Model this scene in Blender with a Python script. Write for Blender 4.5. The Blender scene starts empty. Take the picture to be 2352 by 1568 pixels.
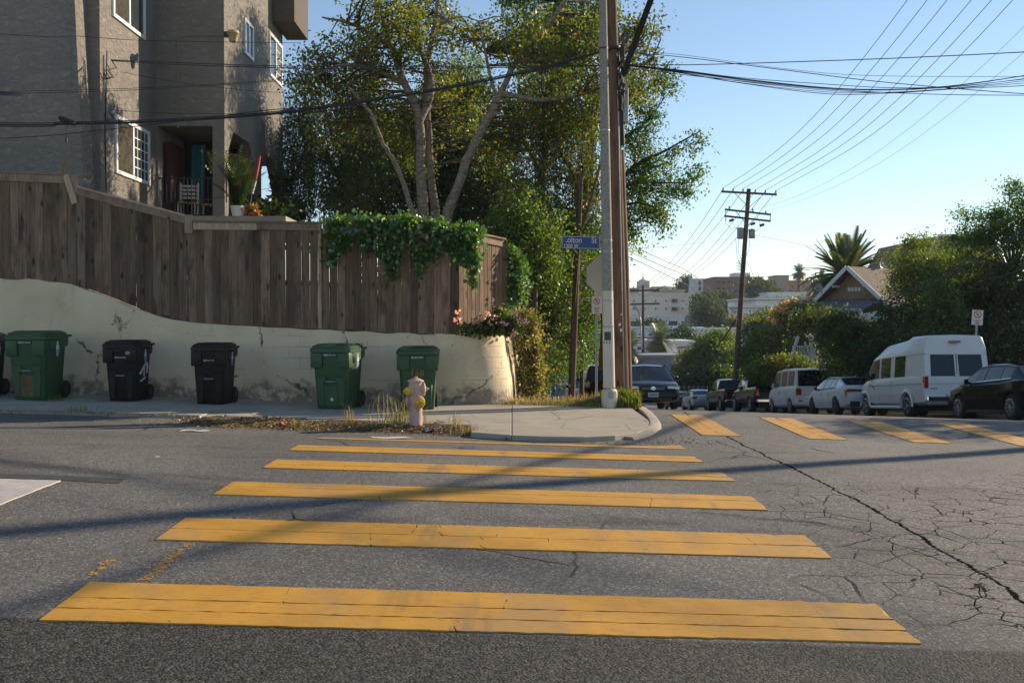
import bpy, bmesh, math, random
import numpy as np
from mathutils import Vector, Matrix, Euler
PI = math.pi
SC = bpy.context.scene
COL = SC.collection
RNG = np.random.default_rng(7)
random.seed(7)

# ------------------------------------------------------------------ camera
# the camera's eye is the origin of the scene: heights are metres above or below the eye
PITCH = math.radians(0.98)
cam_d = bpy.data.cameras.new('camera'); cam_d.lens = 35.0; cam_d.sensor_width = 36.0
cam_d.clip_start = 0.1; cam_d.clip_end = 6000
cam = bpy.data.objects.new('camera', cam_d); COL.objects.link(cam)
cam.location = (0, 0, 0); cam.rotation_euler = (PI/2 - PITCH, 0, 0)
SC.camera = cam

# ------------------------------------------------------------------ sky, sun, exposure
SUN_EL = math.radians(22.0)
SUN_AZ = math.radians(57.0)          # clockwise from +Y (ahead) towards +X (right)
world = bpy.data.worlds.new('World'); SC.world = world; world.use_nodes = True
wn = world.node_tree; wn.nodes.clear()
sky_n = wn.nodes.new('ShaderNodeTexSky'); sky_n.sky_type = 'NISHITA'; sky_n.sun_disc = False
sky_n.sun_elevation = SUN_EL; sky_n.sun_rotation = SUN_AZ
sky_n.altitude = 700; sky_n.air_density = 1.0; sky_n.dust_density = 0.05; sky_n.ozone_density = 1.1
bg = wn.nodes.new('ShaderNodeBackground'); bg.inputs['Strength'].default_value = 0.108
wo = wn.nodes.new('ShaderNodeOutputWorld')
wn.links.new(sky_n.outputs[0], bg.inputs[0]); wn.links.new(bg.outputs[0], wo.inputs[0])
sun_d = bpy.data.lights.new('sun', 'SUN'); sun_d.energy = 5.0; sun_d.angle = math.radians(0.53)
sun_d.color = (1.0, 0.82, 0.60)
sun = bpy.data.objects.new('sun', sun_d); COL.objects.link(sun)
SUN_DIR = Vector((math.sin(SUN_AZ)*math.cos(SUN_EL), math.cos(SUN_AZ)*math.cos(SUN_EL), math.sin(SUN_EL)))
sun.rotation_euler = SUN_DIR.to_track_quat('Z', 'Y').to_euler(); sun.location = SUN_DIR*100
SC.view_settings.view_transform = 'Standard'; SC.view_settings.look = 'None'
SC.view_settings.exposure = 0.58; SC.view_settings.gamma = 1.0
SC.view_settings.use_curve_mapping = False
SC.render.engine = 'CYCLES'
SC.cycles.max_bounces = 6; SC.cycles.transparent_max_bounces = 8; SC.cycles.volume_bounces = 0

# ------------------------------------------------------------------ geometry helpers
FPX = 35.0/36.0*2352.0
def P(u, v, Y):
    """a point on the line of sight through (u, v) of the 2352 px wide photo, at the distance Y ahead"""
    a = (u-1176)/FPX; b = (784-v)/FPX
    dy = math.cos(PITCH) + b*math.sin(PITCH); dz = -math.sin(PITCH) + b*math.cos(PITCH)
    return Vector((a/dy*Y, Y, dz/dy*Y))

def link(o, parent=None):
    COL.objects.link(o)
    if parent is not None: o.parent = parent
    return o
def thing(name, label, cat, loc=(0, 0, 0), rot=(0, 0, 0), group=None):
    o = bpy.data.objects.new(name, None); o.empty_display_size = 0.2
    o.location = loc; o.rotation_euler = rot
    o['label'] = label; o['category'] = cat
    if group: o['group'] = group
    return link(o)
def tag(o, label, cat, group=None):
    o['label'] = label; o['category'] = cat
    if group: o['group'] = group
    return o
def structure(name, loc=(0, 0, 0)):
    o = bpy.data.objects.new(name, None); o.location = loc; o['kind'] = 'structure'
    return link(o)

class MB:
    """collects faces, builds ONE mesh object"""
    def __init__(s): s.v = []; s.f = []
    def add(s, vs, fs):
        b = len(s.v); s.v += [tuple(x) for x in vs]; s.f += [tuple(i+b for i in f) for f in fs]; return s
    def box(s, lo, hi):
        x0, y0, z0 = lo; x1, y1, z1 = hi
        return s.hexa([(x0,y0,z0),(x1,y0,z0),(x1,y1,z0),(x0,y1,z0)], [(x0,y0,z1),(x1,y0,z1),(x1,y1,z1),(x0,y1,z1)])
    def cbox(s, c, d): return s.box([c[i]-d[i]/2 for i in range(3)], [c[i]+d[i]/2 for i in range(3)])
    def hexa(s, bot, top):
        return s.add(list(bot)+list(top), [(3,2,1,0),(4,5,6,7),(0,1,5,4),(1,2,6,5),(2,3,7,6),(3,0,4,7)])
    def quad(s, *p): return s.add(p, [tuple(range(len(p)))])
    def bar(s, a, b, w, h=None, up=(0,0,1)):
        """a rectangular bar from a to b"""
        a = Vector(a); b = Vector(b); d = (b-a).normalized(); up = Vector(up)
        if abs(d.dot(up)) > .95: up = Vector((0,1,0))
        x = d.cross(up).normalized(); y = x.cross(d).normalized(); h = h or w
        q = [x*(i*w/2)+y*(j*h/2) for i, j in ((-1,-1),(1,-1),(1,1),(-1,1))]
        return s.hexa([a+k for k in q], [b+k for k in q])
    def tube(s, pts, r, n=6, cap=True):
        pts = [Vector(p) for p in pts]; m = len(pts)
        rs = r if hasattr(r, '__len__') else [r]*m
        base = len(s.v); prev = None
        for i, p in enumerate(pts):
            d = (pts[min(i+1, m-1)]-pts[max(i-1, 0)]).normalized()
            if prev is None:
                u = Vector((0,0,1)) if abs(d.z) < .9 else Vector((0,1,0))
                x = d.cross(u).normalized()
            else:
                x = (prev - d*prev.dot(d)).normalized()
            prev = x; y = d.cross(x)
            for k in range(n):
                t = 2*PI*k/n; s.v.append(tuple(p+(x*math.cos(t)+y*math.sin(t))*rs[i]))
        for i in range(m-1):
            for k in range(n):
                a = base+i*n+k; b = base+i*n+(k+1) % n
                s.f.append((a, b, b+n, a+n))
        if cap:
            s.f.append(tuple(base+k for k in reversed(range(n)))); s.f.append(tuple(base+(m-1)*n+k for k in range(n)))
        return s
    def lathe(s, prof, n=16, c=(0,0,0), axis='z'):
        """prof: (radius, height) list; revolved about an axis through c"""
        base = len(s.v); c = Vector(c)
        for r, h in prof:
            for k in range(n):
                t = 2*PI*k/n; a, b = r*math.cos(t), r*math.sin(t)
                q = {'z': (a,b,h), 'y': (b,h,a), 'x': (h,a,b)}[axis]
                s.v.append(tuple(c+Vector(q)))
        for i in range(len(prof)-1):
            for k in range(n):
                a = base+i*n+k; b = base+i*n+(k+1) % n
                s.f.append((a, b, b+n, a+n))
        s.f.append(tuple(base+k for k in reversed(range(n)))); s.f.append(tuple(base+(len(prof)-1)*n+k for k in range(n)))
        return s
    def prism(s, poly, d0, d1, axis='y'):
        """poly in the plane across the axis, extruded from d0 to d1"""
        def q(a, b, d): return {'y': (a,d,b), 'x': (d,a,b), 'z': (a,b,d)}[axis]
        n = len(poly); vs = [q(a,b,d0) for a,b in poly]+[q(a,b,d1) for a,b in poly]
        return s.add(vs, [tuple(reversed(range(n))), tuple(range(n,2*n))]+[(i,(i+1)%n,n+(i+1)%n,n+i) for i in range(n)])
    def loft(s, rings, cap=True, closed=True):
        n = len(rings[0]); b = len(s.v)
        for r in rings: s.v += [tuple(p) for p in r]
        for i in range(len(rings)-1):
            for k in range(n if closed else n-1):
                a = b+i*n+k; c = b+i*n+(k+1) % n
                s.f.append((a, c, c+n, a+n))
        if cap and closed:
            s.f.append(tuple(b+k for k in reversed(range(n)))); s.f.append(tuple(b+(len(rings)-1)*n+k for k in range(n)))
        return s
    def grid(s, fn, nu, nv):
        b = len(s.v)
        for j in range(nv+1):
            for i in range(nu+1): s.v.append(tuple(fn(i/nu, j/nv)))
        for j in range(nv):
            for i in range(nu):
                a = b+j*(nu+1)+i; s.f.append((a, a+1, a+nu+2, a+nu+1))
        return s
    def xf(s, m):
        s.v = [tuple(m @ Vector(p)) for p in s.v]; return s
    def mesh(s, name):
        me = bpy.data.meshes.new(name); me.from_pydata(s.v, [], s.f); me.update(); return me
    def build(s, name, mat, parent=None, smooth=None, world=True, bevel=0, seg=1, normals=True):
        """world=True: the points are given in scene coordinates, the parent's place is taken off"""
        if parent is not None and world:
            L = Vector(parent_loc(parent)); 
            if L.length > 0: s.v = [tuple(Vector(p)-L) for p in s.v]
        me = s.mesh(name)
        bm = bmesh.new(); bm.from_mesh(me)
        if normals: bmesh.ops.recalc_face_normals(bm, faces=bm.faces)
        if bevel:
            bmesh.ops.remove_doubles(bm, verts=bm.verts, dist=1e-5)
            ed = [e for e in bm.edges if len(e.link_faces) == 2 and e.calc_face_angle(0) > .6]
            bmesh.ops.bevel(bm, geom=ed, offset=bevel, segments=seg, affect='EDGES', profile=.5, clamp_overlap=True)
        bm.to_mesh(me); bm.free()
        if smooth is not None:
            me.polygons.foreach_set('use_smooth', [True]*len(me.polygons))
            me.set_sharp_from_angle(angle=math.radians(smooth))
        me.materials.append(mat)
        return link(bpy.data.objects.new(name, me), parent)
def parent_loc(p):
    L = Vector(p.location)
    q = p.parent
    while q is not None: L = L + Vector(q.location); q = q.parent
    return L
def copy_tree(o, parent=None):
    c = o.copy(); COL.objects.link(c); c.parent = parent
    for ch in list(o.children): copy_tree(ch, c)
    return c
def lerp(a, b, t): return a+(b-a)*t
def ip(x, xs, ys): return float(np.interp(x, xs, ys))
def text_mesh(s, size, depth=.002, align='LEFT'):
    cu = bpy.data.curves.new('lettering', 'FONT'); cu.body = s; cu.size = size; cu.extrude = depth; cu.align_x = align
    cu.resolution_u = 3
    o = bpy.data.objects.new('lettering', cu); COL.objects.link(o)
    dg = bpy.context.evaluated_depsgraph_get()
    me = bpy.data.meshes.new_from_object(o.evaluated_get(dg))
    bpy.data.objects.remove(o); bpy.data.curves.remove(cu)
    return me
def lettering(s, size, mat, parent, loc, rot=(PI/2,0,0), name='lettering', align='LEFT', sx=1.0):
    me = text_mesh(s, size, .002, align); me.materials.clear(); me.materials.append(mat)
    o = link(bpy.data.objects.new(name, me), parent); o.location = loc; o.rotation_euler = rot; o.scale = (sx,1,1)
    return o

# ------------------------------------------------------------------ materials
class G:
    def __init__(s, name):
        s.m = bpy.data.materials.new(name); s.m.use_nodes = True; s.t = s.m.node_tree; s.t.nodes.clear()
        s.out = s.t.nodes.new('ShaderNodeOutputMaterial')
    def put(s, sock, val):
        if isinstance(val, bpy.types.NodeSocket): s.t.links.new(val, sock)
        elif isinstance(val, tuple) and len(val) == 3 and sock.type == 'RGBA': sock.default_value = (*val, 1)
        else: sock.default_value = val
    def n(s, typ, props=None, **ins):
        nd = s.t.nodes.new('ShaderNode'+typ)
        for k, v in (props or {}).items(): setattr(nd, k, v)
        for k, v in ins.items():
            s.put(nd.inputs[int(k[1:]) if k[0] == '_' and k[1:].isdigit() else k.replace('_', ' ')], v)
        return nd
    def obj(s): return s.n('TexCoord').outputs['Object']
    def pos(s): return s.n('NewGeometry').outputs['Position']
    def noise(s, scale, vec=None, detail=4, rough=.6, dist=0):
        nd = s.n('TexNoise', Scale=scale, Detail=detail, Roughness=rough, Distortion=dist)
        if vec is not None: s.put(nd.inputs['Vector'], vec)
        return nd.outputs['Fac']
    def map(s, vec, scale=(1,1,1), loc=(0,0,0)):
        nd = s.n('Mapping'); s.put(nd.inputs['Vector'], vec); nd.inputs['Scale'].default_value = scale; nd.inputs['Location'].default_value = loc
        return nd.outputs[0]
    def ramp(s, fac, stops, interp='LINEAR'):
        nd = s.n('ValToRGB', Fac=fac); cr = nd.color_ramp; cr.interpolation = interp
        while len(cr.elements) > 1: cr.elements.remove(cr.elements[-1])
        for i, (p, c) in enumerate(stops):
            e = cr.elements[0] if i == 0 else cr.elements.new(p)
            e.position = p; e.color = (c, c, c, 1) if isinstance(c, (int, float)) else (*c, 1)
        return nd.outputs[0]
    def mix(s, fac, a, b, blend='MIX'):
        nd = s.n('Mix', dict(data_type='RGBA', blend_type=blend)); s.put(nd.inputs[0], fac); s.put(nd.inputs[6], a); s.put(nd.inputs[7], b)
        return nd.outputs[2]
    def math(s, op, a, b=0.0, c=0.0):
        nd = s.n('Math', dict(operation=op)); s.put(nd.inputs[0], a); s.put(nd.inputs[1], b); s.put(nd.inputs[2], c); return nd.outputs[0]
    def step(s, v, a, b):
        nd = s.n('MapRange', dict(clamp=True, interpolation_type='SMOOTHSTEP')); s.put(nd.inputs[0], v)
        nd.inputs[1].default_value = a; nd.inputs[2].default_value = b; return nd.outputs[0]
    def xyz(s, vec):
        nd = s.n('SeparateXYZ', Vector=vec); return nd.outputs
    def bump(s, h, strength=.3, dist=.02, normal=None):
        nd = s.n('Bump', Strength=strength, Distance=dist, Height=h)
        if normal is not None: s.put(nd.inputs['Normal'], normal)
        return nd.outputs[0]
    def bsdf(s, col, rough=.6, metal=0, spec=.5, normal=None, coat=0, **k):
        nd = s.n('BsdfPrincipled'); s.put(nd.inputs['Base Color'], col); s.put(nd.inputs['Roughness'], rough)
        s.put(nd.inputs['Metallic'], metal); s.put(nd.inputs['Specular IOR Level'], spec)
        if coat: nd.inputs['Coat Weight'].default_value = coat; nd.inputs['Coat Roughness'].default_value = .04
        if normal is not None: s.put(nd.inputs['Normal'], normal)
        for a, b in k.items(): s.put(nd.inputs[a.replace('_', ' ')], b)
        s.t.links.new(nd.outputs[0], s.out.inputs[0]); return s.m

def plain(name, col, rough=.6, metal=0, var=.15, scale=6, bump=0, bscale=60, coat=0, spec=.5, dirt=None):
    g = G(name); v = g.obj()
    n1 = g.noise(scale, v, 5)
    lo = tuple(c*(1-var) for c in col); hi = tuple(min(1, c*(1+var)) for c in col)
    c = g.ramp(n1, [(.3, lo), (.7, hi)])
    if dirt:
        c = g.mix(g.step(g.noise(scale*.6, g.map(v, loc=(3,7,1)), 6, .7), .52, .72), c, dirt)
    nr = g.bump(g.noise(bscale, v, 3), bump, .01) if bump else None
    rr = g.math('ADD', g.math('MULTIPLY', n1, .15), rough-.07) if rough > .1 else rough
    return g.bsdf(c, rr, metal, spec, nr, coat)

def leaf_mat(name, stops, trans=.45, gloss=.035):
    g = G(name)
    r = g.n('NewGeometry').outputs['Random Per Island']
    c = g.ramp(r, stops)
    big = g.noise(.45, g.pos(), 3)
    c = g.mix(g.math('MULTIPLY', g.step(big, .4, .7), .3), c, (.9, .95, .5), 'MULTIPLY')
    d = g.n('BsdfDiffuse', Color=c)
    tr = g.n('BsdfTranslucent', Color=g.mix(.75, c, g.mix(1.0, c, (3.1, 2.7, 1.0), 'MULTIPLY')))
    m1 = g.n('MixShader', _0=trans); g.put(m1.inputs[1], d.outputs[0]); g.put(m1.inputs[2], tr.outputs[0])
    gl = g.n('BsdfGlossy', Color=(.8,.85,.8), Roughness=.38)
    m2 = g.n('MixShader', _0=gloss); g.put(m2.inputs[1], m1.outputs[0]); g.put(m2.inputs[2], gl.outputs[0])
    g.t.links.new(m2.outputs[0], g.out.inputs[0]); return g.m

M = {}
def setup_materials():
    # --- asphalt -------------------------------------------------------
    g = G('asphalt'); v = g.pos(); X, Y, Z = g.xyz(v)
    fine = g.noise(60, v, 4, .85); cell = g.n('TexVoronoi', Vector=v, Scale=85.0); spk = g.xyz(cell.outputs['Color'])[0]; big = g.noise(.55, v, 5, .6); streak = g.noise(1.1, g.map(v, (.35, 1.6, 1)), 4)
    base = g.ramp(fine, [(.30, (.062,.060,.058)), (.52, (.145,.138,.128)), (.72, (.26,.245,.225))])
    base = g.mix(g.step(spk, .86, .93), base, (.30,.285,.26)); base = g.mix(g.math('MULTIPLY', g.step(spk, .20, .14), .6), base, (.035,.034,.033))
    base = g.mix(g.math('MULTIPLY', g.step(big, .35, .65), .55), base, (.55,.55,.57), 'MULTIPLY'); blot = g.step(g.noise(.9, g.map(v, (1,1.7,1), (11,3,0)), 6, .75), .57, .68); base = g.mix(g.math('MULTIPLY', blot, .55), base, (.40,.40,.41), 'MULTIPLY')
    base = g.mix(g.math('MULTIPLY', g.step(streak, .55, .72), .5), base, (.55,.55,.56), 'MULTIPLY')
    # the coarse older strip in front of the first stripe
    wob = g.math('MULTIPLY', g.math('SUBTRACT', g.noise(2.2, v, 3), .5), .10)
    edge = g.math('ADD', g.math('ADD', g.math('MULTIPLY', X, .012), Y), wob)
    old = g.math('SUBTRACT', 1.0, g.step(edge, 5.20, 5.26))
    coarse = g.n('TexVoronoi', Vector=v, Scale=70.0, Randomness=1.0)
    cc = g.ramp(coarse.outputs['Distance'], [(.22, (.098,.09,.078)), (.62, (.020,.019,.017))])
    cc = g.mix(g.step(g.xyz(coarse.outputs['Color'])[1], .6, .95), cc, (.125,.115,.10)); cc = g.mix(g.math('MULTIPLY', g.noise(6, v, 4), .6), cc, (.55,.52,.50), 'MULTIPLY')
    sand = g.math('MULTIPLY', g.step(g.noise(1.7, g.map(v, (.5,1,1), (3,1,0)), 5, .7), .50, .75), .5); base = g.mix(g.math('MULTIPLY', sand, g.step(Y, 9, 14)), base, (.21,.185,.15)); base = g.mix(old, base, cc)
    # long seam along the right of the crosswalk, straying a little
    st = g.math('MULTIPLY', g.math('SUBTRACT', g.noise(1.3, g.map(v, (0,1,0)), 7, .8), .5), .30)
    dline = g.math('ABSOLUTE', g.math('SUBTRACT', g.math('ADD', X, st), 3.12))
    wid = g.math('ADD', g.math('MULTIPLY', g.noise(3.5, v, 4, .7), .052), -.008)
    seam = g.step(g.math('SUBTRACT', dline, wid), .004, -.004)
    # alligator cracks
    warp = g.n('MixRGB', dict(blend_type='ADD'), Fac=.16); g.put(warp.inputs[1], v); g.put(warp.inputs[2], g.n('TexNoise', Vector=v, Scale=2.4, Detail=5.0).outputs['Color'])
    cr1 = g.n('TexVoronoi', dict(feature='DISTANCE_TO_EDGE'), Vector=warp.outputs[0], Scale=2.6).outputs['Distance']
    cr2 = g.n('TexVoronoi', dict(feature='DISTANCE_TO_EDGE'), Vector=warp.outputs[0], Scale=5.5).outputs['Distance']
    wmod = g.math('MULTIPLY', g.step(g.noise(3.0, v, 4, .7), .30, .48), g.step(g.noise(.8, g.map(v, loc=(1,7,0)), 3), .28, .42))
    k1 = g.math('MULTIPLY', g.step(cr1, .016, .008), wmod); k2 = g.math('MULTIPLY', g.step(cr2, .027, .016), g.step(g.noise(2.1, g.map(v, loc=(5,2,0)), 3), .5, .6))
    reg = g.math('MULTIPLY', g.step(X, 1.7, 2.7), g.step(g.math('SUBTRACT', Y, g.math('MULTIPLY', X, .45)), 10.0, 7.2))
    reg = g.math('MULTIPLY', reg, g.step(Y, 5.25, 5.7))
    crk = g.math('MULTIPLY', g.math('MAXIMUM', k1, k2), reg)
    cr3 = g.n('TexVoronoi', dict(feature='DISTANCE_TO_EDGE'), Vector=warp.outputs[0], Scale=.55).outputs['Distance']
    k3 = g.math('MULTIPLY', g.math('MULTIPLY', g.step(cr3, .008, .004), g.step(g.noise(.5, v, 2), .5, .62)), g.step(Y, 5.3, 6))
    crk = g.math('MAXIMUM', g.math('MAXIMUM', crk, g.math('MULTIPLY', k3, .8)), seam)
    base = g.mix(g.math('MULTIPLY', crk, .93), base, (.008,.008,.008))
    h = g.math('SUBTRACT', g.math('ADD', g.math('MULTIPLY', fine, .35), g.math('MULTIPLY', old, g.math('MULTIPLY', g.math('SUBTRACT', 1.0, coarse.outputs['Distance']), .6))), g.math('MULTIPLY', crk, .5))
    M['asphalt'] = g.bsdf(base, .85, 0, g.math('MULTIPLY', g.math('SUBTRACT', 1.0, crk), .3), g.bump(h, .7, .010))
    # --- thermoplastic stripe paint
    def stripe(name, ca, cb, dark):
        g = G(name); v = g.pos()
        c = g.ramp(g.noise(3, v, 5, .65), [(.3, ca), (.7, cb)])
        c = g.mix(g.math('MULTIPLY', g.step(g.noise(9, g.map(v, (1, 3, 1)), 6, .75), .50, .72), .6), c, dark); c = g.mix(g.math('MULTIPLY', g.step(g.noise(1.4, g.map(v, (1.0,.35,1), (2,5,0)), 5, .7), .46, .70), .55), c, tuple(.5*x+.5*y for x, y in zip(dark, (.30,.26,.20)))); tw = g.n('Mapping'); g.put(tw.inputs['Vector'], v); tw.inputs['Rotation'].default_value = (0,0,.5); tw.inputs['Scale'].default_value = (2.2,.18,1); c = g.mix(g.math('MULTIPLY', g.step(g.noise(1.0, tw.outputs[0], 4, .6), .60, .70), .45), c, (.13,.11,.085)); chip = g.step(g.noise(13, g.map(v, loc=(7,2,0)), 7, .8), .635, .665); c = g.mix(chip, c, (.085,.08,.072))
        c = g.mix(g.step(g.noise(55, v, 3, .8), .66, .72), c, tuple(x*.7 for x in dark))
        c = g.mix(g.math('MULTIPLY', g.step(g.noise(130, v, 2), .55, .75), .35), c, tuple(min(1, x*1.3) for x in cb))
        return g.bsdf(c, .7, 0, .35, g.bump(g.noise(120, v, 3), .25, .006))
    M['yellow_paint'] = stripe('yellow_paint', (.47,.235,.030), (.60,.315,.045), (.26,.155,.055))
    M['white_paint_road'] = stripe('white_paint_road', (.42,.40,.37), (.55,.53,.49), (.2,.19,.18))
    # --- concrete
    def concrete(name, a, b, stain):
        g = G(name); v = g.pos()
        c = g.ramp(g.noise(1.6, v, 6, .65), [(.3, a), (.7, b)])
        c = g.mix(g.math('MULTIPLY', g.step(g.noise(.9, g.map(v, loc=(4,4,4)), 6, .7), .5, .7), .55), c, stain)
        c = g.mix(g.math('MULTIPLY', g.step(g.noise(160, v, 2), .5, .8), .35), c, tuple(x*.5 for x in a))
        cr = g.n('TexVoronoi', dict(feature='DISTANCE_TO_EDGE'), Vector=v, Scale=.8).outputs['Distance']
        kk = g.math('MULTIPLY', g.step(cr, .009, .004), g.step(g.noise(.8, v, 2), .44, .52))
        c = g.mix(g.math('MULTIPLY', kk, .6), c, (.06,.055,.05))
        return g.bsdf(c, .85, 0, .3, g.bump(g.noise(90, v, 4), .35, .006))
    M['sidewalk'] = concrete('sidewalk_concrete', (.31,.275,.225), (.42,.375,.305), (.22,.19,.155))
    M['curb'] = concrete('curb_concrete', (.27,.245,.21), (.38,.34,.285), (.19,.17,.145))
    M['pole_concrete'] = None
    g = G('pole_aggregate'); v = g.obj(); X, Y, Z = g.xyz(v)
    c = g.ramp(g.noise(70, v, 3, .8), [(.35, (.10,.095,.085)), (.5, (.27,.255,.23)), (.66, (.46,.44,.40))])
    c = g.mix(g.step(g.noise(30, v, 2, .8), .62, .68), c, (.07,.065,.06))
    M['pole_concrete'] = g.bsdf(c, .85, 0, .3, g.bump(g.noise(70, v, 3), .4, .006))
    M['pole_paint'] = plain('pole_cream_paint', (.52,.49,.41), .6, var=.1, scale=2, bump=.1, dirt=(.36,.33,.27))
    # --- dirt
    g = G('dirt'); v = g.pos()
    c = g.ramp(g.noise(7, v, 7, .7), [(.3, (.07,.052,.038)), (.5, (.15,.118,.085)), (.72, (.25,.20,.145))])
    c = g.mix(g.step(g.noise(55, v, 3, .7), .58, .66), c, (.33,.29,.23))
    M['dirt'] = g.bsdf(c, .95, 0, .15, g.bump(g.noise(40, v, 6, .75), .9, .03))
    # --- painted retaining wall: cream paint, block joints, flaked base
    g = G('cream_wall'); v = g.pos(); X, Y, Z = g.xyz(v)
    c = g.ramp(g.noise(1.3, v, 6, .6), [(.3, (.585,.475,.315)), (.7, (.695,.585,.405))])
    c = g.mix(g.math('MULTIPLY', g.step(g.noise(2.6, g.map(v, (1,1,.25), (2,0,0)), 5, .7), .56, .75), .5), c, (.42,.36,.24))
    br = g.n('TexBrick', dict(offset=.5)); g.put(br.inputs['Vector'], g.n('CombineXYZ', X=X, Y=Z).outputs[0])
    br.inputs['Scale'].default_value = 1.0; br.inputs['Mortar Size'].default_value = .006; br.inputs['Brick Width'].default_value = .41; br.inputs['Row Height'].default_value = .205
    jm = g.math('MULTIPLY', br.outputs['Fac'], g.step(g.noise(1.2, v, 3), .48, .62)); jm = g.math('MULTIPLY', jm, g.step(X, -6.2, -5.2))
    c = g.mix(g.math('MULTIPLY', jm, .5), c, (.26,.21,.14))
    hgt = g.math('ADD', Z, g.math('MULTIPLY', X, .031))        # height above the pavement, about -1.5 at the foot
    damp = g.math('ADD', hgt, g.math('MULTIPLY', g.math('SUBTRACT', g.noise(2.2, v, 6, .7), .5), .9))
    flake = g.step(damp, -1.16, -1.36)
    fl = g.mix(g.noise(9, v, 5), (.17,.125,.085), (.36,.30,.22))
    c = g.mix(g.math('MULTIPLY', flake, g.step(g.noise(5, v, 6, .75), .38, .52)), c, fl); topd = g.step(g.math('ADD', g.noise(8, g.map(v, (1,1,.5)), 5, .8), g.math('MULTIPLY', hgt, .0)), .62, .72); c = g.mix(g.math('MULTIPLY', topd, .35), c, (.30,.25,.17))
    warp = g.n('MixRGB', dict(blend_type='ADD'), Fac=.45); g.put(warp.inputs[1], v); g.put(warp.inputs[2], g.n('TexNoise', Vector=v, Scale=2.2, Detail=7.0, Roughness=.7).outputs['Color'])
    ck = g.n('TexVoronoi', dict(feature='DISTANCE_TO_EDGE'), Vector=g.map(warp.outputs[0], (1.0,1,.55)), Scale=.75).outputs['Distance']
    ckm = g.math('MULTIPLY', g.step(ck, .013, .004), g.step(g.noise(1.1, g.map(v, loc=(9,0,3)), 5, .75), .47, .56))
    sp = g.math('MULTIPLY', g.step(g.noise(7, g.map(v, (1,1,1.6), (1,1,5)), 6, .8), .635, .67), .8)
    ckm = g.math('MAXIMUM', ckm, sp)
    c = g.mix(ckm, c, (.115,.092,.068))
    h = g.math('SUBTRACT', g.math('ADD', g.math('MULTIPLY', g.noise(25, v, 4), .25), g.math('MULTIPLY', g.noise(2.5, v, 3), .6)), g.math('ADD', g.math('ADD', g.math('MULTIPLY', ckm, 1.2), g.math('MULTIPLY', jm, .7)), g.math('MULTIPLY', flake, .5)))
    M['cream_wall'] = g.bsdf(c, .8, 0, .3, g.bump(h, .6, .02))
    # --- stucco
    def stucco(name, a, b):
        g = G(name); v = g.pos()
        c = g.ramp(g.noise(.7, v, 6, .6), [(.3, a), (.7, b)])
        n2 = g.noise(6, g.map(v, (1,1,1.5)), 6, .72, .8)
        c = g.mix(g.math('MULTIPLY', g.step(n2, .58, .68), .6), c, tuple(x*.42 for x in a))
        h = g.math('ADD', g.ramp(n2, [(.4, 0.0), (.62, 1.0)]), g.math('MULTIPLY', g.noise(45, v, 4), .35))
        return g.bsdf(c, .9, 0, .2, g.bump(h, .9, .03))
    M['stucco'] = stucco('grey_stucco', (.25,.228,.205), (.32,.295,.265))
    # --- weathered wood
    def wood(name, a, b, dark, sc=1.0):
        g = G(name); v = g.obj(); r = g.n('ObjectInfo').outputs['Random']
        off = g.n('CombineXYZ', X=g.math('MULTIPLY', r, 37.0), Y=g.math('MULTIPLY', r, 11.0), Z=g.math('MULTIPLY', r, 53.0)).outputs[0]
        vv = g.n('VectorMath', dict(operation='ADD')); g.put(vv.inputs[0], v); g.put(vv.inputs[1], off); vv = vv.outputs[0]
        grain = g.noise(26*sc, g.map(vv, (1,1,.06)), 5, .7, .4); wide = g.noise(2.0*sc, g.map(vv, (1.6,1,.5)), 5, .65)
        c = g.ramp(grain, [(.3, a), (.68, b)])
        c = g.mix(g.math('MULTIPLY', g.step(wide, .48, .70), .8), c, dark)
        c = g.mix(1.0, c, g.ramp(r, [(0, (.50,.47,.46)), (.35, (.85,.80,.77)), (.7, (1.0,.98,.97)), (1, (1.38,1.36,1.33))]), 'MULTIPLY')
        kn = g.n('TexVoronoi', Vector=g.map(vv, (5.0*sc,5*sc,2.1*sc)), Scale=1.0).outputs['Distance']
        kf = g.step(kn, .17, .10)
        c = g.mix(g.math('MULTIPLY', kf, .8), c, (.022,.014,.010))
        return g.bsdf(c, .82, 0, .25, g.bump(grain, .5, .006))
    M['fence_wood'] = wood('fence_wood', (.105,.066,.043), (.265,.182,.125), (.042,.027,.019))
    M['rail_wood'] = wood('rail_wood', (.25,.18,.125), (.40,.31,.23), (.16,.11,.075))
    M['pole_wood'] = wood('pole_wood', (.115,.068,.042), (.235,.15,.098), (.055,.035,.024), .9)
    M['dark_wood'] = wood('dark_pole_wood', (.075,.048,.034), (.15,.10,.07), (.035,.023,.016), .9)
    # --- bark
    g = G('pale_bark'); v = g.pos()
    n1 = g.noise(9, g.map(v, (1,1,2.4)), 6, .75)
    c = g.ramp(n1, [(.30, (.05,.04,.03)), (.42, (.15,.125,.095)), (.6, (.31,.265,.21)), (.75, (.40,.35,.29))])
    M['bark'] = g.bsdf(c, .9, 0, .2, g.bump(n1, .6, .02))
    M['dark_bark'] = plain('dark_bark', (.09,.065,.045), .9, var=.5, scale=9, bump=.6, bscale=14)
    M['palm_bark'] = plain('palm_bark', (.19,.12,.07), .9, var=.5, scale=9, bump=.6, bscale=14)
    # --- leaves
    M['leaf_sycamore'] = leaf_mat('leaf_sycamore', [(0,(.036,.066,.014)),(.45,(.070,.108,.022)),(.80,(.12,.145,.030)),(.96,(.17,.14,.030)),(1,(.22,.12,.03))], .5)
    M['leaf_elm'] = leaf_mat('leaf_elm', [(0,(.026,.068,.013)),(.6,(.054,.122,.020)),(.92,(.11,.165,.028)),(1,(.20,.15,.035))], .52)
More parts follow.
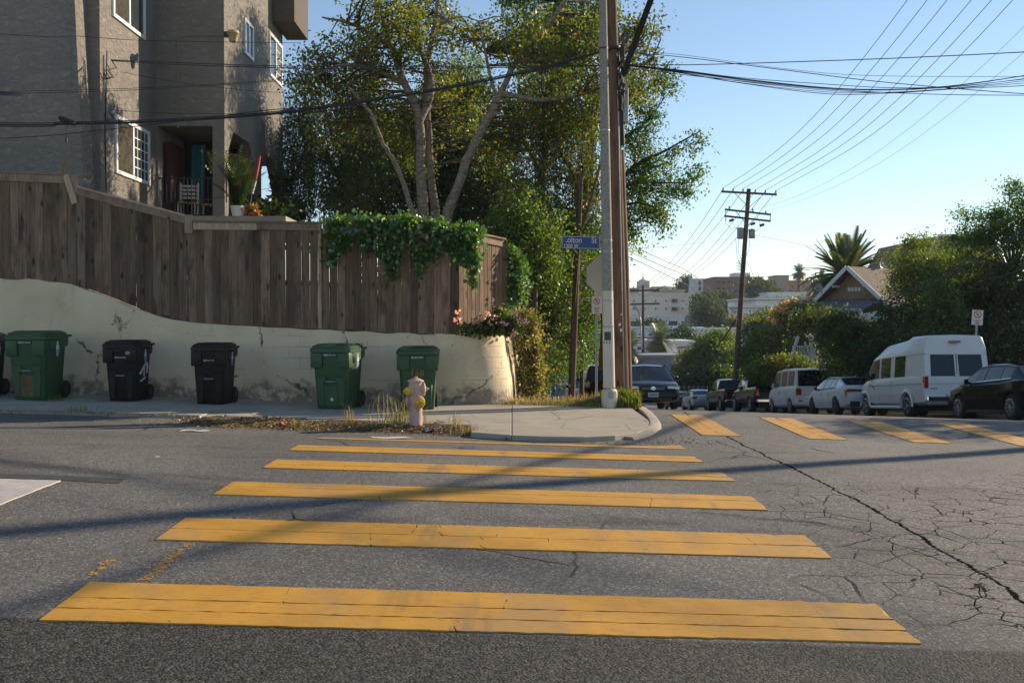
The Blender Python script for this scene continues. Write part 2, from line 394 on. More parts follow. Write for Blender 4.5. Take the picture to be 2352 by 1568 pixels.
    M['leaf_pepper'] = leaf_mat('leaf_pepper', [(0,(.032,.062,.022)),(.6,(.06,.10,.034)),(1,(.11,.14,.05))], .45)
    M['leaf_dark'] = leaf_mat('leaf_dark', [(0,(.016,.032,.012)),(.6,(.034,.062,.018)),(1,(.075,.10,.028))], .38)
    M['leaf_brown'] = leaf_mat('leaf_brown', [(0,(.07,.075,.026)),(.5,(.13,.12,.040)),(1,(.20,.155,.06))], .4)
    M['leaf_vine'] = leaf_mat('leaf_vine', [(0,(.026,.075,.010)),(.6,(.05,.13,.018)),(1,(.105,.19,.028))], .5, .1)
    M['leaf_hedge'] = leaf_mat('leaf_hedge', [(0,(.045,.082,.014)),(.6,(.09,.14,.026)),(.93,(.18,.20,.04)),(1,(.22,.20,.05))], .45)
    M['leaf_bright'] = leaf_mat('leaf_bright', [(0,(.04,.085,.018)),(.6,(.08,.14,.028)),(1,(.16,.19,.05))], .45)
    M['leaf_far'] = leaf_mat('leaf_far', [(0,(.020,.044,.018)),(.6,(.038,.068,.025)),(1,(.075,.10,.038))], .3, .02)
    M['leaf_yellow'] = leaf_mat('leaf_yellow', [(0,(.08,.085,.018)),(.6,(.15,.135,.028)),(1,(.24,.17,.04))], .45)
    M['palm_leaf'] = leaf_mat('palm_leaf', [(0,(.045,.072,.022)),(.6,(.085,.115,.036)),(1,(.16,.17,.06))], .35, .1)
    M['petal_pink'] = leaf_mat('petal_pink', [(0,(.56,.26,.36)),(.6,(.68,.38,.48)),(1,(.74,.52,.58))], .45)
    M['petal_magenta'] = leaf_mat('petal_magenta', [(0,(.40,.03,.18)),(1,(.60,.10,.34))], .45)
    M['petal_red'] = leaf_mat('petal_red', [(0,(.12,.01,.02)),(1,(.26,.03,.05))], .35)
    M['petal_orange'] = leaf_mat('petal_orange', [(0,(.42,.10,.06)),(1,(.55,.20,.10))], .35)
    M['dry_grass'] = leaf_mat('dry_grass', [(0,(.16,.13,.06)),(.6,(.26,.21,.11)),(1,(.36,.30,.18))], .35)
    M['green_grass'] = leaf_mat('green_grass', [(0,(.06,.10,.018)),(.6,(.11,.16,.03)),(1,(.24,.22,.07))], .45)
    M['dead_leaf'] = leaf_mat('dead_leaf', [(0,(.07,.045,.025)),(.6,(.15,.10,.055)),(1,(.27,.20,.12))], .2)
    # --- plain things
    M['bin_green'] = plain('green_bin_plastic', (.021,.068,.026), .5, var=.15, scale=3, bump=.08, dirt=(.035,.085,.033))
    M['bin_green_dark'] = plain('dark_green_lid_plastic', (.014,.058,.026), .45, var=.12, scale=3, bump=.08)
    M['bin_black'] = plain('black_bin_plastic', (.007,.007,.008), .5, spec=.3, var=.2, scale=3, bump=.08, dirt=(.022,.021,.02))
    M['rubber'] = plain('rubber', (.014,.014,.014), .8, var=.2, bump=.1)
    M['black_plastic'] = plain('black_plastic', (.012,.012,.013), .45, var=.1)
    M['white_print'] = plain('white_print', (.62,.64,.64), .6, var=.06)
    M['faint_print'] = plain('faint_print', (.42,.48,.54), .6, var=.3, scale=40)
    M['mud'] = plain('mud_smear', (.12,.085,.045), .9, var=.4, scale=9, bump=.3)
    M['graffiti'] = plain('graffiti_tan', (.22,.17,.05), .7, var=.3, scale=30)
    M['hydrant'] = plain('pink_hydrant_paint', (.50,.33,.275), .6, var=.14, scale=8, bump=.25, bscale=50, dirt=(.30,.19,.145))
    M['hydrant_yellow'] = plain('yellow_cap_paint', (.66,.42,.012), .5, var=.16, scale=14, bump=.15, dirt=(.36,.22,.03))
    M['rust'] = plain('rust', (.17,.075,.04), .85, var=.4, scale=20, bump=.3)
    M['galv'] = plain('galvanised_steel', (.34,.35,.35), .45, .7, var=.15, scale=8)
    M['grey_metal'] = plain('grey_metal', (.30,.31,.31), .5, .3, var=.12, scale=6)
    M['sign_back'] = plain('sign_back_metal', (.42,.385,.32), .6, .0, var=.12, scale=2, dirt=(.34,.32,.28))
    M['sign_blue'] = plain('sign_blue', (.012,.045,.16), .4, var=.2, scale=7)
    M['sign_white'] = plain('sign_white', (.66,.61,.56), .45, var=.06)
    M['sign_red'] = plain('sign_red', (.42,.035,.03), .45, var=.1)
    M['sign_black'] = plain('sign_black', (.02,.02,.02), .5)
    M['cable'] = plain('cable_black', (.015,.015,.016), .6)
    M['thin_wire'] = plain('wire_grey', (.075,.08,.085), .6)
    M['insulator'] = plain('insulator', (.10,.09,.085), .3)
    M['white_frame'] = plain('white_vinyl_frame', (.72,.73,.74), .4, var=.05)
    M['cream_paint'] = plain('cream_paint', (.58,.53,.44), .6, var=.08)
    M['iron'] = plain('black_iron', (.02,.02,.021), .5, .2)
    M['curtain'] = plain('curtain_behind_glass', (.085,.075,.06), .08, var=.35, scale=5, spec=.6)
    M['teal_cloth'] = plain('teal_curtain', (.045,.17,.23), .8, var=.2, scale=10)
    M['red_door'] = plain('dark_red_door', (.055,.010,.008), .5, var=.15)
    M['chair_white'] = plain('chair_white', (.60,.58,.52), .5)
    M['seat_wood'] = plain('seat_wood', (.42,.22,.075), .5, var=.2, scale=10)
    M['pot_white'] = plain('pot_white', (.72,.71,.68), .5, var=.06)
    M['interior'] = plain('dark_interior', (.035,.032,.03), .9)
    M['paper'] = plain('paper', (.62,.60,.56), .8, var=.1, scale=20)
    M['poster_ink'] = plain('poster_ink', (.07,.065,.065), .8, var=.5, scale=40)
    M['rag_pink'] = plain('rag_pink', (.60,.13,.15), .8)
    M['blue_litter'] = plain('blue_litter', (.07,.13,.35), .5)
    g = G('window_glass'); M['glass'] = g.bsdf(g.mix(g.noise(.9, g.pos(), 2), (.018,.026,.032), (.05,.065,.075)), .04, 0, .9)
    g = G('car_glass'); M['car_glass'] = g.bsdf((.006,.008,.010), .03, 0, .45)
    g = G('car_glass_teal'); M['rear_glass'] = g.bsdf((.010,.022,.034), .04, 0, .5)
    # --- car paint
    def car_paint(name, col, metal=0, rough=.28, spec=.25, coat=.25):
        g = G(name); v = g.obj()
        c = g.mix(g.math('MULTIPLY', g.step(g.noise(3, v, 5, .7), .4, .75), .18), col, tuple(x*.75+.008 for x in col))
        return g.bsdf(c, g.math('ADD', g.math('MULTIPLY', g.noise(7, v, 4), .12), rough-.06), metal, spec, None, coat=coat)
    M['paint_white'] = car_paint('white_car_paint', (.66,.67,.68)); M['paint_oldwhite'] = car_paint('aged_white_car_paint', (.70,.71,.715), rough=.35)
    M['paint_cream'] = car_paint('cream_white_car_paint', (.62,.635,.62), rough=.35)
    M['paint_black'] = car_paint('black_car_paint', (.003,.003,.0035), 0, .12, .12, .08); M['paint_dark'] = car_paint('dark_grey_car_paint', (.014,.017,.021), .2, .25, .2, .15)
    M['paint_charcoal'] = car_paint('charcoal_car_paint', (.022,.022,.024), .2); M['paint_silver'] = car_paint('silver_car_paint', (.36,.38,.40), .5, .35)
    M['paint_brown'] = car_paint('brown_black_car_paint', (.012,.010,.009), 0, .2, .15, .1)
    M['chrome'] = plain('chrome', (.72,.74,.76), .12, 1.0, var=.03); M['rim'] = plain('rim_alloy', (.42,.43,.44), .3, .9, var=.08); M['dark_rim'] = plain('dark_rim', (.05,.05,.055), .35, .8)
    g = G('red_lens'); M['red_lens'] = g.bsdf((.30,.012,.010), .12, 0, .6, coat=.6); g = G('amber_lens'); M['amber_lens'] = g.bsdf((.45,.13,.02), .15, coat=.5)
    g = G('clear_lens'); M['clear_lens'] = g.bsdf((.52,.55,.56), .1, .2, .7, coat=.6)
    M['trim_black'] = plain('black_trim', (.016,.016,.017), .5); M['plate'] = plain('plate_white', (.58,.59,.60), .5, var=.05); M['plate_ink'] = plain('plate_ink', (.05,.07,.16), .5)
    M['gap_dark'] = plain('panel_gap', (.02,.02,.02), .7)
setup_materials()
# ================================================================== GROUND
_yc = np.array([-30, 0, 4.2, 5.3, 6.8, 8.25, 9.86, 11.3, 12.9, 14.5, 16, 17.2, 18.2, 19.5, 90, 130, 170, 5000.])
_zc = np.array([-1.9, -1.77, -1.69, -1.63, -1.555, -1.505, -1.495, -1.505, -1.53, -1.53, -1.505, -1.487, -1.50, -1.59, -7.25, -9.6, -10.5, -10.5])
_ys = np.linspace(-30, 400, 4301); _zs = np.interp(_ys, _yc, _zc)
_k = np.hanning(17); _k /= _k.sum(); _zs = np.convolve(np.pad(_zs, 8, mode='edge'), _k, 'valid')
def crown(Y): return np.interp(Y, _ys, _zs)
_sx = np.array([-40, -14, -8, -5.85, -3.5, -.6, 2.5, 6]); _sz = np.array([-.2, -1.13, -1.29, -1.345, -1.425, -1.52, -1.575, -1.6])
def S(X): return np.interp(X, _sx, _sz)             # level of the pavement along the retaining wall
def road_z(X, Y):
    X = np.asarray(X, float); Y = np.asarray(Y, float)
    z = crown(Y) - .03*np.clip(X, -60, 16)
    # on the near left side the road dips to a gutter and runs under the pavement
    w = np.clip((2.3-X)/.5, 0, 1)*np.clip((Y-12.6)/1.0, 0, 1)*np.clip((21-Y)/1.5, 0, 1)
    low = S(np.clip(X, -14, 6)) - .075 - .03*np.clip(X+14, -60, 0)
    low = np.where(Y > 15.2, low-.1, low)
    return z*(1-w)+np.minimum(z, low)*w
def rz(X, Y): return float(road_z(X, Y))

def sheet(name, mat, xs, ys, zf, parent=None, smooth=180):
    xs = np.asarray(xs, float); ys = np.asarray(ys, float)
    XX, YY = np.meshgrid(xs, ys); ZZ = zf(XX, YY)
    co = np.stack([XX, YY, ZZ], -1).reshape(-1, 3); nx = len(xs); ny = len(ys)
    i = np.arange(ny-1)[:, None]*nx+np.arange(nx-1)[None, :]
    f = np.stack([i, i+1, i+nx+1, i+nx], -1).reshape(-1, 4)
    me = bpy.data.meshes.new(name); me.from_pydata(co.tolist(), [], f.tolist()); me.update()
    me.polygons.foreach_set('use_smooth', [True]*len(me.polygons)); me.materials.append(mat)
    return link(bpy.data.objects.new(name, me), parent)

def steps(*seg):
    out = []
    for a, b, d in seg: out += list(np.arange(a, b-1e-6, d))
    return out+[seg[-1][1]]
road = structure('road')
asphalt = sheet('asphalt', M['asphalt'], steps((-60,-16,4),(-16,14,.25),(14,24,1.5)), steps((-20,3,1.5),(3,20,.2),(20,40,1),(40,130,3)), road_z, road)

# far ground: valley floor, hill opposite, and the near slopes at both sides
def terrain_z(X, Y):
    X = np.asarray(X, float); Y = np.asarray(Y, float)
    base = crown(np.clip(Y, -30, 400)) - .03*np.clip(X, -20, 16) - .35
    hill = np.interp(Y, [0, 165, 210, 260, 320, 400, 520, 900, 3000], [0, 0, 2.0, 10.5, 18, 26, 30, 36, 40])
    hill = hill + np.where(Y > 170, 1.6*np.sin(X*.02+Y*.011)+1.2*np.sin(X*.047-Y*.02), 0)*np.clip((Y-170)/60, 0, 1)
    bank = np.clip((X-14.4)/1.2, 0, 1)*1.0+np.clip((X-15.6)/8, 0, 1)*2.6
    bank = bank*np.clip((Y-10)/12, 0, 1)*np.clip((110-Y)/40, 0, 1)
    lot = np.clip((-.25-X)/.25, 0, 1)*np.clip((Y-19.6)/1.2, 0, 1)*np.clip((80-Y)/25, 0, 1)
    lotz = np.interp(Y, [18, 36, 80], [.35, .2, -5.5])
    z = base+hill+bank
    return z*(1-lot)+np.maximum(z, lotz)*lot
ground = structure('ground')
sheet('terrain', plain('hill_earth', (.12,.105,.07), .95, var=.35, scale=.25, dirt=(.07,.085,.035)),
      steps((-900,-120,60),(-120,-20,10),(-20,0,2.5),(0,3,.3),(3,13,5),(13,26,.8),(26,120,8),(120,900,60)),
      steps((-60,15,15),(15,19,2),(19,24,.5),(24,120,3),(120,420,9),(420,3000,180)), terrain_z, ground)

# ------------------------------------------------------------------ painted stripes: slabs of plastic with joints and cracks
def rag(a, b, n, amp):
    """points from a to b with a ragged offset across"""
    a = Vector(a); b = Vector(b); d = b-a; nrm = Vector((-d.y, d.x)).normalized(); out = []
    for i in range(n+1):
        t = i/n; o = 0 if i in (0, n) else random.uniform(-amp, amp)
        out.append(a+d*t+nrm*o)
    return out
def drape_poly(mb, poly, th=.006, lift=.004):
    n = len(poly); bot = [(p.x, p.y, rz(p.x, p.y)+.001) for p in poly]; top = [(p.x, p.y, rz(p.x, p.y)+lift+th) for p in poly]
    mb.add(bot+top, [tuple(range(n, 2*n))]+[(i, (i+1) % n, n+(i+1) % n, n+i) for i in range(n)])
NR = 5
def strip(mb, p0, p1, w0, w1, cuts, edge=.006, broken=()):
    """a strip along p0-p1 (plan), from w0 to w1 across; cuts: transverse cracks (t, gap)"""
    p0 = Vector(p0); p1 = Vector(p1); d = (p1-p0); L = d.length; d.normalize(); nv = Vector((-d.y, d.x))
    ts = [0]+[c[0] for c in cuts]+[1]; gs = [0]+[c[1] for c in cuts]+[0]; sls = [0]+[c[2] for c in cuts]+[0]
    jag = [[0]*NR]+[[lerp(c[2], -c[2], r/(NR-1))+random.uniform(-.022, .022) for r in range(NR)] for c in cuts]+[[random.uniform(-.03, .012)*(1 if 0 < r < NR-1 else .3) for r in range(NR)]]
    for i in range(len(ts)-1):
        ta, tb = ts[i]*L+gs[i]/2, ts[i+1]*L-gs[i+1]/2
        # the slab follows the curve of the road: cut it every half metre or so (flush, no gap)
        m = max(1, int((tb-ta)/.22)); lo = []; hi = []
        for k in range(m*4+1):
            t = lerp(ta, tb, k/(m*4)); e0 = random.uniform(-edge, edge); e1 = random.uniform(-edge, edge)
            if t > L-.4 and ts[i+1] == 1: e1 -= abs(random.gauss(0, .014)); 
            lo.append(p0+d*t+nv*(w0+e0)); hi.append(p0+d*t+nv*(w1+e1))
        b = len(mb.v); q = len(lo)
        for k in range(q):
            for r in range(NR):
                p = lerp(lo[k], hi[k], r/(NR-1))
                if k == 0: p = p+d*jag[i][r]
                if k == q-1: p = p+d*jag[i+1][r]
                mb.v.append((p.x, p.y, rz(p.x, p.y)+.0085))
        for k in range(q):
            for e_, p in ((0, lo[k]), (NR-1, hi[k])):
                p = p+d*(jag[i][e_] if k == 0 else jag[i+1][e_] if k == q-1 else 0); mb.v.append((p.x, p.y, rz(p.x, p.y)-.004))
        tt = lambda k, j: b+k*NR+j
        bb = lambda k, j: b+q*NR+k*2+j
        for k in range(q-1):
            for j in range(NR-1): mb.f.append((tt(k,j), tt(k+1,j), tt(k+1,j+1), tt(k,j+1)))
            mb.f.append((bb(k,0), bb(k+1,0), tt(k+1,0), tt(k,0))); mb.f.append((tt(k,NR-1), tt(k+1,NR-1), bb(k+1,1), bb(k,1)))
        mb.f.append((bb(0,0),)+tuple(tt(0,r) for r in range(NR))+(bb(0,1),)); mb.f.append((bb(q-1,1),)+tuple(tt(q-1,r) for r in reversed(range(NR)))+(bb(q-1,0),))
def stripe_obj(name, p0, p1, width, rows, mat, cuts_n=3, seed=0, label=None):
    random.seed(seed); mb = MB(); at = 0
    for r, (frac, gap) in enumerate(rows):
        a = at*width; b = (at+frac)*width-gap; at += frac
        cuts = sorted((random.uniform(.08, .92), random.uniform(.004, .010), random.uniform(-.04, .04)) for _ in range(cuts_n))
        strip(mb, p0, p1, a, b, cuts)
    o = mb.build(name, mat, road, normals=False)
    if label: o['label'] = label
    return o
ys0 = [5.20, 6.80, 8.32, 9.82, 11.25, 12.60]; dep = [.64, .64, .64, .60, .52, .46]
rws = [[(.30,.012),(.28,.014),(.42,0)], [(.5,.012),(.5,0)], [(.62,.012),(.38,0)], [(.45,.014),(.55,0)], [(.6,.014),(.4,0)], [(.5,.008),(.5,0)]]
labs = ['nearest yellow stripe, with two long seams', 'second nearest yellow stripe, broken at its far right corner', 'third yellow stripe crossed by the pole shadow',
        'fourth yellow stripe, badly cracked at its left', 'fifth yellow stripe', 'farthest yellow stripe before the hydrant']
for i, y in enumerate(ys0):
    stripe_obj('crosswalk_stripe', (-2.49-.01*i+(.05 if i % 2 else 0), y+.02), (2.20+(.02 if i % 2 else -.03), y+.06), dep[i], rws[i], M['yellow_paint'], 2 if i not in (1, 3) else 4, 11+i, labs[i])
for i, xc in enumerate((3.05, 4.58, 6.08, 7.6, 9.1)):
    stripe_obj('crosswalk_stripe', (xc+.28, 14.45-.05*i), (xc+.26, 17.35-.08*i), .56, [(.5,.008),(.5,0)], M['yellow_paint'], 5 if i == 0 else 2, 31+i,
               ['side street stripe next to the curb, cracked all over', 'second side street stripe from the curb', 'third side street stripe from the curb', 'fourth side street stripe from the curb', 'fifth side street stripe, beside the parked cars'][i])
stripe_obj('stop_line', (-3.98, 3.0), (-3.98, 8.76), .66, [(1,0)], M['white_paint_road'], 1, 51, 'end of a white stop line')
random.seed(5)
mb = MB()
for x0, n, wd, y0_, y1_ in ((-2.20, 150, .035, 5.93, 6.76), (-2.56, 30, .03, 6.0, 6.36)):
    for k in range(n):
        y = random.uniform(y0_, y1_); x = x0+random.gauss(0, wd*.55); w = random.uniform(.01, .035); h_ = random.uniform(.010, .022)
        if random.random() < .85: drape_poly(mb, [Vector((x-w/2, y)), Vector((x+w/2, y+random.uniform(-.005,.005))), Vector((x+w/2*random.uniform(.5,1), y+h_)), Vector((x-w/2*random.uniform(.5,1), y+h_*1.1))], .0012, .002)
o = mb.build('worn_paint', M['yellow_paint'], road, normals=False); o['kind'] = 'stuff'
# tar patch beside the stop line
mb = MB(); drape_poly(mb, [Vector(p) for p in ((-4.7,8.80),(-4.0,8.80),(-3.45,8.72),(-3.5,8.98),(-4.2,9.06),(-4.8,9.05))], .001, .003)
mb.build('tar_patch', plain('tar_patch', (.05,.05,.051), .85, var=.35, scale=9, bump=.5, bscale=90), road, normals=False)

# ================================================================== PAVEMENT, CORNER PAD, DIRT
sidewalk = structure('sidewalk')
edges = [-13.5, -12.2, -10.7, -9.15, -7.7, -6.2, -4.75, -3.2, -1.75]
def side_front(X): return ip(X, [-14,-8,-5,-2,0], [15.2,15.3,15.2,15.0,14.95])
for i in range(len(edges)-1):
    x0, x1 = edges[i]+.006, edges[i+1]-.006; mb = MB()
    def slabz(x, y): return float(S(x))-.004*(18.3-y)+(.006*((i*7) % 3-1))
    ring = []
    pts = [(x0, side_front(x0)), (x1, side_front(x1)), (x1, 18.4), (x0, 18.4)]
    mb.hexa([(x, y, slabz(x, y)-.14) for x, y in pts], [(x, y, slabz(x, y)) for x, y in pts])
    mb.build('sidewalk_slab', M['sidewalk'], sidewalk, bevel=.008)
# the rounded corner: two slabs, a joint, and a curb on the street side
def pad_z(x, y): return float(S(x))+.035+.012*np.clip(17-y, 0, 3)*-1
arc = [(-.58, 14.05), (-.1, 13.80), (.45, 13.68), (1.0, 13.72), (1.45, 13.98), (1.82, 14.4), (2.08, 14.95), (2.25, 15.6), (2.34, 16.4), (2.38, 17.2), (2.40, 18.6)]
def pad(poly, name='corner_slab', mat=None, par=None, lift=0.0, depth=.22):
    n = len(poly); mb = MB()
    mb.add([(x, y, pad_z(x, y)+lift-depth) for x, y in poly]+[(x, y, pad_z(x, y)+lift) for x, y in poly],
           [tuple(reversed(range(n))), tuple(range(n, 2*n))]+[(i, (i+1) % n, n+(i+1) % n, n+i) for i in range(n)])
    return mb.build(name, mat or M['sidewalk'], par or sidewalk, bevel=.012, seg=2)
pad([(-1.74, 15.0), (-.62, 14.95), (-.58, 14.05), (-.008, 13.78), (-.008, 18.5), (-1.74, 18.4)])
pad([(0, 13.77)]+arc[2:6]+[(2.08,14.95),(2.22,15.55)]+[(2.2, 18.35), (0, 18.5)])
curb_o = [arc[i] for i in range(5, 11)]
def curbstone(pts, w=.16, h=.008):
    mb = MB(); rings = []
    for i, (x, y) in enumerate(pts):
        a = Vector(pts[max(i-1, 0)]); b = Vector(pts[min(i+1, len(pts)-1)]); d = (b-a).normalized(); nv = Vector((d.y, -d.x))
        zt = pad_z(x, y)+lerp(-.035, h, min(1, i/3)); zr = rz(x+.3, y)-.05; o = Vector((x, y))+nv*(w*.85); q = Vector((x, y))-nv*(w*.2)
        rings.append([(q.x, q.y, zr), (o.x+nv.x*.02, o.y+nv.y*.02, zr), (o.x, o.y, zt-.035), (o.x-nv.x*.03, o.y-nv.y*.03, zt), (q.x, q.y, zt)])
    mb.loft(rings); return mb.build('curbstone', M['curb'], sidewalk, smooth=50)
curbstone([(1.62, 14.14), (1.80, 14.37), (1.95, 14.66), (2.07, 15.0), (2.16, 15.3), (2.24, 15.9), (2.30, 16.6), (2.34, 17.4), (2.36, 18.6)])
for k in range(6):
    y0 = 18.62+k*2.6; mb = MB()
    a = [(2.36+.0*k, y0), (2.52, y0), (2.52, y0+2.58), (2.36, y0+2.58)]
    mb.hexa([(x, y, rz(x+.3, y)-.1) for x, y in a], [(x, y, rz(3, y)+.13) for x, y in a]); mb.build('curbstone', M['curb'], sidewalk, bevel=.015)
    a = [(1.35, y0), (2.35, y0), (2.35, y0+2.58), (1.35, y0+2.58)]
    mb = MB(); mb.hexa([(x, y, rz(3, y)-.1) for x, y in a], [(x, y, rz(3, y)+.12) for x, y in a]); mb.build('sidewalk_slab', M['sidewalk'], sidewalk, bevel=.01)
# right side of the street
for k in range(12):
    y0 = 19+k*4; a = [(14.05, y0), (14.2, y0), (14.2, y0+3.97), (14.05, y0+3.97)]
    mb = MB(); mb.hexa([(x, y, rz(14, y)-.1) for x, y in a], [(x, y, rz(14, y)+.13) for x, y in a]); mb.build('curbstone', M['curb'], sidewalk, bevel=.015)

def dirt_z(X, Y):
    lo = road_z(X, Y); hi = S(X)-.008
    t = np.clip((Y-14.15)/.9, 0, 1)
    n = .03*np.sin(X*5.1+Y*3)+.022*np.sin(X*11.3-Y*7)+.018*np.sin(X*2.3+Y*9)
    return lo*(1-t)+hi*t+n*t*np.clip((15.25-Y)/.5, 0, 1)-.02*(1-t)-.10*np.clip((-4.4-X)/1.1+.12*np.sin(Y*4), 0, 1)
sheet('gutter_asphalt', M['asphalt'], steps((-16,-4.3,.3)), steps((14.0,15.4,.14)), lambda X, Y: dirt_z(X, Y)*.0+road_z(X, Y)*(1-np.clip((Y-14.15)/1.4,0,1))+(S(X)-.03)*np.clip((Y-14.15)/1.4,0,1)-.012, ground)
sheet('dirt', M['dirt'], steps((-5.6,-.3,.12)), steps((14.0,15.3,.08)), lambda X, Y: dirt_z(X, Y), ground)
def verge_z(X, Y): return S(X)-.02+.16*np.exp(-((X-1.9)**2/.5+(Y-18.9)**2/.35))+.08*np.clip((Y-18.3)/.5, 0, 1)-.085*np.clip(Y-19.2, 0, 9)
sheet('verge', M['dirt'], steps((-.2,2.4,.1)), steps((18.2,21,.12)), verge_z, ground)

# ================================================================== RETAINING WALL
WY = 18.30
top_px = [(-330,600),(-150,625),(0,640),(90,643),(150,650),(205,667),(240,680),(285,698),(330,716),(370,729),(420,738),(500,745),(700,756),(900,765),(1065,770),(1130,770)]
top_x = [P(u, v, WY).x for u, v in top_px]; top_z = [P(u, v, WY).z for u, v in top_px]
def wall_top(X): return ip(X, top_x, top_z)
path = []                                            # plan path of the wall's face at its top
for x in np.arange(-13.5, -1.0, .2): path.append((x, WY))
for t in np.linspace(0, 1, 13): path.append((-.95+.75*math.sin(t*PI/2), WY+.75*(1-math.cos(t*PI/2))))
for y in np.arange(19.4, 26.5, .5): path.append((-.20+.05*(y-19), y))
rw = thing('retaining_wall', 'cream painted block retaining wall, cracked and flaking, under the wooden fence', 'wall', (0, WY, -1.4))
mb = MB(); rings = []
for i, (x, y) in enumerate(path):
    a = Vector(path[max(i-1,0)]); b = Vector(path[min(i+1,len(path)-1)]); d = (b-a).normalized(); nv = Vector((d.y, -d.x))
    corner = np.clip((y-WY)/.5, 0, 1)
    zt = (wall_top(x) if y < WY+.01 else top_z[-1]+.0*corner)-.012*(y-WY > .5)*(y-18.8)*1.5
    zb = (float(S(x)) if y < 19 else rz(3, y))-.2
    bat = lerp(.05, .24, corner)*(1 if y < 20 else .8)
    ring = []
    for k in range(9):
        t = k/8; z = lerp(zb, zt, t); off = bat*(1-t)**1.2+.014*math.sin(x*3.1+z*4)+.010*math.sin(x*7.7-z*9+y*5)
        ring.append((x+nv.x*off, y+nv.y*off, z+(.012*math.sin(x*9)+.010*math.sin(x*23) if k == 8 else 0)))
    q = Vector((x, y))-nv*.22
    ring += [(q.x, q.y, zt-.01), (q.x, q.y, zb)]
    rings.append(ring)
mb.loft(rings); mb.build('wall', M['cream_wall'], rw, smooth=55)
c = P(1051, 924, WY-.07); mb = MB(); mb.lathe([(.062,-.012),(.075,-.012),(.075,.03),(.062,.03)], 16, (c.x, c.y, c.z), 'y'); mb.build('drain_pipe', M['curb'], rw, smooth=40)
mb = MB(); mb.lathe([(.0615,-.006),(.0615,.0)], 16, (c.x, c.y-.004, c.z), 'y'); mb.build('drain_hole', M['gap_dark'], rw)

# ================================================================== FENCE
FY = 18.42
def px(u, v, Y=FY): return P(u, v, Y)
def capline(uvs):
    p = [px(u, v) for u, v in uvs]; xs = [q.x for q in p]; zs = [q.z for q in p]
    return lambda X: ip(X, xs, zs)
fence = thing('wooden_fence', 'weathered brown board fence stepping down along the top of the cream wall', 'fence', (-4, FY, 0))
def board(x0, x1, zb0, zb1, zt0, zt1, y, th=.018, name='board', mat='fence_wood', lean=0):
    mb = MB(); mb.hexa([(x0,y,zb0),(x1,y,zb1),(x1,y+th,zb1),(x0,y+th,zb0)], [(x0+lean,y,zt0),(x1+lean,y,zt1),(x1+lean,y+th,zt1),(x0+lean,y+th,zt0)])
    cx, cz = (x0+x1)/2, (zb0+zt0)/2
    mb.v = [(a-cx, b-y, c-cz) for a, b, c in mb.v]
    o = mb.build(name, M[mat], fence, world=False); o.location = Vector((cx, y, cz))-parent_loc(fence)
    return o
secs = [  # x range (px), height of the boards' tops (px), trim above
    ((-330, 174), [(-330, 395), (172, 415)]), ((178, 428), [(178, 448), (428, 514)]), ((432, 730), [(432, 520), (730, 526)]), ((738, 1052), [(738, 528), (1052, 546)])]
random.seed(21)
for (ua, ub), cl in secs:
    f = capline(cl); x = px(ua, 600).x; xe = px(ub, 600).x; n = round((xe-x)/.150); w = (xe-x)/n
    for k in range(n):
        a = x+k*w+random.uniform(0, .004); b = x+(k+1)*w-random.choice((.001, .001, .002, .002, .003, .005))
        g = random.uniform(.0, .02)
        zb = [wall_top(q)+.012+random.uniform(0, .006) for q in (a, b)]
        if random.random() < .12: zb = [z+.03 for z in zb]
        board(a, b, min(zb) if abs(zb[0]-zb[1]) < .02 else zb[0], zb[1] if abs(zb[0]-zb[1]) >= .02 else min(zb), f(a)-.005, f(b)-.005, FY+random.uniform(-.006, .006), lean=random.uniform(-.006, .006))
def trim(uvs_top, h, y0, y1, name='cap_rail', mat='rail_wood'):
    (ua, va), (ub, vb) = uvs_top; a = px(ua, va); b = px(ub, vb); mb = MB()
    mb.hexa([(a.x,y0,a.z-h),(b.x,y0,b.z-h),(b.x,y1,b.z-h),(a.x,y1,a.z-h)], [(a.x,y0,a.z),(b.x,y0,b.z),(b.x,y1,b.z),(a.x,y1,a.z)])
    return mb.build(name, M[mat], fence, bevel=.004)
trim([(-330, 385), (158, 404)], .145, FY-.03, FY-.008); trim([(178, 430), (426, 496)], .145, FY-.03, FY-.008)
trim([(444, 511), (590, 512)], .135, FY-.03, FY-.008); trim([(591, 511), (738, 514)], .135, FY-.032, FY-.009)
trim([(742, 519), (900, 526)], .14, FY-.03, FY-.008); trim([(901, 526), (1054, 534)], .14, FY-.031, FY-.009)
trim([(-330, 381), (158, 400)], .035, FY-.05, FY+.09, 'top_rail'); trim([(178, 427), (426, 493)], .035, FY-.05, FY+.09, 'top_rail')
trim([(444, 507), (738, 510)], .035, FY-.05, FY+.09, 'top_rail'); trim([(742, 515), (1054, 530)], .035, FY-.05, FY+.09, 'top_rail')
for u, v0, wd in ((168, 402, .19), (434, 494, .14), (735, 512, .06)):
    a = px(u, v0); mb = MB(); mb.box((a.x-wd/2, FY-.04, a.z-(.34 if u != 735 else 1.95)), (a.x+wd/2, FY-.007 if u != 168 else FY-.008, a.z)); mb.build('post', M['rail_wood'], fence, bevel=.004)
a = px(152, 403); b = px(172, 468)
mb = MB(); mb.bar((a.x+.02, FY-.055, a.z), (b.x+.02, FY-.055, b.z), .11, .02, (0,1,0)); mb.build('loose_board', M['rail_wood'], fence)
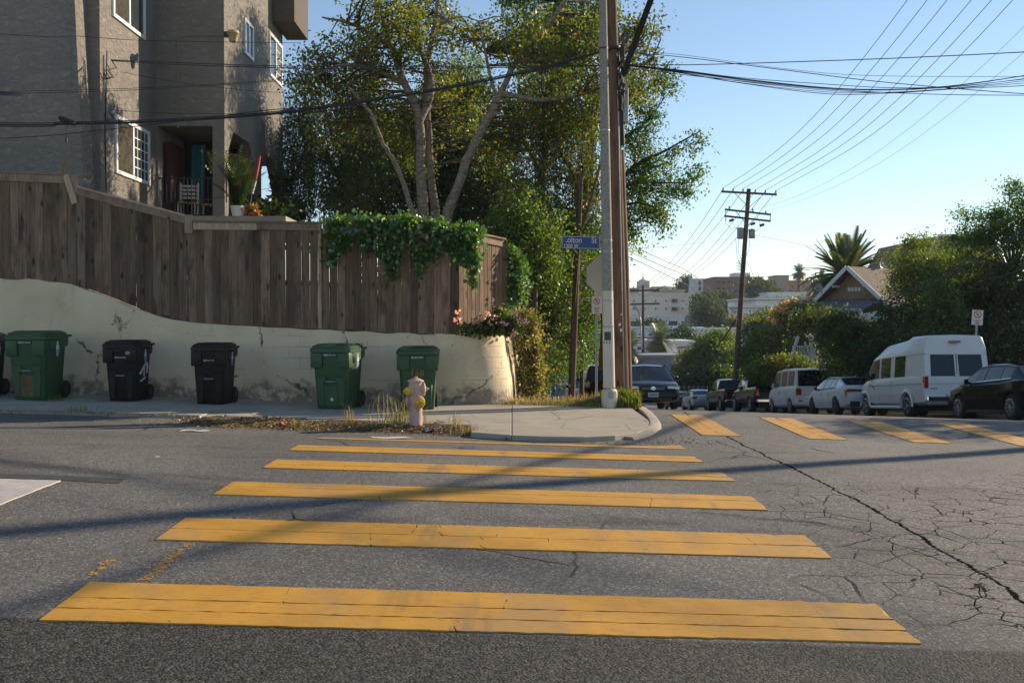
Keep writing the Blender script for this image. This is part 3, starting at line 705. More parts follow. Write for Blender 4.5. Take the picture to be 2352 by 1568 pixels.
for (ua, ub), cl in secs:                            # rails and posts behind the boards
    f = capline(cl)
    for dz in (.35, 1.0, 1.7):
        a = px(ua, 600).x; b = px(ub, 600).x; mb = MB()
        za = max(f(a)-dz, wall_top(a)+.1); zb = max(f(b)-dz, wall_top(b)+.1)
        if abs(za-zb) > 1.2: continue
        mb.hexa([(a,FY+.03,za-.045),(b,FY+.03,zb-.045),(b,FY+.07,zb-.045),(a,FY+.07,za-.045)], [(a,FY+.03,za+.045),(b,FY+.03,zb+.045),(b,FY+.07,zb+.045),(a,FY+.07,za+.045)])
        mb.build('back_rail', M['fence_wood'], fence)
# the short end section that turns the corner
p0 = px(1054, 545); ex = P(1155, 566, 19.9); d = Vector((ex.x-p0.x, ex.y-FY)); n = 11
for k in range(n):
    t0, t1 = k/n+.004, (k+1)/n-.006+random.uniform(-.002, .002)
    a = (p0.x+d.x*t0, FY+d.y*t0); b = (p0.x+d.x*t1, FY+d.y*t1); zt0 = lerp(p0.z, ex.z, t0); zt1 = lerp(p0.z, ex.z, t1); nx, ny = Vector((-d.y, d.x)).normalized()*.018
    mb = MB(); zb = top_z[-1]+.02
    mb.hexa([(a[0],a[1],zb),(b[0],b[1],zb),(b[0]+nx,b[1]+ny,zb),(a[0]+nx,a[1]+ny,zb)], [(a[0],a[1],zt0),(b[0],b[1],zt1),(b[0]+nx,b[1]+ny,zt1),(a[0]+nx,a[1]+ny,zt0)])
    mb.build('board', M['fence_wood'], fence)
nv = Vector((d.y, -d.x)).normalized()
a = Vector((p0.x, FY, p0.z))+Vector((nv.x, nv.y, 0))*.02; b = Vector((ex.x, FY+d.y, ex.z))+Vector((nv.x, nv.y, 0))*.02
mb = MB(); mb.bar(a+Vector((0,0,.06)), b+Vector((0,0,.06)), .022, .14); mb.build('cap_rail', M['rail_wood'], fence)
mb = MB(); mb.bar(a+Vector((-.02,.02,.145)), b+Vector((0,0,.145)), .12, .03); mb.build('top_rail', M['rail_wood'], fence)
mb = MB(); mb.box((b.x-.05, b.y-.02, top_z[-1]), (b.x+.05, b.y+.07, b.z+.10)); mb.build('post', M['rail_wood'], fence)
# ================================================================== VEGETATION TOOLS
def fast_mesh(name, co, quads):
    co = np.asarray(co, np.float32).reshape(-1, 3); quads = np.asarray(quads, np.int32)
    me = bpy.data.meshes.new(name); me.vertices.add(len(co)); me.vertices.foreach_set('co', co.ravel())
    k = quads.shape[1]; me.loops.add(quads.size); me.loops.foreach_set('vertex_index', quads.ravel())
    me.polygons.add(len(quads)); me.polygons.foreach_set('loop_start', np.arange(0, quads.size, k, dtype=np.int32))
    me.update(calc_edges=True); me.validate(); return me
def leaf_cloud(name, pts, size, mat, parent=None, aspect=.55, droop=0.0, flat=0.0, rng=RNG, fold=True):
    pts = np.asarray(pts, float); n = len(pts)
    if n == 0: return None
    ax = rng.normal(size=(n, 3)); ax[:, 2] = ax[:, 2]*(1-flat)-droop*1.2
    ax /= np.linalg.norm(ax, axis=1, keepdims=True)
    r = rng.normal(size=(n, 3)); r[:, 2] *= (1-flat*.5); sd = np.cross(ax, r); sd /= np.linalg.norm(sd, axis=1, keepdims=True)+1e-9
    s = size*rng.uniform(.6, 1.35, (n, 1)); L = ax*s; W = sd*s*aspect*.5
    nrm = np.cross(ax, sd)*s*.10
    co = np.stack([pts, pts+L*.45+W+nrm, pts+L, pts+L*.45-W+nrm], 1)
    if parent is not None: co = co-np.array(parent_loc(parent))
    q = np.arange(n*4).reshape(n, 4)
    me = fast_mesh(name, co, q); me.materials.append(mat)
    return link(bpy.data.objects.new(name, me), parent)
def blob(u, v, Y, ru, rv, ry):
    c = P(u, v, Y); k = Y/FPX; return (np.array(c), np.array([ru*k, ry, rv*k]))
def in_blobs(blobs, n, rng=RNG, shell=.5):
    w = np.array([(b[1][0]*b[1][1]*b[1][2])**(2/3.) for b in blobs]); w /= w.sum()
    k = rng.choice(len(blobs), n, p=w); d = rng.normal(size=(n, 3)); d /= np.linalg.norm(d, axis=1, keepdims=True)
    r = rng.uniform(0, 1, n)**(1/3.); r = shell*(.72+.28*r)+(1-shell)*r
    C = np.array([b[0] for b in blobs])[k]; R = np.array([b[1] for b in blobs])[k]
    return C+d*R*r[:, None]
def clumps(blobs, nc, per, spread, rng=RNG, shell=.5, dz=.7):
    c = in_blobs(blobs, nc, rng, shell); s = spread*rng.uniform(.45, 1.25, (nc, 1, 1))
    p = c[:, None, :]+rng.normal(size=(nc, per, 3))*s*np.array([1, 1, dz])
    return p.reshape(-1, 3), c
def limb_tube(mb, pts, r0, r1, n=8, wob=.0):
    pts = [Vector(p) for p in pts]; out = []
    for i in range(len(pts)-1):
        for k in range(4):
            t = k/4; p = pts[i].lerp(pts[i+1], t)
            a = pts[max(i-1,0)]; b = pts[min(i+2, len(pts)-1)]
            m1 = (pts[i+1]-a)*.5; m2 = (b-pts[i])*.5
            h = (2*t**3-3*t**2+1)*pts[i]+(t**3-2*t**2+t)*m1+(-2*t**3+3*t**2)*pts[i+1]+(t**3-t**2)*m2
            out.append(h+Vector((random.gauss(0,wob), random.gauss(0,wob), 0)))
    out.append(pts[-1]); m = len(out)
    mb.tube(out, [lerp(r0, r1, (i/(m-1))**.8)*(1+random.uniform(-.06,.06)) for i in range(m)], n)
    return out
def twigs(mb, limbs, centers, r=.02, n=3, frac=1.0, sag=.15):
    lp = np.array([list(p) for l in limbs for p in l])
    for c in centers:
        if random.random() > frac: continue
        d = np.linalg.norm((lp-c)*np.array([1,1,.8]), axis=1); a = lp[int(np.argmin(d+np.maximum(0, lp[:,2]-c[2])*.8))]
        L = np.linalg.norm(a-c)
        if L < .05: continue
        mid = (a+c)/2+np.array([random.gauss(0,.08)*L, random.gauss(0,.08)*L, sag*L])
        mb.tube([a, mid, c], [r*(.6+L*.25), r*.75, r*.3], n, cap=False)
def shrub(name, label, cat, blobs, nc, per, spread, size, mat, group=None, seed=1, aspect=.55, droop=0., flowers=None, stem=True, shell=.55, base=None, flat=0., extra=None, kind='shrub'):
    rng = np.random.default_rng(seed); random.seed(seed)
    c0 = blobs[0][0]; lo = min(b[0][2]-b[1][2] for b in blobs)
    loc = base if base is not None else (c0[0], c0[1], lo)
    t = thing(name, label, cat, loc, group=group)
    pts, cs = clumps(blobs, nc, per, spread, rng, shell)
    if extra is not None:
        m2, fr = extra; sel = rng.random(len(pts)) < fr
        leaf_cloud('foliage', pts[sel], size, M[m2], t, aspect, droop, flat, rng); pts = pts[~sel]
    leaf_cloud('foliage', pts, size, M[mat], t, aspect, droop, flat, rng)
    if stem:
        mb = MB(); root = [np.array(loc)+np.array([0,0,-.1]), np.array(loc)+np.array([.05,0,max(.3,(c0[2]-loc[2])*.6)])]
        L = limb_tube(mb, root, .09, .05, 6); 
        twigs(mb, [L], cs[rng.permutation(len(cs))[:min(60, len(cs))]], .022)
        mb.build('stem', M['dark_bark'], t)
    if flowers:
        fm, nf, fs = flowers; fc = in_blobs(blobs, nf, rng, .98)
        fp = (fc[:, None, :]+rng.normal(size=(nf, 14, 3))*fs*.9).reshape(-1, 3); leaf_cloud('blossom', fp, fs, M[fm], t, .9, 0, 0, rng)
    return t

def strands(blobs, n, length, step, rng, spread=.05):
    """leaf points along hanging threads"""
    top = in_blobs(blobs, n, rng, .7); out = []; th = []
    for a in top:
        L = length*rng.uniform(.35, 1.15); k = int(L/step); dx = rng.normal(0, .10, 2)
        t = np.linspace(0, 1, k)[:, None]
        p = a+np.concatenate([dx[0]*t**2*L, dx[1]*t**2*L, -t*L], 1)+rng.normal(size=(k, 3))*spread
        out.append(p); th.append((a, p[-1]))
    return np.concatenate(out), th
# ================================================================== TREES BEHIND THE FENCE
def Q(u, v, Y): return np.array(P(u, v, Y))
def tz(x, y): return float(terrain_z(x, y))
rng = np.random.default_rng(3); random.seed(3)
# --- the sycamore with several pale stems
syc = thing('sycamore_tree', 'tall multi stemmed tree with pale bark and yellowing leaves behind the fence', 'tree', tuple(Q(978, 735, 24)))
stems = [
    ([(975,730,24),(972,520,24),(968,400,24.1),(962,270,24.2),(932,195,24),(900,110,23.8),(872,20,23.6),(845,-90,23.4)], .165, .05, 'trunk'),
    ([(1003,730,24.5),(1000,520,24.5),(990,380,24.6),(985,290,24.7),(978,215,24.6),(985,120,24.7),(1003,30,24.9),(1012,-90,25)], .125, .045, 'trunk'),
    ([(1012,740,23.8),(1022,530,23.8),(1060,400,23.6),(1112,290,23.4),(1150,215,23.3),(1185,140,23.2),(1260,55,22.9),(1330,-40,22.7)], .15, .045, 'trunk'),
    ([(962,730,23.6),(950,515,23.6),(932,435,23.5),(905,370,23.4),(880,330,23.3),(850,260,23.2),(800,200,23)], .085, .03, 'trunk'),
    ([(965,275,24.2),(992,200,24.3),(965,110,24.4),(950,20,24.5)], .11, .04, 'limb'),
    ([(1110,290,23.4),(1140,240,23.5),(1120,150,23.7),(1100,50,24)], .07, .025, 'limb'),
    ([(930,195,24),(860,160,23.6),(780,150,23.2),(700,190,23)], .07, .02, 'limb'),
    ([(900,110,23.8),(820,60,23.4),(740,40,23)], .06, .02, 'limb'),
    ([(1185,140,23.2),(1290,130,22.6),(1400,110,22.2),(1500,130,22)], .08, .02, 'limb'),
    ([(1150,215,23.3),(1250,230,22.9),(1340,215,22.6)], .07, .02, 'limb'),
    ([(1003,30,24.9),(1080,90,24.8),(1110,120,24.8)], .05, .02, 'limb'),
    ([(1000,60,24.8),(1060,40,25),(1090,100,25)], .05, .015, 'limb'),
]
lines = []
for pts, r0, r1, nm in stems:
    mb = MB(); L = limb_tube(mb, [Q(*p) for p in pts], r0, r1, 9, .012); lines.append(L)
    mb.build(nm, M['bark'], syc, smooth=80)
up = [blob(*b) for b in [
    (900,30,23.6,95,70,1.6),(790,60,23,75,55,1.4),(715,130,22.8,50,65,1.2),(700,215,22.8,45,50,1.0),(760,180,23,70,45,1.2),(985,10,24.6,75,60,1.5),
    (930,115,23.6,90,40,1.2),(1190,60,23,65,70,1.4),(1290,60,22.8,85,80,1.6),(1240,140,23,80,50,1.3),(1400,60,22.3,80,80,1.4),(1480,140,22,55,60,1.0),
    (1345,170,22.6,70,50,1.2),(1500,45,22,45,50,.9),(1110,20,24.6,35,40,1.0),(1060,95,24.8,45,35,1.0),(840,130,23,70,45,1.2)]]
up = [(b[0]+np.array([0, 1.4 if i % 3 else -.5, 0]), b[1]) for i, b in enumerate(up)]
nc = 540
pts, cs = clumps(up, nc, 46, .21, rng, .08, .9)
a = rng.random(len(pts)) < .12
leaf_cloud('crown', pts, .085, M['leaf_sycamore'], syc, .62, .25, 0, rng)
low = [blob(*b) for b in [(760,270,23,80,40,1.2),(870,240,23.4,80,50,1.3),(1000,150,24.4,60,60,1.2),(1130,330,23.6,60,50,1.0),(1190,260,23.2,80,60,1.2),(1060,250,24.6,60,60,1.0),(1310,260,22.8,70,50,1.2),(940,340,24.2,60,50,1.0)]]
low = [(b[0]+np.array([0, 1.2, 0]), b[1]) for b in low]
pts2, cs2 = clumps(low, 240, 46, .22, rng, .1, .9)
leaf_cloud('crown', pts2, .082, M['leaf_sycamore'], syc, .62, .25, 0, rng)
mb = MB(); twigs(mb, lines, np.concatenate([cs[:600], cs2[:220]]), .02, 3, 1.0, .08); mb.build('twig', M['dark_bark'], syc, smooth=60)['kind'] = 'stuff'

# --- pepper trees: hanging threads of small leaves
def weeping(name, label, loc, blobs, n, length, size, mat, seed, trunk, extra_clumps=None, group=None, mixm=None):
    rng = np.random.default_rng(seed); random.seed(seed)
    t = thing(name, label, 'tree', loc, group=group)
    p, th = strands(blobs, n, length, .055, rng, .05)
    if mixm:
        s = rng.random(len(p)) < mixm[1]; leaf_cloud('crown', p[s], size, M[mixm[0]], t, .34, .9, 0, rng); p = p[~s]
    leaf_cloud('crown', p, size, M[mat], t, .34, .9, 0, rng)
    mb = MB(); L = []
    for pts, r0, r1 in trunk: L.append(limb_tube(mb, [Q(*q) for q in pts], r0, r1, 7, .02))
    mb.build('trunk', M['dark_bark'], t, smooth=70)
    mb = MB(); idx = rng.permutation(len(th))[:min(150, len(th))]
    twigs(mb, L, [th[i][0] for i in idx], .02, 3, 1, .12)
    for i in rng.permutation(len(th))[:min(260, len(th))]:
        a, b = th[i]; mb.tube([a, b], .006, 3, cap=False)
    mb.build('twig', M['dark_bark'], t, smooth=60)['kind'] = 'stuff'
    return t
weeping('pepper_tree', 'weeping dark green tree with hanging threads of leaves beside the apartment house', tuple(Q(800, 735, 30)),
        [blob(*b) for b in [(700,300,29.5,60,60,1.6),(760,270,30,90,60,2),(850,300,30.5,90,70,2),(740,360,29.5,70,50,1.5),(680,390,29,40,50,1.2),(800,370,30,60,50,1.6),(690,250,29.5,45,40,1.4)]],
        900, 2.0, .10, 'leaf_pepper', 4, [([(805,735,30),(800,520,30),(790,400,30),(830,300,30.5)], .22, .08), ([(790,420,30),(730,330,29.7),(690,280,29.5)], .12, .03), ([(795,400,30),(760,300,30),(740,240,30)], .1, .03)])
weeping('pepper_tree', 'weeping olive tree with bare tangled twigs hanging just left of the concrete pole', tuple(Q(1290, 760, 25)),
        [blob(*b) for b in [(1240,230,24.5,70,60,1.4),(1320,220,24.5,60,70,1.4),(1200,330,25,60,50,1.4),(1290,330,25,80,60,1.5),(1360,300,24.5,40,70,1.2),(1230,420,25,70,50,1.4),(1310,430,25,60,50,1.4),(1180,450,25.5,50,40,1.2),(1350,400,25,35,70,1.2)]],
        820, 1.7, .10, 'leaf_elm', 5, [([(1300,760,25),(1310,600,25),(1330,520,25),(1345,420,25),(1355,300,24.8)], .14, .05), ([(1345,440,25),(1280,330,25),(1240,240,24.6)], .09, .03)], mixm=('leaf_brown', .45))
# --- right: branches reaching over the street
rt = thing('elm_tree', 'fresh green tree whose long branches reach out over the street right of the poles', 'tree', tuple(Q(1400, 800, 27)))
rng = np.random.default_rng(6); random.seed(6); mb = MB(); L = []
for pts, r0, r1 in [([(1392,850,27),(1395,640,27),(1400,480,27),(1420,330,26.8),(1450,200,26.5)], .2, .06), ([(1405,440,27),(1460,380,26.6),(1530,345,26.3),(1610,300,26)], .08, .012),
                    ([(1400,480,27),(1450,420,26.8),(1520,420,26.5),(1590,420,26.2)], .07, .012), ([(1400,500,27),(1440,470,27),(1490,470,26.8),(1530,500,26.6)], .06, .012),
                    ([(1440,240,26.6),(1490,200,26.3),(1540,140,26)], .05, .012), ([(1425,320,26.8),(1470,290,26.5),(1510,250,26.3)], .05, .012), ([(1402,520,27),(1430,500,27),(1460,540,26.9)], .04, .01)]:
    L.append(limb_tube(mb, [Q(*q) for q in pts], r0, r1, 7, .015))
mb.build('trunk', M['dark_bark'], rt, smooth=70)
bl = [blob(*b) for b in [(1450,300,26.7,35,45,.9),(1455,400,26.8,45,60,1.0),(1500,400,26.6,40,40,.8),(1470,460,26.9,45,50,.9),(1440,520,27,25,40,.8),(1540,420,26.4,40,30,.6),(1515,480,26.6,30,30,.6),
                         (1560,355,26.2,40,16,.4),(1600,310,26,26,10,.3),(1590,395,26.2,30,16,.4),(1575,440,26.3,22,18,.4),(1480,250,26.4,35,22,.6),(1530,195,26.1,24,16,.4),(1470,340,26.6,30,20,.6),(1455,190,26.5,35,35,.8)]]
pts, cs = clumps(bl, 210, 36, .16, rng, .05, .9)
st, th = strands([bl[i] for i in (1,2,3,4,5,6,8)], 70, .75, .05, rng, .03)
along = []
for l in L[1:]:
    for k in range(len(l)//5, len(l)):
        f = k/len(l)
        for j in range(3): along.append(np.array(l[k])+rng.normal(size=(26,3))*np.array([.17,.14,.11])+np.array([0,0,-.10-.25*rng.random()*f]))
for k in range(110):
    l = L[1+k % 6]; a = np.array(l[int(len(l)*(.45+.5*rng.random()))]); n_ = 16; t_ = np.linspace(0, 1, n_)[:, None]
    along.append(a+np.concatenate([rng.normal()*.25*t_, rng.normal()*.2*t_, -t_*rng.uniform(.3, .95)], 1)+rng.normal(size=(n_,3))*.035)
leaf_cloud('crown', np.concatenate([pts, st]+along), .085, M['leaf_elm'], rt, .5, .5, 0, rng)
mb = MB(); twigs(mb, L, cs[:400], .016, 3, 1, .05); mb.build('twig', M['dark_bark'], rt, smooth=60)['kind'] = 'stuff'
# --- the dark mass behind
shrub('evergreen_tree', 'dark dense evergreen tree filling the gap behind the pale trunks', 'tree', [blob(*b) for b in [(880,420,33,90,100,1.5),(1000,400,34,90,110,1.5),(1090,420,33.5,80,110,1.5),(960,300,34.5,90,70,1.4),(1080,250,35,60,60,1.3),(820,470,33,60,60,1.3),(1160,480,33,60,60,1.3),(860,310,34,60,60,1.3)]],
      620, 70, .42, .14, 'leaf_dark', seed=8, base=tuple(Q(980, 760, 33.5)))
bk = thing('tall_tree', 'loose tall tree behind the right stems of the pale barked tree', 'tree', tuple(Q(1240, 760, 33)))
rng = np.random.default_rng(19); random.seed(19)
bb_ = [blob(*b) for b in [(1210,250,32.5,60,60,1.4),(1270,180,33,70,60,1.6),(1350,250,33,50,60,1.4),(1220,90,33,60,60,1.5),(1310,60,33,70,70,1.5),(1250,-60,33,80,70,1.6),(1360,-20,33,60,70,1.5),(1150,330,32,50,50,1.3),(1180,-30,33,40,60,1.4)]]
pts, cs = clumps(bb_, 620, 48, .28, rng, .1, .9); leaf_cloud('crown', pts, .105, M['leaf_elm'], bk, .6, .3, 0, rng)
mb = MB(); L = [limb_tube(mb, [Q(1240,760,33), Q(1245,450,33), Q(1260,250,33), Q(1280,50,33), Q(1270,-100,33)], .16, .04, 7, .02), limb_tube(mb, [Q(1250,400,33), Q(1320,250,33), Q(1350,100,33)], .08, .03, 6, .02), limb_tube(mb, [Q(1250,420,33), Q(1200,300,32.5), Q(1190,150,32.8)], .08, .03, 6, .02)]
mb.build('trunk', M['dark_bark'], bk, smooth=70); mb = MB(); twigs(mb, L, cs[:420], .018, 3, 1, .06); mb.build('twig', M['dark_bark'], bk, smooth=60)['kind'] = 'stuff'
shrub('pale_conifer', 'soft pale green tree top showing between the upper branches', 'tree', [blob(*b) for b in [(1075,165,40,40,60,1.2),(1045,210,40,50,50,1.2),(820,200,40,60,45,1.2)]],
      110, 60, .4, .15, 'leaf_bright', seed=9, base=tuple(Q(1060, 700, 40)), aspect=.3)
for k, (x_, y_, h_) in enumerate(((-4.5, 47, 8.5), (-3.0, 60, 9.5), (-6, 72, 10))):
    zg = rz(2, y_); B_ = [(np.array([x_, y_, zg+h_*.62]), np.array([3.0,3.0,h_*.3])), (np.array([x_+1.2, y_-1, zg+h_*.42]), np.array([2.4,2.4,h_*.25])), (np.array([x_+1.6, y_+1.5, zg+h_*.75]), np.array([2,2,h_*.2]))]
    shrub('street_tree', ('broad shade tree on the left side of the street beyond the dark leaning pole', 'second broad tree farther down the left side of the street', 'third and farthest broad tree on the left side of the street')[k], 'tree', B_, 190, 40, .5, .28, 'leaf_elm', seed=140+k, base=(x_, y_, zg-.3))
# --- greenery down the side street, beside the wall
shrub('hedge', 'tall bright green hedge beside the street corner, leaning over the side of the wall', 'hedge', [blob(*b) for b in [(1225,560,22.5,50,70,.7),(1250,620,23,40,60,.7),(1205,500,23,55,50,.8),(1160,540,23.5,45,45,.8),(1290,545,24,45,50,.8)]],
      300, 70, .22, .08, 'leaf_bright', seed=12, base=tuple(Q(1225, 800, 22.5)), extra=('leaf_elm', .5))
shrub('olive_shrub', 'dense dark shrub with small leaves against the lower side wall', 'shrub', [blob(*b) for b in [(1255,700,24,45,70,.6),(1240,790,24,45,70,.6),(1275,640,24.5,40,50,.6),(1225,860,23.4,30,45,.5),(1300,740,27,40,60,.6),(1320,650,28,40,60,.8)]],
      360, 74, .22, .075, 'leaf_dark', seed=13, base=tuple(Q(1250, 925, 24)), extra=('leaf_elm', .3))
shrub('dry_vine', 'straw coloured dry vine hanging down the end of the cream wall', 'vine', [blob(*b) for b in [(1222,810,21.6,12,45,.3),(1228,860,21.8,14,40,.3),(1212,752,20.8,12,34,.25),(1222,905,21.6,10,22,.25)]],
      130, 50, .12, .075, 'leaf_hedge', seed=14, base=tuple(Q(1222, 930, 21.6)), extra=('dry_grass', .5), droop=.6)
shrub('street_tree', 'leafy tree standing between the dark leaning pole and the cars', 'tree', [blob(*b) for b in [(1335,640,34,45,60,1.0),(1290,800,32,40,60,.9),(1345,730,34,40,50,.9),(1370,620,36,30,50,.9),(1355,560,34,40,50,1)]],
      260, 60, .3, .10, 'leaf_elm', seed=15, base=tuple(Q(1335, 930, 34)))
# --- vine spilling over the fence
rng = np.random.default_rng(16)
vine = thing('climbing_vine', 'glossy green vine spilling over the top of the board fence', 'vine', tuple(Q(900, 520, FY)))
vb = [blob(*b) for b in [(780,517,FY-.02,40,8,.11),(850,519,FY-.02,50,9,.12),(930,523,FY-.02,50,9,.12),(1010,529,FY-.02,55,8,.11),(1075,540,FY,28,20,.16),(900,512,FY+.2,130,10,.3)]]
vp, _ = clumps(vb, 240, 17, .085, rng, .5, .8)
hang = []
for u0, v0, u1, v1, n, w in [(770,530,760,605,130,.16),(790,530,785,575,120,.14),(840,540,838,570,60,.12),(885,535,880,590,140,.17),(905,540,900,630,170,.19),(950,540,968,628,110,.10),(1000,540,990,600,110,.16),(1070,545,1075,610,260,.19),(1090,560,1088,655,130,.10),(1060,550,1050,590,100,.14),(1035,540,1030,570,60,.1)]:
    for k in range(n):
        t = rng.random()**.8; q = Q(lerp(u0,u1,t), lerp(v0,v1,t), FY-.09-.05*rng.random()); hang.append(q+rng.normal(size=3)*np.array([w*(1-.6*t)*.7, .03, .05]))
hang += [h+rng.normal(size=3)*.035 for h in hang]
leaf_cloud('foliage', np.concatenate([vp, np.array(hang)]), .088, M['leaf_vine'], vine, .8, .5, .2, rng)
mb = MB()
for u0, v0, u1, v1 in [(770,525,762,600),(905,530,900,628),(950,530,970,628),(1090,540,1088,655),(760,515,1090,535)]: mb.tube([Q(u0,v0,FY-.05), Q((u0+u1)/2+6,(v0+v1)/2,FY-.08), Q(u1,v1,FY-.07)], .008, 4)
mb.build('stem', M['dark_bark'], vine)
vine2 = thing('climbing_vine', 'bright vine hanging round the outer post at the end of the fence', 'vine', tuple(Q(1180, 620, 20.1)))
vp, _ = clumps([blob(*b) for b in [(1175,590,20.1,14,22,.2),(1185,630,20.2,16,35,.25),(1178,675,20.2,12,22,.2)]], 75, 12, .10, rng, .6)
leaf_cloud('foliage', np.concatenate([vp, vp+rng.normal(size=vp.shape)*.04]), .088, M['leaf_vine'], vine2, .8, .5, .2, rng)
# --- geraniums on top of the wall corner
ger = thing('geranium_plant', 'geranium bush with pink flowers on top of the wall corner', 'plant', tuple(Q(1130, 768, 18.3)))
gb = [blob(*b) for b in [(1082,757,18.25,28,11,.12),(1120,750,18.3,32,17,.15),(1158,748,18.4,28,19,.18),(1183,752,18.6,14,16,.15),(1145,722,18.5,12,16,.12)]]
vp, _ = clumps(gb, 130, 18, .07, rng, .6); leaf_cloud('foliage', vp, .06, M['leaf_dark'], ger, .9, .1, .2, rng)
vp, _ = clumps(gb, 40, 12, .07, rng, .9); leaf_cloud('foliage', vp, .06, M['leaf_hedge'], ger, .9, .1, .2, rng)
for u, v, s in [(1050,718,.05),(1045,735,.04),(1056,735,.05),(1092,742,.05),(1120,720,.045),(1110,728,.045),(1127,744,.05),(1138,730,.06),(1152,740,.05),(1182,718,.05),(1194,738,.07),(1210,740,.055),(1180,765,.05),(1162,744,.04),(1105,735,.045)]:
    q = Q(u, v, 18.15); leaf_cloud('blossom', q+rng.normal(size=(16,3))*s*.5, .042, M['petal_pink'], ger, .9, 0, 0, rng)
mb = MB(); mb.tube([Q(1062,765,18.2), Q(1056,745,18.15), Q(1050,720,18.15)], .006, 4); mb.tube([Q(1090,765,18.2), Q(1092,745,18.15)], .006, 4); mb.tube([Q(1130,765,18.3), Q(1132,700,18.3)], .012, 5); mb.build('stem', M['dark_bark'], ger)

# ================================================================== GRASS, WEEDS, LITTER
def blades(name, mat, roots, h, lean, w, parent=None, rng=RNG):
    n = len(roots); roots = np.asarray(roots); a = rng.uniform(0, 2*PI, n); hh = h*rng.uniform(.35, 1.2, n); d = np.stack([np.cos(a), np.sin(a), np.zeros(n)], 1)
    l = lean*rng.uniform(.1, .9, n)*hh; sd = np.stack([-np.sin(a), np.cos(a), np.zeros(n)], 1)*w
    mid = roots+d*(l*.35)[:, None]+np.array([0,0,1])*(hh*.6)[:, None]; tip = roots+d*l[:, None]+np.array([0,0,1])*(hh*(1-.25*lean))[:, None]
    co = np.stack([roots-sd, roots+sd, mid+sd*.7, tip+sd*.15, tip-sd*.15, mid-sd*.7], 1)
    if parent is not None: co = co-np.array(parent_loc(parent))
    b6 = (np.arange(n)*6)[:, None]; me = fast_mesh(name, co, np.concatenate([b6+np.array([0,1,2,5]), b6+np.array([5,2,3,4])])); me.materials.append(M[mat]); return link(bpy.data.objects.new(name, me), parent)
rng = np.random.default_rng(18)
def verge_roots(n, cx, cy, sx, sy):
    x = rng.normal(cx, sx, n); y = rng.normal(cy, sy, n); y = np.maximum(y, 18.28); x = np.minimum(x, 2.36); return np.stack([x, y, verge_z(x, y)-.01], 1)
g = thing('grass_tuft', 'tuft of green grass round the foot of the wooden pole', 'grass', (2.1, 18.6, -1.5)); blades('blade', 'green_grass', verge_roots(1300, 2.15, 18.6, .17, .16), .26, .8, .006, g, rng)['kind'] = 'stuff'
g = blades('verge_grass', 'green_grass', np.concatenate([verge_roots(900, 1.4, 18.5, .4, .14), verge_roots(200, .3, 18.6, .4, .15)]), .10, .9, .004, None, rng); g['kind'] = 'stuff'
g = blades('dry_verge_grass', 'dry_grass', np.concatenate([verge_roots(700, 1.0, 18.9, .6, .4), verge_roots(300, 0, 18.75, .2, .2)]), .15, .7, .004, None, rng); g['kind'] = 'stuff'
def weed(label, u, v, Y, n, h, lean, mat='dry_grass', sp=.08):
    q = Q(u, v, Y); q[2] = float(dirt_z(q[0], q[1])) if Y < 15.2 else float(S(q[0]))
    t = thing('weed', label, 'weed', tuple(q), group='weeds along the pavement')
    r = np.stack([rng.normal(q[0], sp, n), rng.normal(q[1], sp, n), np.full(n, q[2]-.01)], 1); o = blades('blade', mat, r, h, lean, .004, t, rng); o['kind'] = 'stuff'
weed('tall straggly weed with bent stalks just left of the pink hydrant', 905, 975, 15.0, 90, .62, 1.0, 'dry_grass', .22)
weed('low green weed at the foot of the pink hydrant', 925, 982, 15.1, 110, .3, .9, 'green_grass', .14)
weed('dry grass tuft at the left end of the corner slab', 1078, 985, 14.3, 140, .2, .9, 'dry_grass', .08)
weed('small weed growing on the curb face of the corner slab', 1160, 1000, 13.78, 40, .10, .9, 'green_grass', .03)
weed('weed growing beside the first black bin', 128, 925, 17.0, 60, .12, 1.2, 'green_grass', .10)
weed('weed in the sidewalk edge between the green and the black bin', 185, 944, 15.3, 60, .12, 1.2, 'green_grass', .10)
weed('sparse weed on the sidewalk in front of the fourth bin', 800, 962, 15.2, 26, .3, .8, 'dry_grass', .05)
weed('thin dry weed between hydrant and corner slab', 1045, 980, 14.7, 30, .32, .8, 'dry_grass', .06)
# leaf litter and pebbles on the dirt
n = 4200; x = rng.uniform(-5.2, -.3, n); y = np.clip(rng.normal(14.55, .26, n), 14.1, 15.1); x2 = rng.uniform(-12, -5, 700); y2 = rng.normal(15.15, .06, 700)
lp = np.stack([x, y, dirt_z(x, y)+.012], 1)
o = leaf_cloud('leaf_litter', lp, .04, M['dead_leaf'], None, .6, 0, .8, rng); o['kind'] = 'stuff'
x = np.concatenate([rng.normal(-3.6,.7,420), x2]); y = np.concatenate([rng.normal(14.6,.15,420), y2]); o = leaf_cloud('dry_leaf_litter', np.stack([x, y, np.where(y < 15, np.maximum(dirt_z(x, y), road_z(x, y)), S(x)-.03)+.02], 1), .055, M['dry_grass'], None, .3, 0, .8, rng); o['kind'] = 'stuff'
def pebbles(name, xs, ys, zf, s0, mat):
    mb = MB()
    for a, b in zip(xs, ys):
        s = s0*random.uniform(.4, 1.3); z = float(zf(a, b)); c = [(a+s*random.uniform(.7,1.2)*math.cos(k*PI/2.5), b+s*random.uniform(.7,1.2)*math.sin(k*PI/2.5), z) for k in range(5)]
        mb.add(c+[(a+s*.2, b, z+s*.8)], [(0,1,5),(1,2,5),(2,3,5),(3,4,5),(4,0,5)])
    o = mb.build(name, mat); o['kind'] = 'stuff'
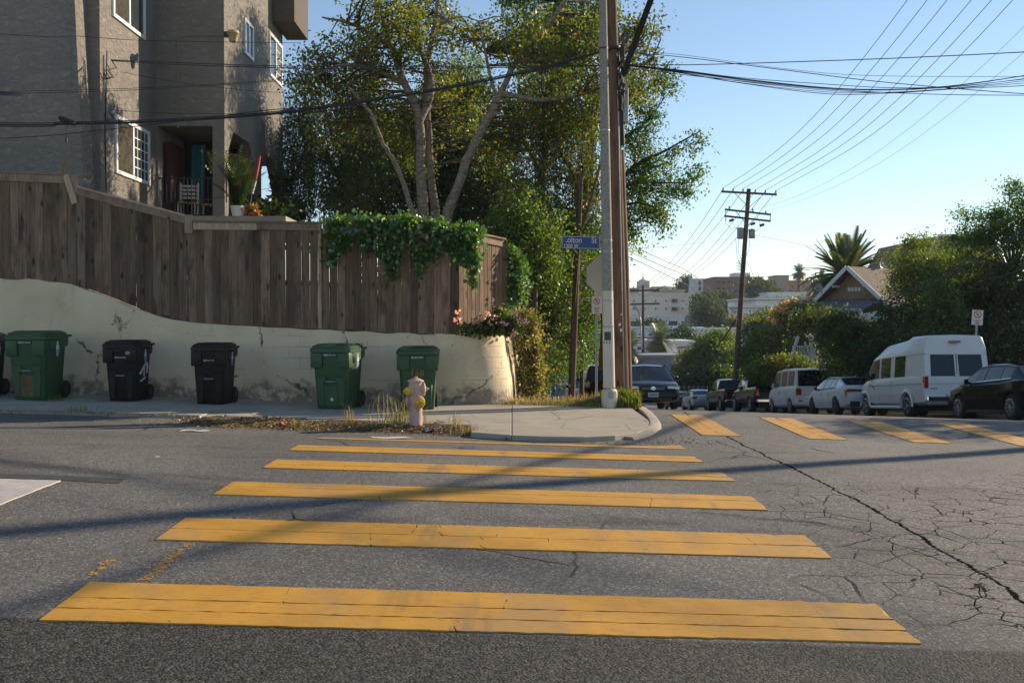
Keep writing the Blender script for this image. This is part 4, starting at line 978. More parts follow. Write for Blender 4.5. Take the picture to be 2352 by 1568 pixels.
pebbles('gravel', list(rng.uniform(-5.5,-.4,520))+list(rng.uniform(1.2,2.6,60)), list(np.clip(rng.normal(14.45,.25,520),13.9,15.1))+list(rng.uniform(13.4,14.0,60)), lambda a, b: max(float(dirt_z(a,b)) if a < -.3 else -9, rz(a,b)), .016, M['dirt'])
def litter(name, label, cat, u, v, Y, mat, s, kind):
    q = Q(u, v, Y); q[2] = max(rz(q[0], q[1]), float(dirt_z(q[0], q[1])) if 14 < q[1] < 16.8 and q[0] < -.3 else -9)+.012
    mb = MB()
    mb.grid(lambda a, b: (q[0]+(a-.5)*s[0]+.1*s[0]*math.sin(b*5), q[1]+(b-.5)*s[1], q[2]+s[2]*(.5+.5*math.sin(a*7+kind)*math.cos(b*5+kind*2))), 7, 5)
    tag(mb.build(name, M[mat], None, smooth=60), label, cat)
litter('rag', 'crumpled pink rag lying in the dead leaves', 'rag', 645, 984, 14.55, 'rag_pink', (.13,.10,.06), 1)
litter('cardboard', 'flat pale sheet of card lying on the road left of the leaves', 'litter', 445, 987, 13.6, 'paper', (.40,.12,.02), 2)
litter('plastic_scrap', 'scrap of blue plastic on the dirt right of the hydrant', 'litter', 990, 984, 14.5, 'blue_litter', (.18,.14,.03), 3)
litter('paper_scrap', 'tiny pale scrap of paper alone on the road at left', 'litter', 363, 1049, 10.3, 'paper', (.05,.04,.015), 4)
litter('flattened_carton', 'pale flattened carton at the road edge above the farthest stripe', 'litter', 900, 1001, 13.55, 'paper', (.5,.16,.012), 5)
litter('blue_wrapper', 'dark blue wrapper lying between the two farthest stripes', 'litter', 1075, 1023, 12.05, 'blue_litter', (.22,.05,.012), 6)

mb = MB()
for (x, y, w, h) in ((-.30, 14.22, .10, .02), (-.16, 14.25, .05, .05), (-.36, 14.30, .03, .06), (-.22, 14.33, .10, .018)):
    z = pad_z(x, y)+.0015; mb.quad((x-w, y-h, z), (x+w, y-h*.8, z), (x+w*.9, y+h, z), (x-w*.9, y+h*.9, z))
mb.build('blue_spray_mark', plain('blue_spray', (.10,.22,.42), .8, var=.4, scale=30), sidewalk)
pebbles('gutter_gravel', list(rng.uniform(.2, 2.9, 260)), list(rng.uniform(13.2, 13.75, 200))+list(rng.uniform(13.9, 14.6, 60)), lambda a, b: rz(a, b) if (b < 13.7 or a > 2.2) else -9, .012, M['dirt'])
# ================================================================== APARTMENT HOUSE
M['eave_brown'] = plain('eave_brown', (.10,.082,.068), .9, var=.2)
apt = thing('apartment_house', 'grey stucco apartment house rising behind the left part of the fence', 'building', (-9, 22, 0))
ZT = 13.0; ZB = -1.2
def wallbox(lo, hi, name='wall', mat='stucco'):
    mb = MB(); mb.box(lo, hi); return mb.build(name, M[mat], apt)
XA, XB, XC = -9.26, -8.90, -7.18
YA, YB, YC, YD = 21.0, 21.6, 24.95, 31.3
PZ, CZ = 2.67, 4.95                                  # porch floor and ceiling
wallbox((-26, YA, ZB), (XA, YB+6, ZT))               # wing at the left
# the step leans out a little towards its foot
mb = MB(); mb.hexa([(XA+.002, YA+.004, ZB), (XA+.42, YA+.004, ZB), (XA+.42, YB+.3, ZB), (XA+.002, YB+.3, ZB)], [(XA+.002, YA+.004, 8.3), (XA+.02, YA+.004, 8.3), (XA+.02, YB+.3, 8.3), (XA+.002, YB+.3, 8.3)])
mb.build('buttress', M['stucco'], apt)
wallbox((XA+.001, YB, ZB), (XB, YC+3, ZT))             # second wall, its right face holds two windows
wallbox((XB+.001, YC, CZ), (XC, YD, ZT))             # upper storey over the porch
wallbox((XB+.001, YC, ZB), (XC, YD, PZ))             # floor and base of the porch
wallbox((XB+.001, YC, PZ+.001), (XB+.06, YC+.3, CZ-.001))
wallbox((XC-.30, YC, PZ+.001), (XC-.003, YC+.34, CZ-.001), 'pillar')
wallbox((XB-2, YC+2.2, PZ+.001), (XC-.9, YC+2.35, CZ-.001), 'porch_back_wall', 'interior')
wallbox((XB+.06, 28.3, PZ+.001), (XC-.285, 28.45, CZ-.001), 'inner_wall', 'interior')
wallbox((XC-.28, 28.15, PZ+.001), (XC-.003, 28.6, CZ-.001), 'pillar')
wallbox((XC-.28, 30.95, PZ+.001), (XC-.003, YD-.002, CZ-.001), 'pillar')
for y0, y1 in ((25.29, 28.15), (28.6, 30.95)):       # chamfered heads of the side openings
    mb = MB(); h = .55
    mb.prism([(y0, CZ-.001), (y0, CZ-h), (y0+.45, CZ-.001)], XC-.27, XC-.004, 'x'); mb.build('arch_corner', M['stucco'], apt); mb = MB(); mb.prism([(y1, CZ-.001), (y1-.85, CZ-.001), (y1, CZ-h-.25)], XC-.27, XC-.004, 'x')
    mb.build('arch_corner', M['stucco'], apt)
wallbox((XB+.02, YC-.35, PZ-.12), (XC+1.6, YC+.0-.002, PZ), 'ledge', 'curb')
wallbox((XC+.002, YC, PZ-.12), (XC+1.6, YD, PZ-.002), 'ledge', 'curb')
wallbox((XC+.002, 29.9, 9.05), (-6.5, 31.9, 13.2), 'roof_box', 'eave_brown')
o = wallbox((-26, YA-.4, ZT), (XC+.6, YD+.6, ZT+.25), 'roof', 'curb')
# windows on the faces that look right (+X): a frame, two lights, a grille
def window_x(x, y0, y1, z0, z1, grille=False, blind=True, sill=True):
    f = MB(); t = .085; d0, d1 = x-.02, x+.045
    for lo, hi in (((d0,y0,z0),(d1,y1,z0+t)), ((d0,y0,z1-t),(d1,y1,z1)), ((d0,y0,z0+t+.001),(d1,y0+t,z1-t-.001)), ((d0,y1-t,z0+t+.001),(d1,y1,z1-t-.001)), ((d0,(y0+y1)/2-.04,z0+t+.001),(d1-.008,(y0+y1)/2+.04,z1-t-.001))):
        f.box(lo, hi)
    w = f.build('window', M['white_frame'], apt)
    ym = (y0+y1)/2
    for k, (a, b) in enumerate(((y0+t, ym-.04), (ym+.04, y1-t))):
        mb = MB(); mb.box((x+.004, a, z0+t), (x+.012, b, z1-t)); mb.build('pane', M['curtain'] if (k == 0 and blind) else M['glass'], w)
    if grille:
        mb = MB()
        for k in range(1, 4): yy = lerp(ym+.04, y1-t, k/4); mb.box((x+.0125, yy-.012, z0+t), (x+.024, yy+.012, z1-t))
        for k in range(1, 5): zz = lerp(z0+t, z1-t, k/5); mb.box((x+.013, ym+.04, zz-.012), (x+.0235, y1-t, zz+.012))
        mb.build('muntin', M['white_frame'], w)
    return w
def zy(u, v, x):                                     # the point of the wall plane X = x seen at (u, v)
    p = P(u, v, 1.0); k = x/p.x; return k, p.z*k
y0, z1 = zy(263, 262, XB); _, z0 = zy(263, 397, XB); y1, _ = zy(341, 300, XB)
window_x(XB, y0, y1, z0, z1, True)
y0, z0 = zy(257, 37, XB); y1, _ = zy(331, 90, XB); window_x(XB, y0, y1, z0, z0+1.9)
y0, z1 = zy(560, 40, XC); _, z0 = zy(560, 122, XC); y1, _ = zy(580, 100, XC); window_x(XC, y0, y1, z0, z1, False, False)
y0, z1 = zy(617, 72, XC); _, z0 = zy(617, 172, XC); y1, _ = zy(646, 100, XC); window_x(XC, y0, y1, z0, z1, True, False)
# wall lamp, conduits, camera
p = Q(524, 84, YC-.06)
mb = MB(); mb.lathe([(.03,.12),(.13,.10),(.16,.03),(.13,0),(.11,-.12),(.09,-.17)], 12, (p[0]+.16, p[1]-.12, p[2])); w = mb.build('wall_lamp', plain('lamp_ochre', (.42,.33,.17), .5), apt, smooth=40)
mb = MB(); mb.cbox((p[0]-.02, YC-.04, p[2]+.05), (.16,.08,.14)); mb.bar((p[0]-.02, YC-.08, p[2]+.08), (p[0]+.16, p[1]-.12, p[2]+.09), .03); mb.build('bracket', M['iron'], w)
def tube_obj(name, uvY, r, mat, parent, n=6, smooth=60):
    mb = MB(); mb.tube([Q(*q) for q in uvY], r, n); return mb.build(name, M[mat], parent, smooth=smooth)
M['conduit'] = plain('conduit_beige', (.30,.27,.225), .7)
tube_obj('conduit', [(513,81,YC-.03),(420,82,YC-.03),(412,88,YC-.03),(410,96,YC-.03),(409,180,YC-.03),(407,286,YC-.03),(410,295,YC-.03)], .014, 'conduit', apt)
tube_obj('conduit', [(190,165,YB-.03),(193,280,YB-.03),(206,445,YB-.03)], .028, 'conduit', apt)
tube_obj('conduit', [(238,128,YB-.03),(240,250,YB-.03),(241,445,YB-.03)], .022, 'conduit', apt)
tube_obj('service_cable', [(246,118,YB-.05),(241,300,YB-.05),(244,440,YB-.05)], .016, 'cable', apt)
random.seed(30)
for k in range(6):
    u = 246+random.uniform(-6, 10); v = random.choice((138, 160, 255, 262)); 
    tube_obj('cable_loop', [(u,v,YB-.06),(u+12,v+18,YB-.09),(u-4,v+22,YB-.08),(u-10,v+8,YB-.06)], .010, 'cable', apt, 5)
p = zy(598, 228, XC); mb = MB(); mb.tube([(XC,p[0],p[1]+.12),(XC+.12,p[0],p[1]+.05),(XC+.14,p[0]-.02,p[1]-.05)], .03, 6); mb.bar((XC+.1,p[0]-.10,p[1]-.06),(XC+.14,p[0]+.10,p[1]-.03), .09); mb.build('security_camera', M['white_frame'], apt)
# porch: railings, doors, furniture, plants
def railing(a, b, h0=.06, h1=.98, n=14):
    a = Vector(a); b = Vector(b); r = MB(); z = Vector((0,0,1)); r.bar(a+z*h1, b+z*h1, .045, .035)
    o = r.build('railing', M['iron'], apt); r = MB(); r.bar(a+z*h0, b+z*h0, .03); r.build('bottom_rail', M['iron'], o)
    for k in range(n+1):
        q = a.lerp(b, k/n); s = MB(); s.bar(q+z*h0, q+z*h1, .018); s.build('bar', M['iron'], o)
railing((XB+.05, YC+.02, PZ), (XC-.32, YC+.02, PZ), n=13)
railing((XC-.1, YC+.40, PZ), (XC-.1, 28.1, PZ), n=18); railing((XC-.1, 28.65, PZ), (XC-.1, 30.9, PZ), n=16)
mb = MB(); mb.box((XB+.05, YC+.5, PZ), (XB+.20, YC+1.5, CZ-.3)); mb.build('door', M['red_door'], apt)
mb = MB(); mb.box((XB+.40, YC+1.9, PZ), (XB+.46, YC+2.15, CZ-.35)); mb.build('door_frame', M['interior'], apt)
mb = MB()
mb.grid(lambda a, b: (XB+.42+.36*a+.05*b, YC+1.35+.05*math.sin(a*22), PZ+.1+b*1.95), 22, 3); tag(mb.build('hanging_curtain', M['teal_cloth'], None, smooth=60), 'teal curtain hanging inside the dark porch behind the railing', 'curtain')
def porch_chair(label, u, v, Y, rz_):
    q = Q(u, v, Y); t = thing('patio_chair', label, 'chair', (q[0], q[1], PZ), (0, 0, rz_), 'chairs on the porch')
    mb = MB(); mb.box((-.23,-.22,.42), (.23,.22,.46)); mb.build('seat', M['seat_wood'], t, world=False, bevel=.01)
    for k in range(4): mb = MB(); mb.box((-.21,.20,.58+k*.1), (.21,.225,.64+k*.1)); mb.build('back_slat', M['chair_white'], t, world=False)
    for sx in (-1, 1):
        mb = MB(); mb.bar((sx*.21,.21,0), (sx*.22,.235,1.0), .035); mb.build('leg', M['chair_white'], t, world=False)
        mb = MB(); mb.bar((sx*.21,-.2,0), (sx*.21,-.2,.42), .035); mb.build('leg', M['chair_white'], t, world=False)
    return t
porch_chair('white slatted chair with a wooden seat behind the porch railing', 432, 498, YC+.75, .15)
porch_chair('second porch chair, half hidden behind the stucco pillar', 478, 498, YC+1.2, -.9)
# potted plants
def pot(label, q, r, h, mat):
    t = thing('plant_pot', label, 'plant pot', tuple(q)); mb = MB()
    mb.lathe([(r*.78,0),(r,h*.9),(r*1.05,h*.9),(r*1.05,h),(r*.93,h),(r*.9,h*.86),(.01,h*.86)], 18, (0,0,0)); mb.build('pot', M[mat], t, world=False, smooth=40)
    return t
q = Q(546, 504, YC-.17); q[2] = PZ; pt = pot('white plastic pot with a palm on the porch ledge', q, .17, .26, 'pot_white')
def frond(mb, root, az, el, L, curl, n=7, leaf=.28, w=.022, V=.6):
    """a feather leaf: a bent rib with leaflets on both sides"""
    p = Vector(root); d = Vector((math.cos(az)*math.cos(el), math.sin(az)*math.cos(el), math.sin(el))); sideh = Vector((-math.sin(az), math.cos(az), 0)); pts = [p.copy()]
    for k in range(n):
        d = (d+Vector((0,0,-curl/n))).normalized(); p = p+d*(L/n); pts.append(p.copy())
    mb.tube(pts, [w*.5*(1-.8*i/n) for i in range(n+1)], 3, cap=False)
    for i in range(1, n+1):
        for j in range(3):
            t = j/3; c = pts[i-1].lerp(pts[i], t); dd = (pts[i]-pts[i-1]).normalized(); f = (i-1+t)/n; ll = leaf*(.35+1.0*math.sin(PI*min(1, f*.92+.08))**.7)
            upv = sideh.cross(dd).normalized()
            if upv.z < 0: upv = -upv
            for s in (-1, 1):
                q = c+(sideh*s*.8+dd*.55+upv*V*.3).normalized()*ll+Vector((0,0,-ll*.18)); hw = dd*w
                mb.add([c-hw*.5, c+hw*.5, q], [(0,1,2)])
pl = thing('potted_palm', 'young palm with feathery green leaves growing in the white pot', 'plant', (q[0], q[1], q[2]+.24))
random.seed(31); mb = MB()
for k in range(30):
    frond(mb, (q[0]+random.gauss(0,.03), q[1]+random.gauss(0,.03), q[2]+.2), random.uniform(0, 2*PI), random.uniform(1.15, 1.52), random.uniform(.8, 1.6), random.uniform(.4, 1.2), 8, .20, .034)
mb.build('frond', M['leaf_dark'], pl)
mb = MB()
for k in range(5): mb.tube([(q[0]+.02*k-.05, q[1], q[2]+.2), (q[0]+.05*k-.12, q[1]-.02, q[2]+.95)], [.016, .008], 5)
mb.build('stem', M['leaf_yellow'], pl)
um = thing('folded_umbrella', 'folded red topped garden umbrella leaning by the potted palm', 'umbrella', tuple(Q(580, 500, YC+.4)))
a = Q(578, 445, YC+.5); b = Q(597, 358, YC+.6); mb = MB(); mb.tube([a, a+(b-a)*.35], [.045, .06], 8); mb.build('lower_cover', M['chair_white'], um, smooth=50)
mb = MB(); mb.tube([a+(b-a)*.35, a+(b-a)*.6, b], [.06, .055, .03], 8); mb.build('cover', M['rag_pink'] if False else M['sign_red'], um, smooth=50)
mb = MB(); mb.tube([Q(570, 500, YC+.4), a], .015, 6); mb.build('pole', M['iron'], um)
shrub('bromeliad', 'small plant with rust red leaves beside the white pot', 'plant', [blob(578,488,YC-.1,12,12,.12)], 26, 10, .07, .11, 'petal_orange', seed=33, stem=False, base=tuple(Q(578, 500, YC-.1)), extra=('leaf_brown', .6))
shrub('porch_plants', 'dark leafy plants crowded at the side railing of the porch', 'plant', [blob(*b) for b in [(610,485,26.5,22,16,.5),(640,492,27,28,16,.6),(668,480,28,26,22,.6),(655,430,29,14,30,.5)]], 110, 22, .17, .15, 'leaf_dark', seed=34, stem=False, base=tuple(Q(630, 502, 26.5)))
shrub('hanging_plant', 'small hanging basket plant in the side opening of the porch', 'plant', [blob(638,420,29.5,8,10,.12)], 16, 12, .06, .07, 'leaf_dark', seed=35, stem=False)
shrub('porch_climber', 'dark climber at the inner side of the stucco porch pillar', 'plant', [blob(484,375,YC+.5,8,26,.15)], 20, 12, .09, .08, 'leaf_dark', seed=36, stem=False)
mb = MB()
for dx in (0, .06): mb.box((P(138+dx*100,430,20.0).x, 19.99+dx*.2, P(138,415,20).z), (P(138+dx*100,430,20.0).x+.05, 20.03+dx*.2, P(138,376,20).z+dx))
tag(mb.build('stacked_lumber', M['rail_wood']), 'two wood offcuts sticking up behind the high end of the fence', 'lumber')
# ================================================================== WHEELED BINS
def make_bin(label, X, Y, rz_, body, lid, tallmark=True, locked=False, group='wheeled bins along the wall', z=None, pitch=0.0, sc=(1,1,1)):
    t = thing('wheeled_bin', label, 'trash bin', (X, Y, z if z is not None else float(S(X))-.004), (pitch, 0, rz_), group)
    t.scale = sc
    def ring(w, y0, y1, zz, c=.05):
        return [(-w+c,y0,zz),(w-c,y0,zz),(w,y0+c,zz),(w,y1-c,zz),(w-c,y1,zz),(-w+c,y1,zz),(-w,y1-c,zz),(-w,y0+c,zz)]
    mb = MB(); mb.loft([ring(.265,-.27,.30,0), ring(.275,-.285,.33,.03), ring(.325,-.36,.385,.97)]); b = mb.build('body', M[body], t, smooth=40, world=False)
    # collar with two hanging lugs and a notch in the middle
    for s in (-1, 1):
        mb = MB(); x0, x1 = sorted((s*.135, s*.352))
        mb.hexa([(x0,-.375,.70),(x1,-.375,.70),(x1,-.20,.70),(x0,-.20,.70)], [(x0,-.392,.965),(x1,-.392,.965),(x1,-.20,.965),(x0,-.20,.965)]); mb.build('front_lug', M[body], t, bevel=.018, seg=2, smooth=40, world=False)
        mb = MB(); x0, x1 = sorted((s*.29, s*.356)); mb.hexa([(x0,-.19,.78),(x1,-.19,.78),(x1,.36,.86),(x0,.36,.86)], [(x0,-.19,.968),(x1,-.19,.968),(x1,.40,.968),(x0,.40,.968)]); mb.build('side_rim', M[body], t, bevel=.012, smooth=40, world=False)
    mb = MB(); mb.box((-.134,-.388,.905), (.134,-.20,.963)); mb.build('front_rim', M[body], t, bevel=.008, world=False)
    mb = MB(); mb.hexa([(-.12,-.322,.48),(.12,-.322,.48),(.12,-.28,.48),(-.12,-.28,.48)], [(-.10,-.352,.62),(.10,-.352,.62),(.10,-.30,.62),(-.10,-.30,.62)]) 
    # lower front panels left and right of a recess
    mb = MB()
    mb.hexa([(-.235,-.30,.05),(-.12,-.30,.05),(-.12,-.2,.05),(-.235,-.2,.05)], [(-.255,-.342,.46),(-.12,-.342,.46),(-.12,-.2,.46),(-.255,-.2,.46)])
    mb.hexa([(.12,-.30,.05),(.235,-.30,.05),(.235,-.2,.05),(.12,-.2,.05)], [(.12,-.342,.46),(.255,-.342,.46),(.255,-.2,.46),(.12,-.2,.46)])
    mb.hexa([(-.255,-.339,.44),(-.085,-.339,.44),(-.085,-.2,.44),(-.255,-.2,.44)], [(-.262,-.352,.56),(-.085,-.352,.56),(-.085,-.2,.56),(-.262,-.2,.56)])
    mb.hexa([(.085,-.339,.44),(.255,-.339,.44),(.255,-.2,.44),(.085,-.2,.44)], [(.085,-.352,.56),(.262,-.352,.56),(.262,-.2,.56),(.085,-.2,.56)])
    mb.build('front_panel', M[body], t, world=False, bevel=.012, smooth=40)
    if body == 'bin_green':
        mb = MB(); mb.hexa([(-.118,-.292,.06),(.118,-.292,.06),(.118,-.28,.06),(-.118,-.28,.06)], [(-.118,-.3195,.40),(.118,-.3195,.40),(.118,-.29,.40),(-.118,-.29,.40)]); mb.build('dirty_recess', M['mud'] if tallmark else M[body], t, world=False)
    mb = MB(); mb.tube([(-.09,-.345,.47),(.09,-.345,.47)], .011, 6); mb.build('lift_bar', M['galv'], t, world=False)
    # lid: a flange, then a raised bevelled top that slopes to the back
    mb = MB(); mb.loft([ring(.362,-.415,.42,.97,.06), ring(.362,-.415,.42,1.035,.06), ring(.35,-.40,.42,1.045,.06)]); mb.build('lid', M[lid], t, smooth=35, world=False)
    mb = MB(); mb.loft([ring(.335,-.375,.40,1.0446,.05), ring(.335,-.375,.40,1.075,.05), ring(.27,-.24,.34,1.115,.05)]); mb.build('lid_top', M[lid], t, smooth=35, world=False)
    mb = MB(); mb.tube([(-.36,.46,1.03),(.36,.46,1.03)], .02, 8)
    for s in (-.28, 0, .28): mb.bar((s,.40,1.0),(s,.47,1.03), .05, .04)
    mb.build('handle', M[lid], t, smooth=50, world=False)
    for s in (-1, 1):
        mb = MB(); mb.lathe([(.06,-.035),(.135,-.035),(.145,-.02),(.145,.02),(.135,.035),(.06,.035)], 16, (s*.29,.36,.145), 'x'); w = mb.build('wheel', M['rubber'], t, smooth=40, world=False)
        mb = MB(); mb.lathe([(.02,-.04),(.07,-.034),(.07,.034),(.02,.04)], 12, (s*.29,.36,.145), 'x'); mb.build('hub', M['black_plastic'], w, smooth=40, world=False)
    # stamped number: a row of small white marks; the city's mark on the side
    random.seed(int(abs(X)*100)); mb = MB(); x = -.105; zc = .925 if body == 'bin_green' else .80; yf = -.396 if body == 'bin_green' else -.353
    while x < .11:
        w = random.choice((.010, .013, .016)); h = .026 if x < .0 else .020; y = yf-.004
        for zz in ((0, h*.28), (h*.42, h*.62), (h*.74, h)):
            if random.random() < .85: mb.box((x, y, zc-h/2+zz[0]), (x+w, y+.003, zc-h/2+zz[1]))
        x += w+.005+(.012 if abs(x+.02) < .012 else 0)
    mb.build('serial_number', M['white_print'], t, world=False)
    mb = MB(); xs = .352+.004
    def side(poly, y0, z0): mb.prism([(y0+a, z0+b) for a, b in poly], xs, xs+.003, 'x')
    mb = MB(); side([(-.045,0),(.045,0),(.05,.06),(.02,.09),(.025,.125),(0,.15),(-.025,.125),(-.02,.09),(-.05,.06)], .03, .80 if body != 'bin_green' else .80)
    for k in range(4): side([(-.05,0),(.05-.01*k,0),(.05-.01*k,.012),(-.05,.012)], .03, .775-.026*k) 
    for k, v in enumerate(mb.v): pass
    if locked is not None: mb.build('city_mark', M['faint_print'], t, world=False)
    return t
def bx(u, v, Y): q = P(u, v, Y); return q.x
BINS = [('green wheeled bin at the far left, muddy recess on its front', 86, 17.25, -.10, 'bin_green', 'bin_green'),
        ('black wheeled bin with white graffiti on its side and a small label', 294, 17.40, -.06, 'bin_black', 'bin_black'),
        ('plain black wheeled bin between the other black one and the green pair', 493, 17.25, -.04, 'bin_black', 'bin_black'),
        ('green wheeled bin with dark green lid, first green one left of the hydrant', 776, 17.25, -.20, 'bin_green', 'bin_green_dark'),
        ('green wheeled bin standing directly behind the pink hydrant', 961, 17.40, .04, 'bin_green', 'bin_green_dark')]
bins = []
for i, (lab, u, Y, r, b, l) in enumerate(BINS):
    bins.append(make_bin(lab, bx(u, 860, Y), Y, r, b, l, tallmark=(i == 0), sc=(.85,.88,.95) if b == 'bin_black' else (1.0,1.0,1.06) if i == 0 else (1,1,1)))
make_bin('dark bin cut off by the left edge of the photo', bx(-50, 860, 17.5), 17.5, .05, 'bin_black', 'bin_green_dark')
mb = MB()
for k, (a, b, c, d) in enumerate([(-.20,.50,-.02,.66),(-.02,.66,-.04,.44),(-.08,.62,.10,.70),(.10,.70,.08,.5),(.08,.5,.14,.66),(-.2,.36,.02,.42),(-.24,.5,-.14,.52)]): mb.bar((.334+.01*(b-.5)*3, a+.05, b), (.334+.01*(d-.5)*3, c+.05, d), .016, .030)
mb.build('graffiti_stroke', M['faint_print'], bins[1], world=False)
mb = MB(); mb.box((.14,-.398,.86), (.22,-.394,.905)); lb = mb.build('sticker', M['white_print'], bins[1], world=False)
mb = MB(); 
for k in range(4): mb.box((.147+k*.018,-.4005,.868), (.160+k*.018,-.3985,.897))
mb.build('sticker_print', M['poster_ink'], lb, world=False)
lettering('168', .16, M['graffiti'], bins[4], (-.12, -.372, .60), (PI/2+.08, 0, 0), 'graffiti')
mb = MB(); mb.lathe([(.001,0),(.035,.0),(.03,.004)], 5, (.02,-.326,.17), 'y'); mb.build('white_blotch', M['paint_silver'], bins[3], world=False)

# ================================================================== HYDRANT
q = P(955, 978, 14.9); HX, HY = q.x, 14.9; HZ = float(dirt_z(HX, HY))-.01
hy = thing('fire_hydrant', 'faded pink fire hydrant with two yellow caps', 'hydrant', (HX, HY, HZ))
mb = MB(); mb.lathe([(.15,0),(.15,.035),(.142,.045),(.11,.05)], 20); mb.build('base_flange', M['rust'], hy, smooth=40, world=False)
mb = MB(); mb.lathe([(.103,.045),(.100,.06),(.098,.36),(.104,.46),(.106,.56),(.103,.66),(.100,.695)], 20); mb.build('barrel', M['hydrant'], hy, smooth=50, world=False)
mb = MB(); mb.lathe([(.100,.69),(.120,.694),(.123,.704),(.120,.716),(.098,.724),(.072,.742),(.03,.75),(.03,.766),(.018,.772)], 20); mb.build('bonnet', M['hydrant'], hy, smooth=50, world=False)
for k in range(6):
    a = k*PI/3; mb = MB(); mb.lathe([(.013,0),(.013,.02)], 6, (.132*math.cos(a), .132*math.sin(a), .04)); mb.build('bolt', M['rust'], hy, world=False)
def port(name, ax, z, prof, mat, parent, off=0, n=16):
    ax = Vector((*ax, 0)).normalized(); m = ax.to_track_quat('Z', 'Y').to_matrix().to_4x4(); mb = MB(); mb.lathe(prof, n); mb.xf(Matrix.Translation((0,0,z)) @ m)
    return mb.build(name, M[mat], parent, smooth=40, world=False)
for ax, z, r, L in (((-.74,-.67), .56, .056, .115), ((.50,-.86), .395, .070, .12)):
    o = port('outlet', ax, z, [(r*1.05,.05),(r*1.05,L-.02),(r*1.38,L-.02),(r*1.42,L),(r*1.3,L+.012),(r*1.05,L+.014)], 'hydrant', hy)
    c = port('cap', ax, z, [(r*1.05,L+.0145),(r*1.02,L+.055),(r*.9,L+.066),(r*.34,L+.07),(r*.32,L+.105),(r*.26,L+.108)], 'hydrant_yellow', hy, n=10)
    port('cap_nut', ax, z, [(r*.30,L+.071),(r*.30,L+.112)], 'hydrant_yellow', c, n=5)
for ax, z in (((.92,.30), .585), ((-.95,.22), .405)):
    o = port('side_boss', ax, z, [(.075,.04),(.098,.085),(.112,.10),(.114,.115),(.10,.128),(.06,.14),(.034,.145),(.034,.17),(.024,.175)], 'hydrant', hy)
    port('operating_nut', ax, z, [(.020,.17),(.017,.205)], 'hydrant', o, n=5)
mb = MB(); mb.grid(lambda a, b: (.1005*math.sin(.08+a*.62), -.1005*math.cos(.08+a*.62), .12+.10*b), 6, 1); st = mb.build('sticker', M['white_print'], hy, world=False)
mb = MB()
random.seed(44)
for r_ in range(5):
    for k in range(4):
        a = .12+k*.14; mb.grid(lambda s, b: (.1022*math.sin(a+s*.10), -.1022*math.cos(a+s*.10), .126+r_*.019+random.uniform(.0,.002)+.010*b), 1, 1)
mb.build('sticker_print', M['blue_litter'], st, world=False)

# ================================================================== POLES AND SIGNS AT THE CORNER
def tapered(name, pts, rs, mat, parent, n=18, smooth=60):
    mb = MB(); mb.tube(pts, rs, n); return mb.build(name, M[mat], parent, smooth=smooth)
LY = 18.4
def lp_at(v): return P(ip(v, [-700, 0, 905], [1373.5, 1384.5, 1399.5]), v, LY)
base = P(1400, 922, LY)
pole = thing('street_light_pole', 'speckled concrete street light pole, painted cream near the ground', 'pole', tuple(base))
vs = [668, 520, 300, 100, -150, -400, -700]; tapered('shaft', [lp_at(v) for v in vs], [.1005, .095, .086, .078, .068, .058, .05], 'pole_concrete', pole)
vs = [890, 800, 668]; tapered('painted_shaft', [lp_at(v) for v in vs], [.111, .107, .101], 'pole_paint', pole)
mb = MB(); mb.lathe([(.150,-.12),(.150,.12),(.142,.20),(.112,.235)], 10, tuple(base)); mb.build('base_collar', M['pole_paint'], pole, smooth=30)
c = P(1404, 907, LY-.15); mb = MB(); mb.cbox((c.x,c.y,c.z), (.10,.02,.12)); mb.build('access_cover', M['grey_metal'], pole, bevel=.004)
def wrap(name, u0, u1, v0, v1, mat, parent, cen, r, n=8):
    """a sheet wrapped round the pole"""
    c = cen; 
    def f(a, b):
        th = lerp(u0, u1, a); z = lerp(v0, v1, b); return (c.x+r*math.sin(th), c.y-r*math.cos(th), z)
    mb = MB(); mb.grid(f, n, 3); return mb.build(name, M[mat], parent, smooth=180)
c = lp_at(772); z0 = P(0, 790, LY).z; z1 = P(0, 756, LY).z
po = wrap('poster', -1.2, .75, z0, z1, 'paper', pole, c, .1095)
wrap('poster_picture', -.85, .35, z0+.07, z1-.045, 'poster_ink', po, c, .1112)
for k in range(3): wrap('poster_strip', -1.0+.5*k, -.75+.5*k, z0+.012, z0+.05, 'poster_ink', po, c, .1110, 2)
for v in (578, 552, 300, 690, 750, 112): 
    c = lp_at(v); mb = MB(); r = ip(v, [-700,0,905], [.05,.075,.112]); mb.lathe([(r-.004,-.012),(r+.004,-.012),(r+.004,.012),(r-.004,.012)], 18, tuple(c)); mb.build('steel_band', M['galv'] if v != 112 else M['iron'], pole, smooth=40)
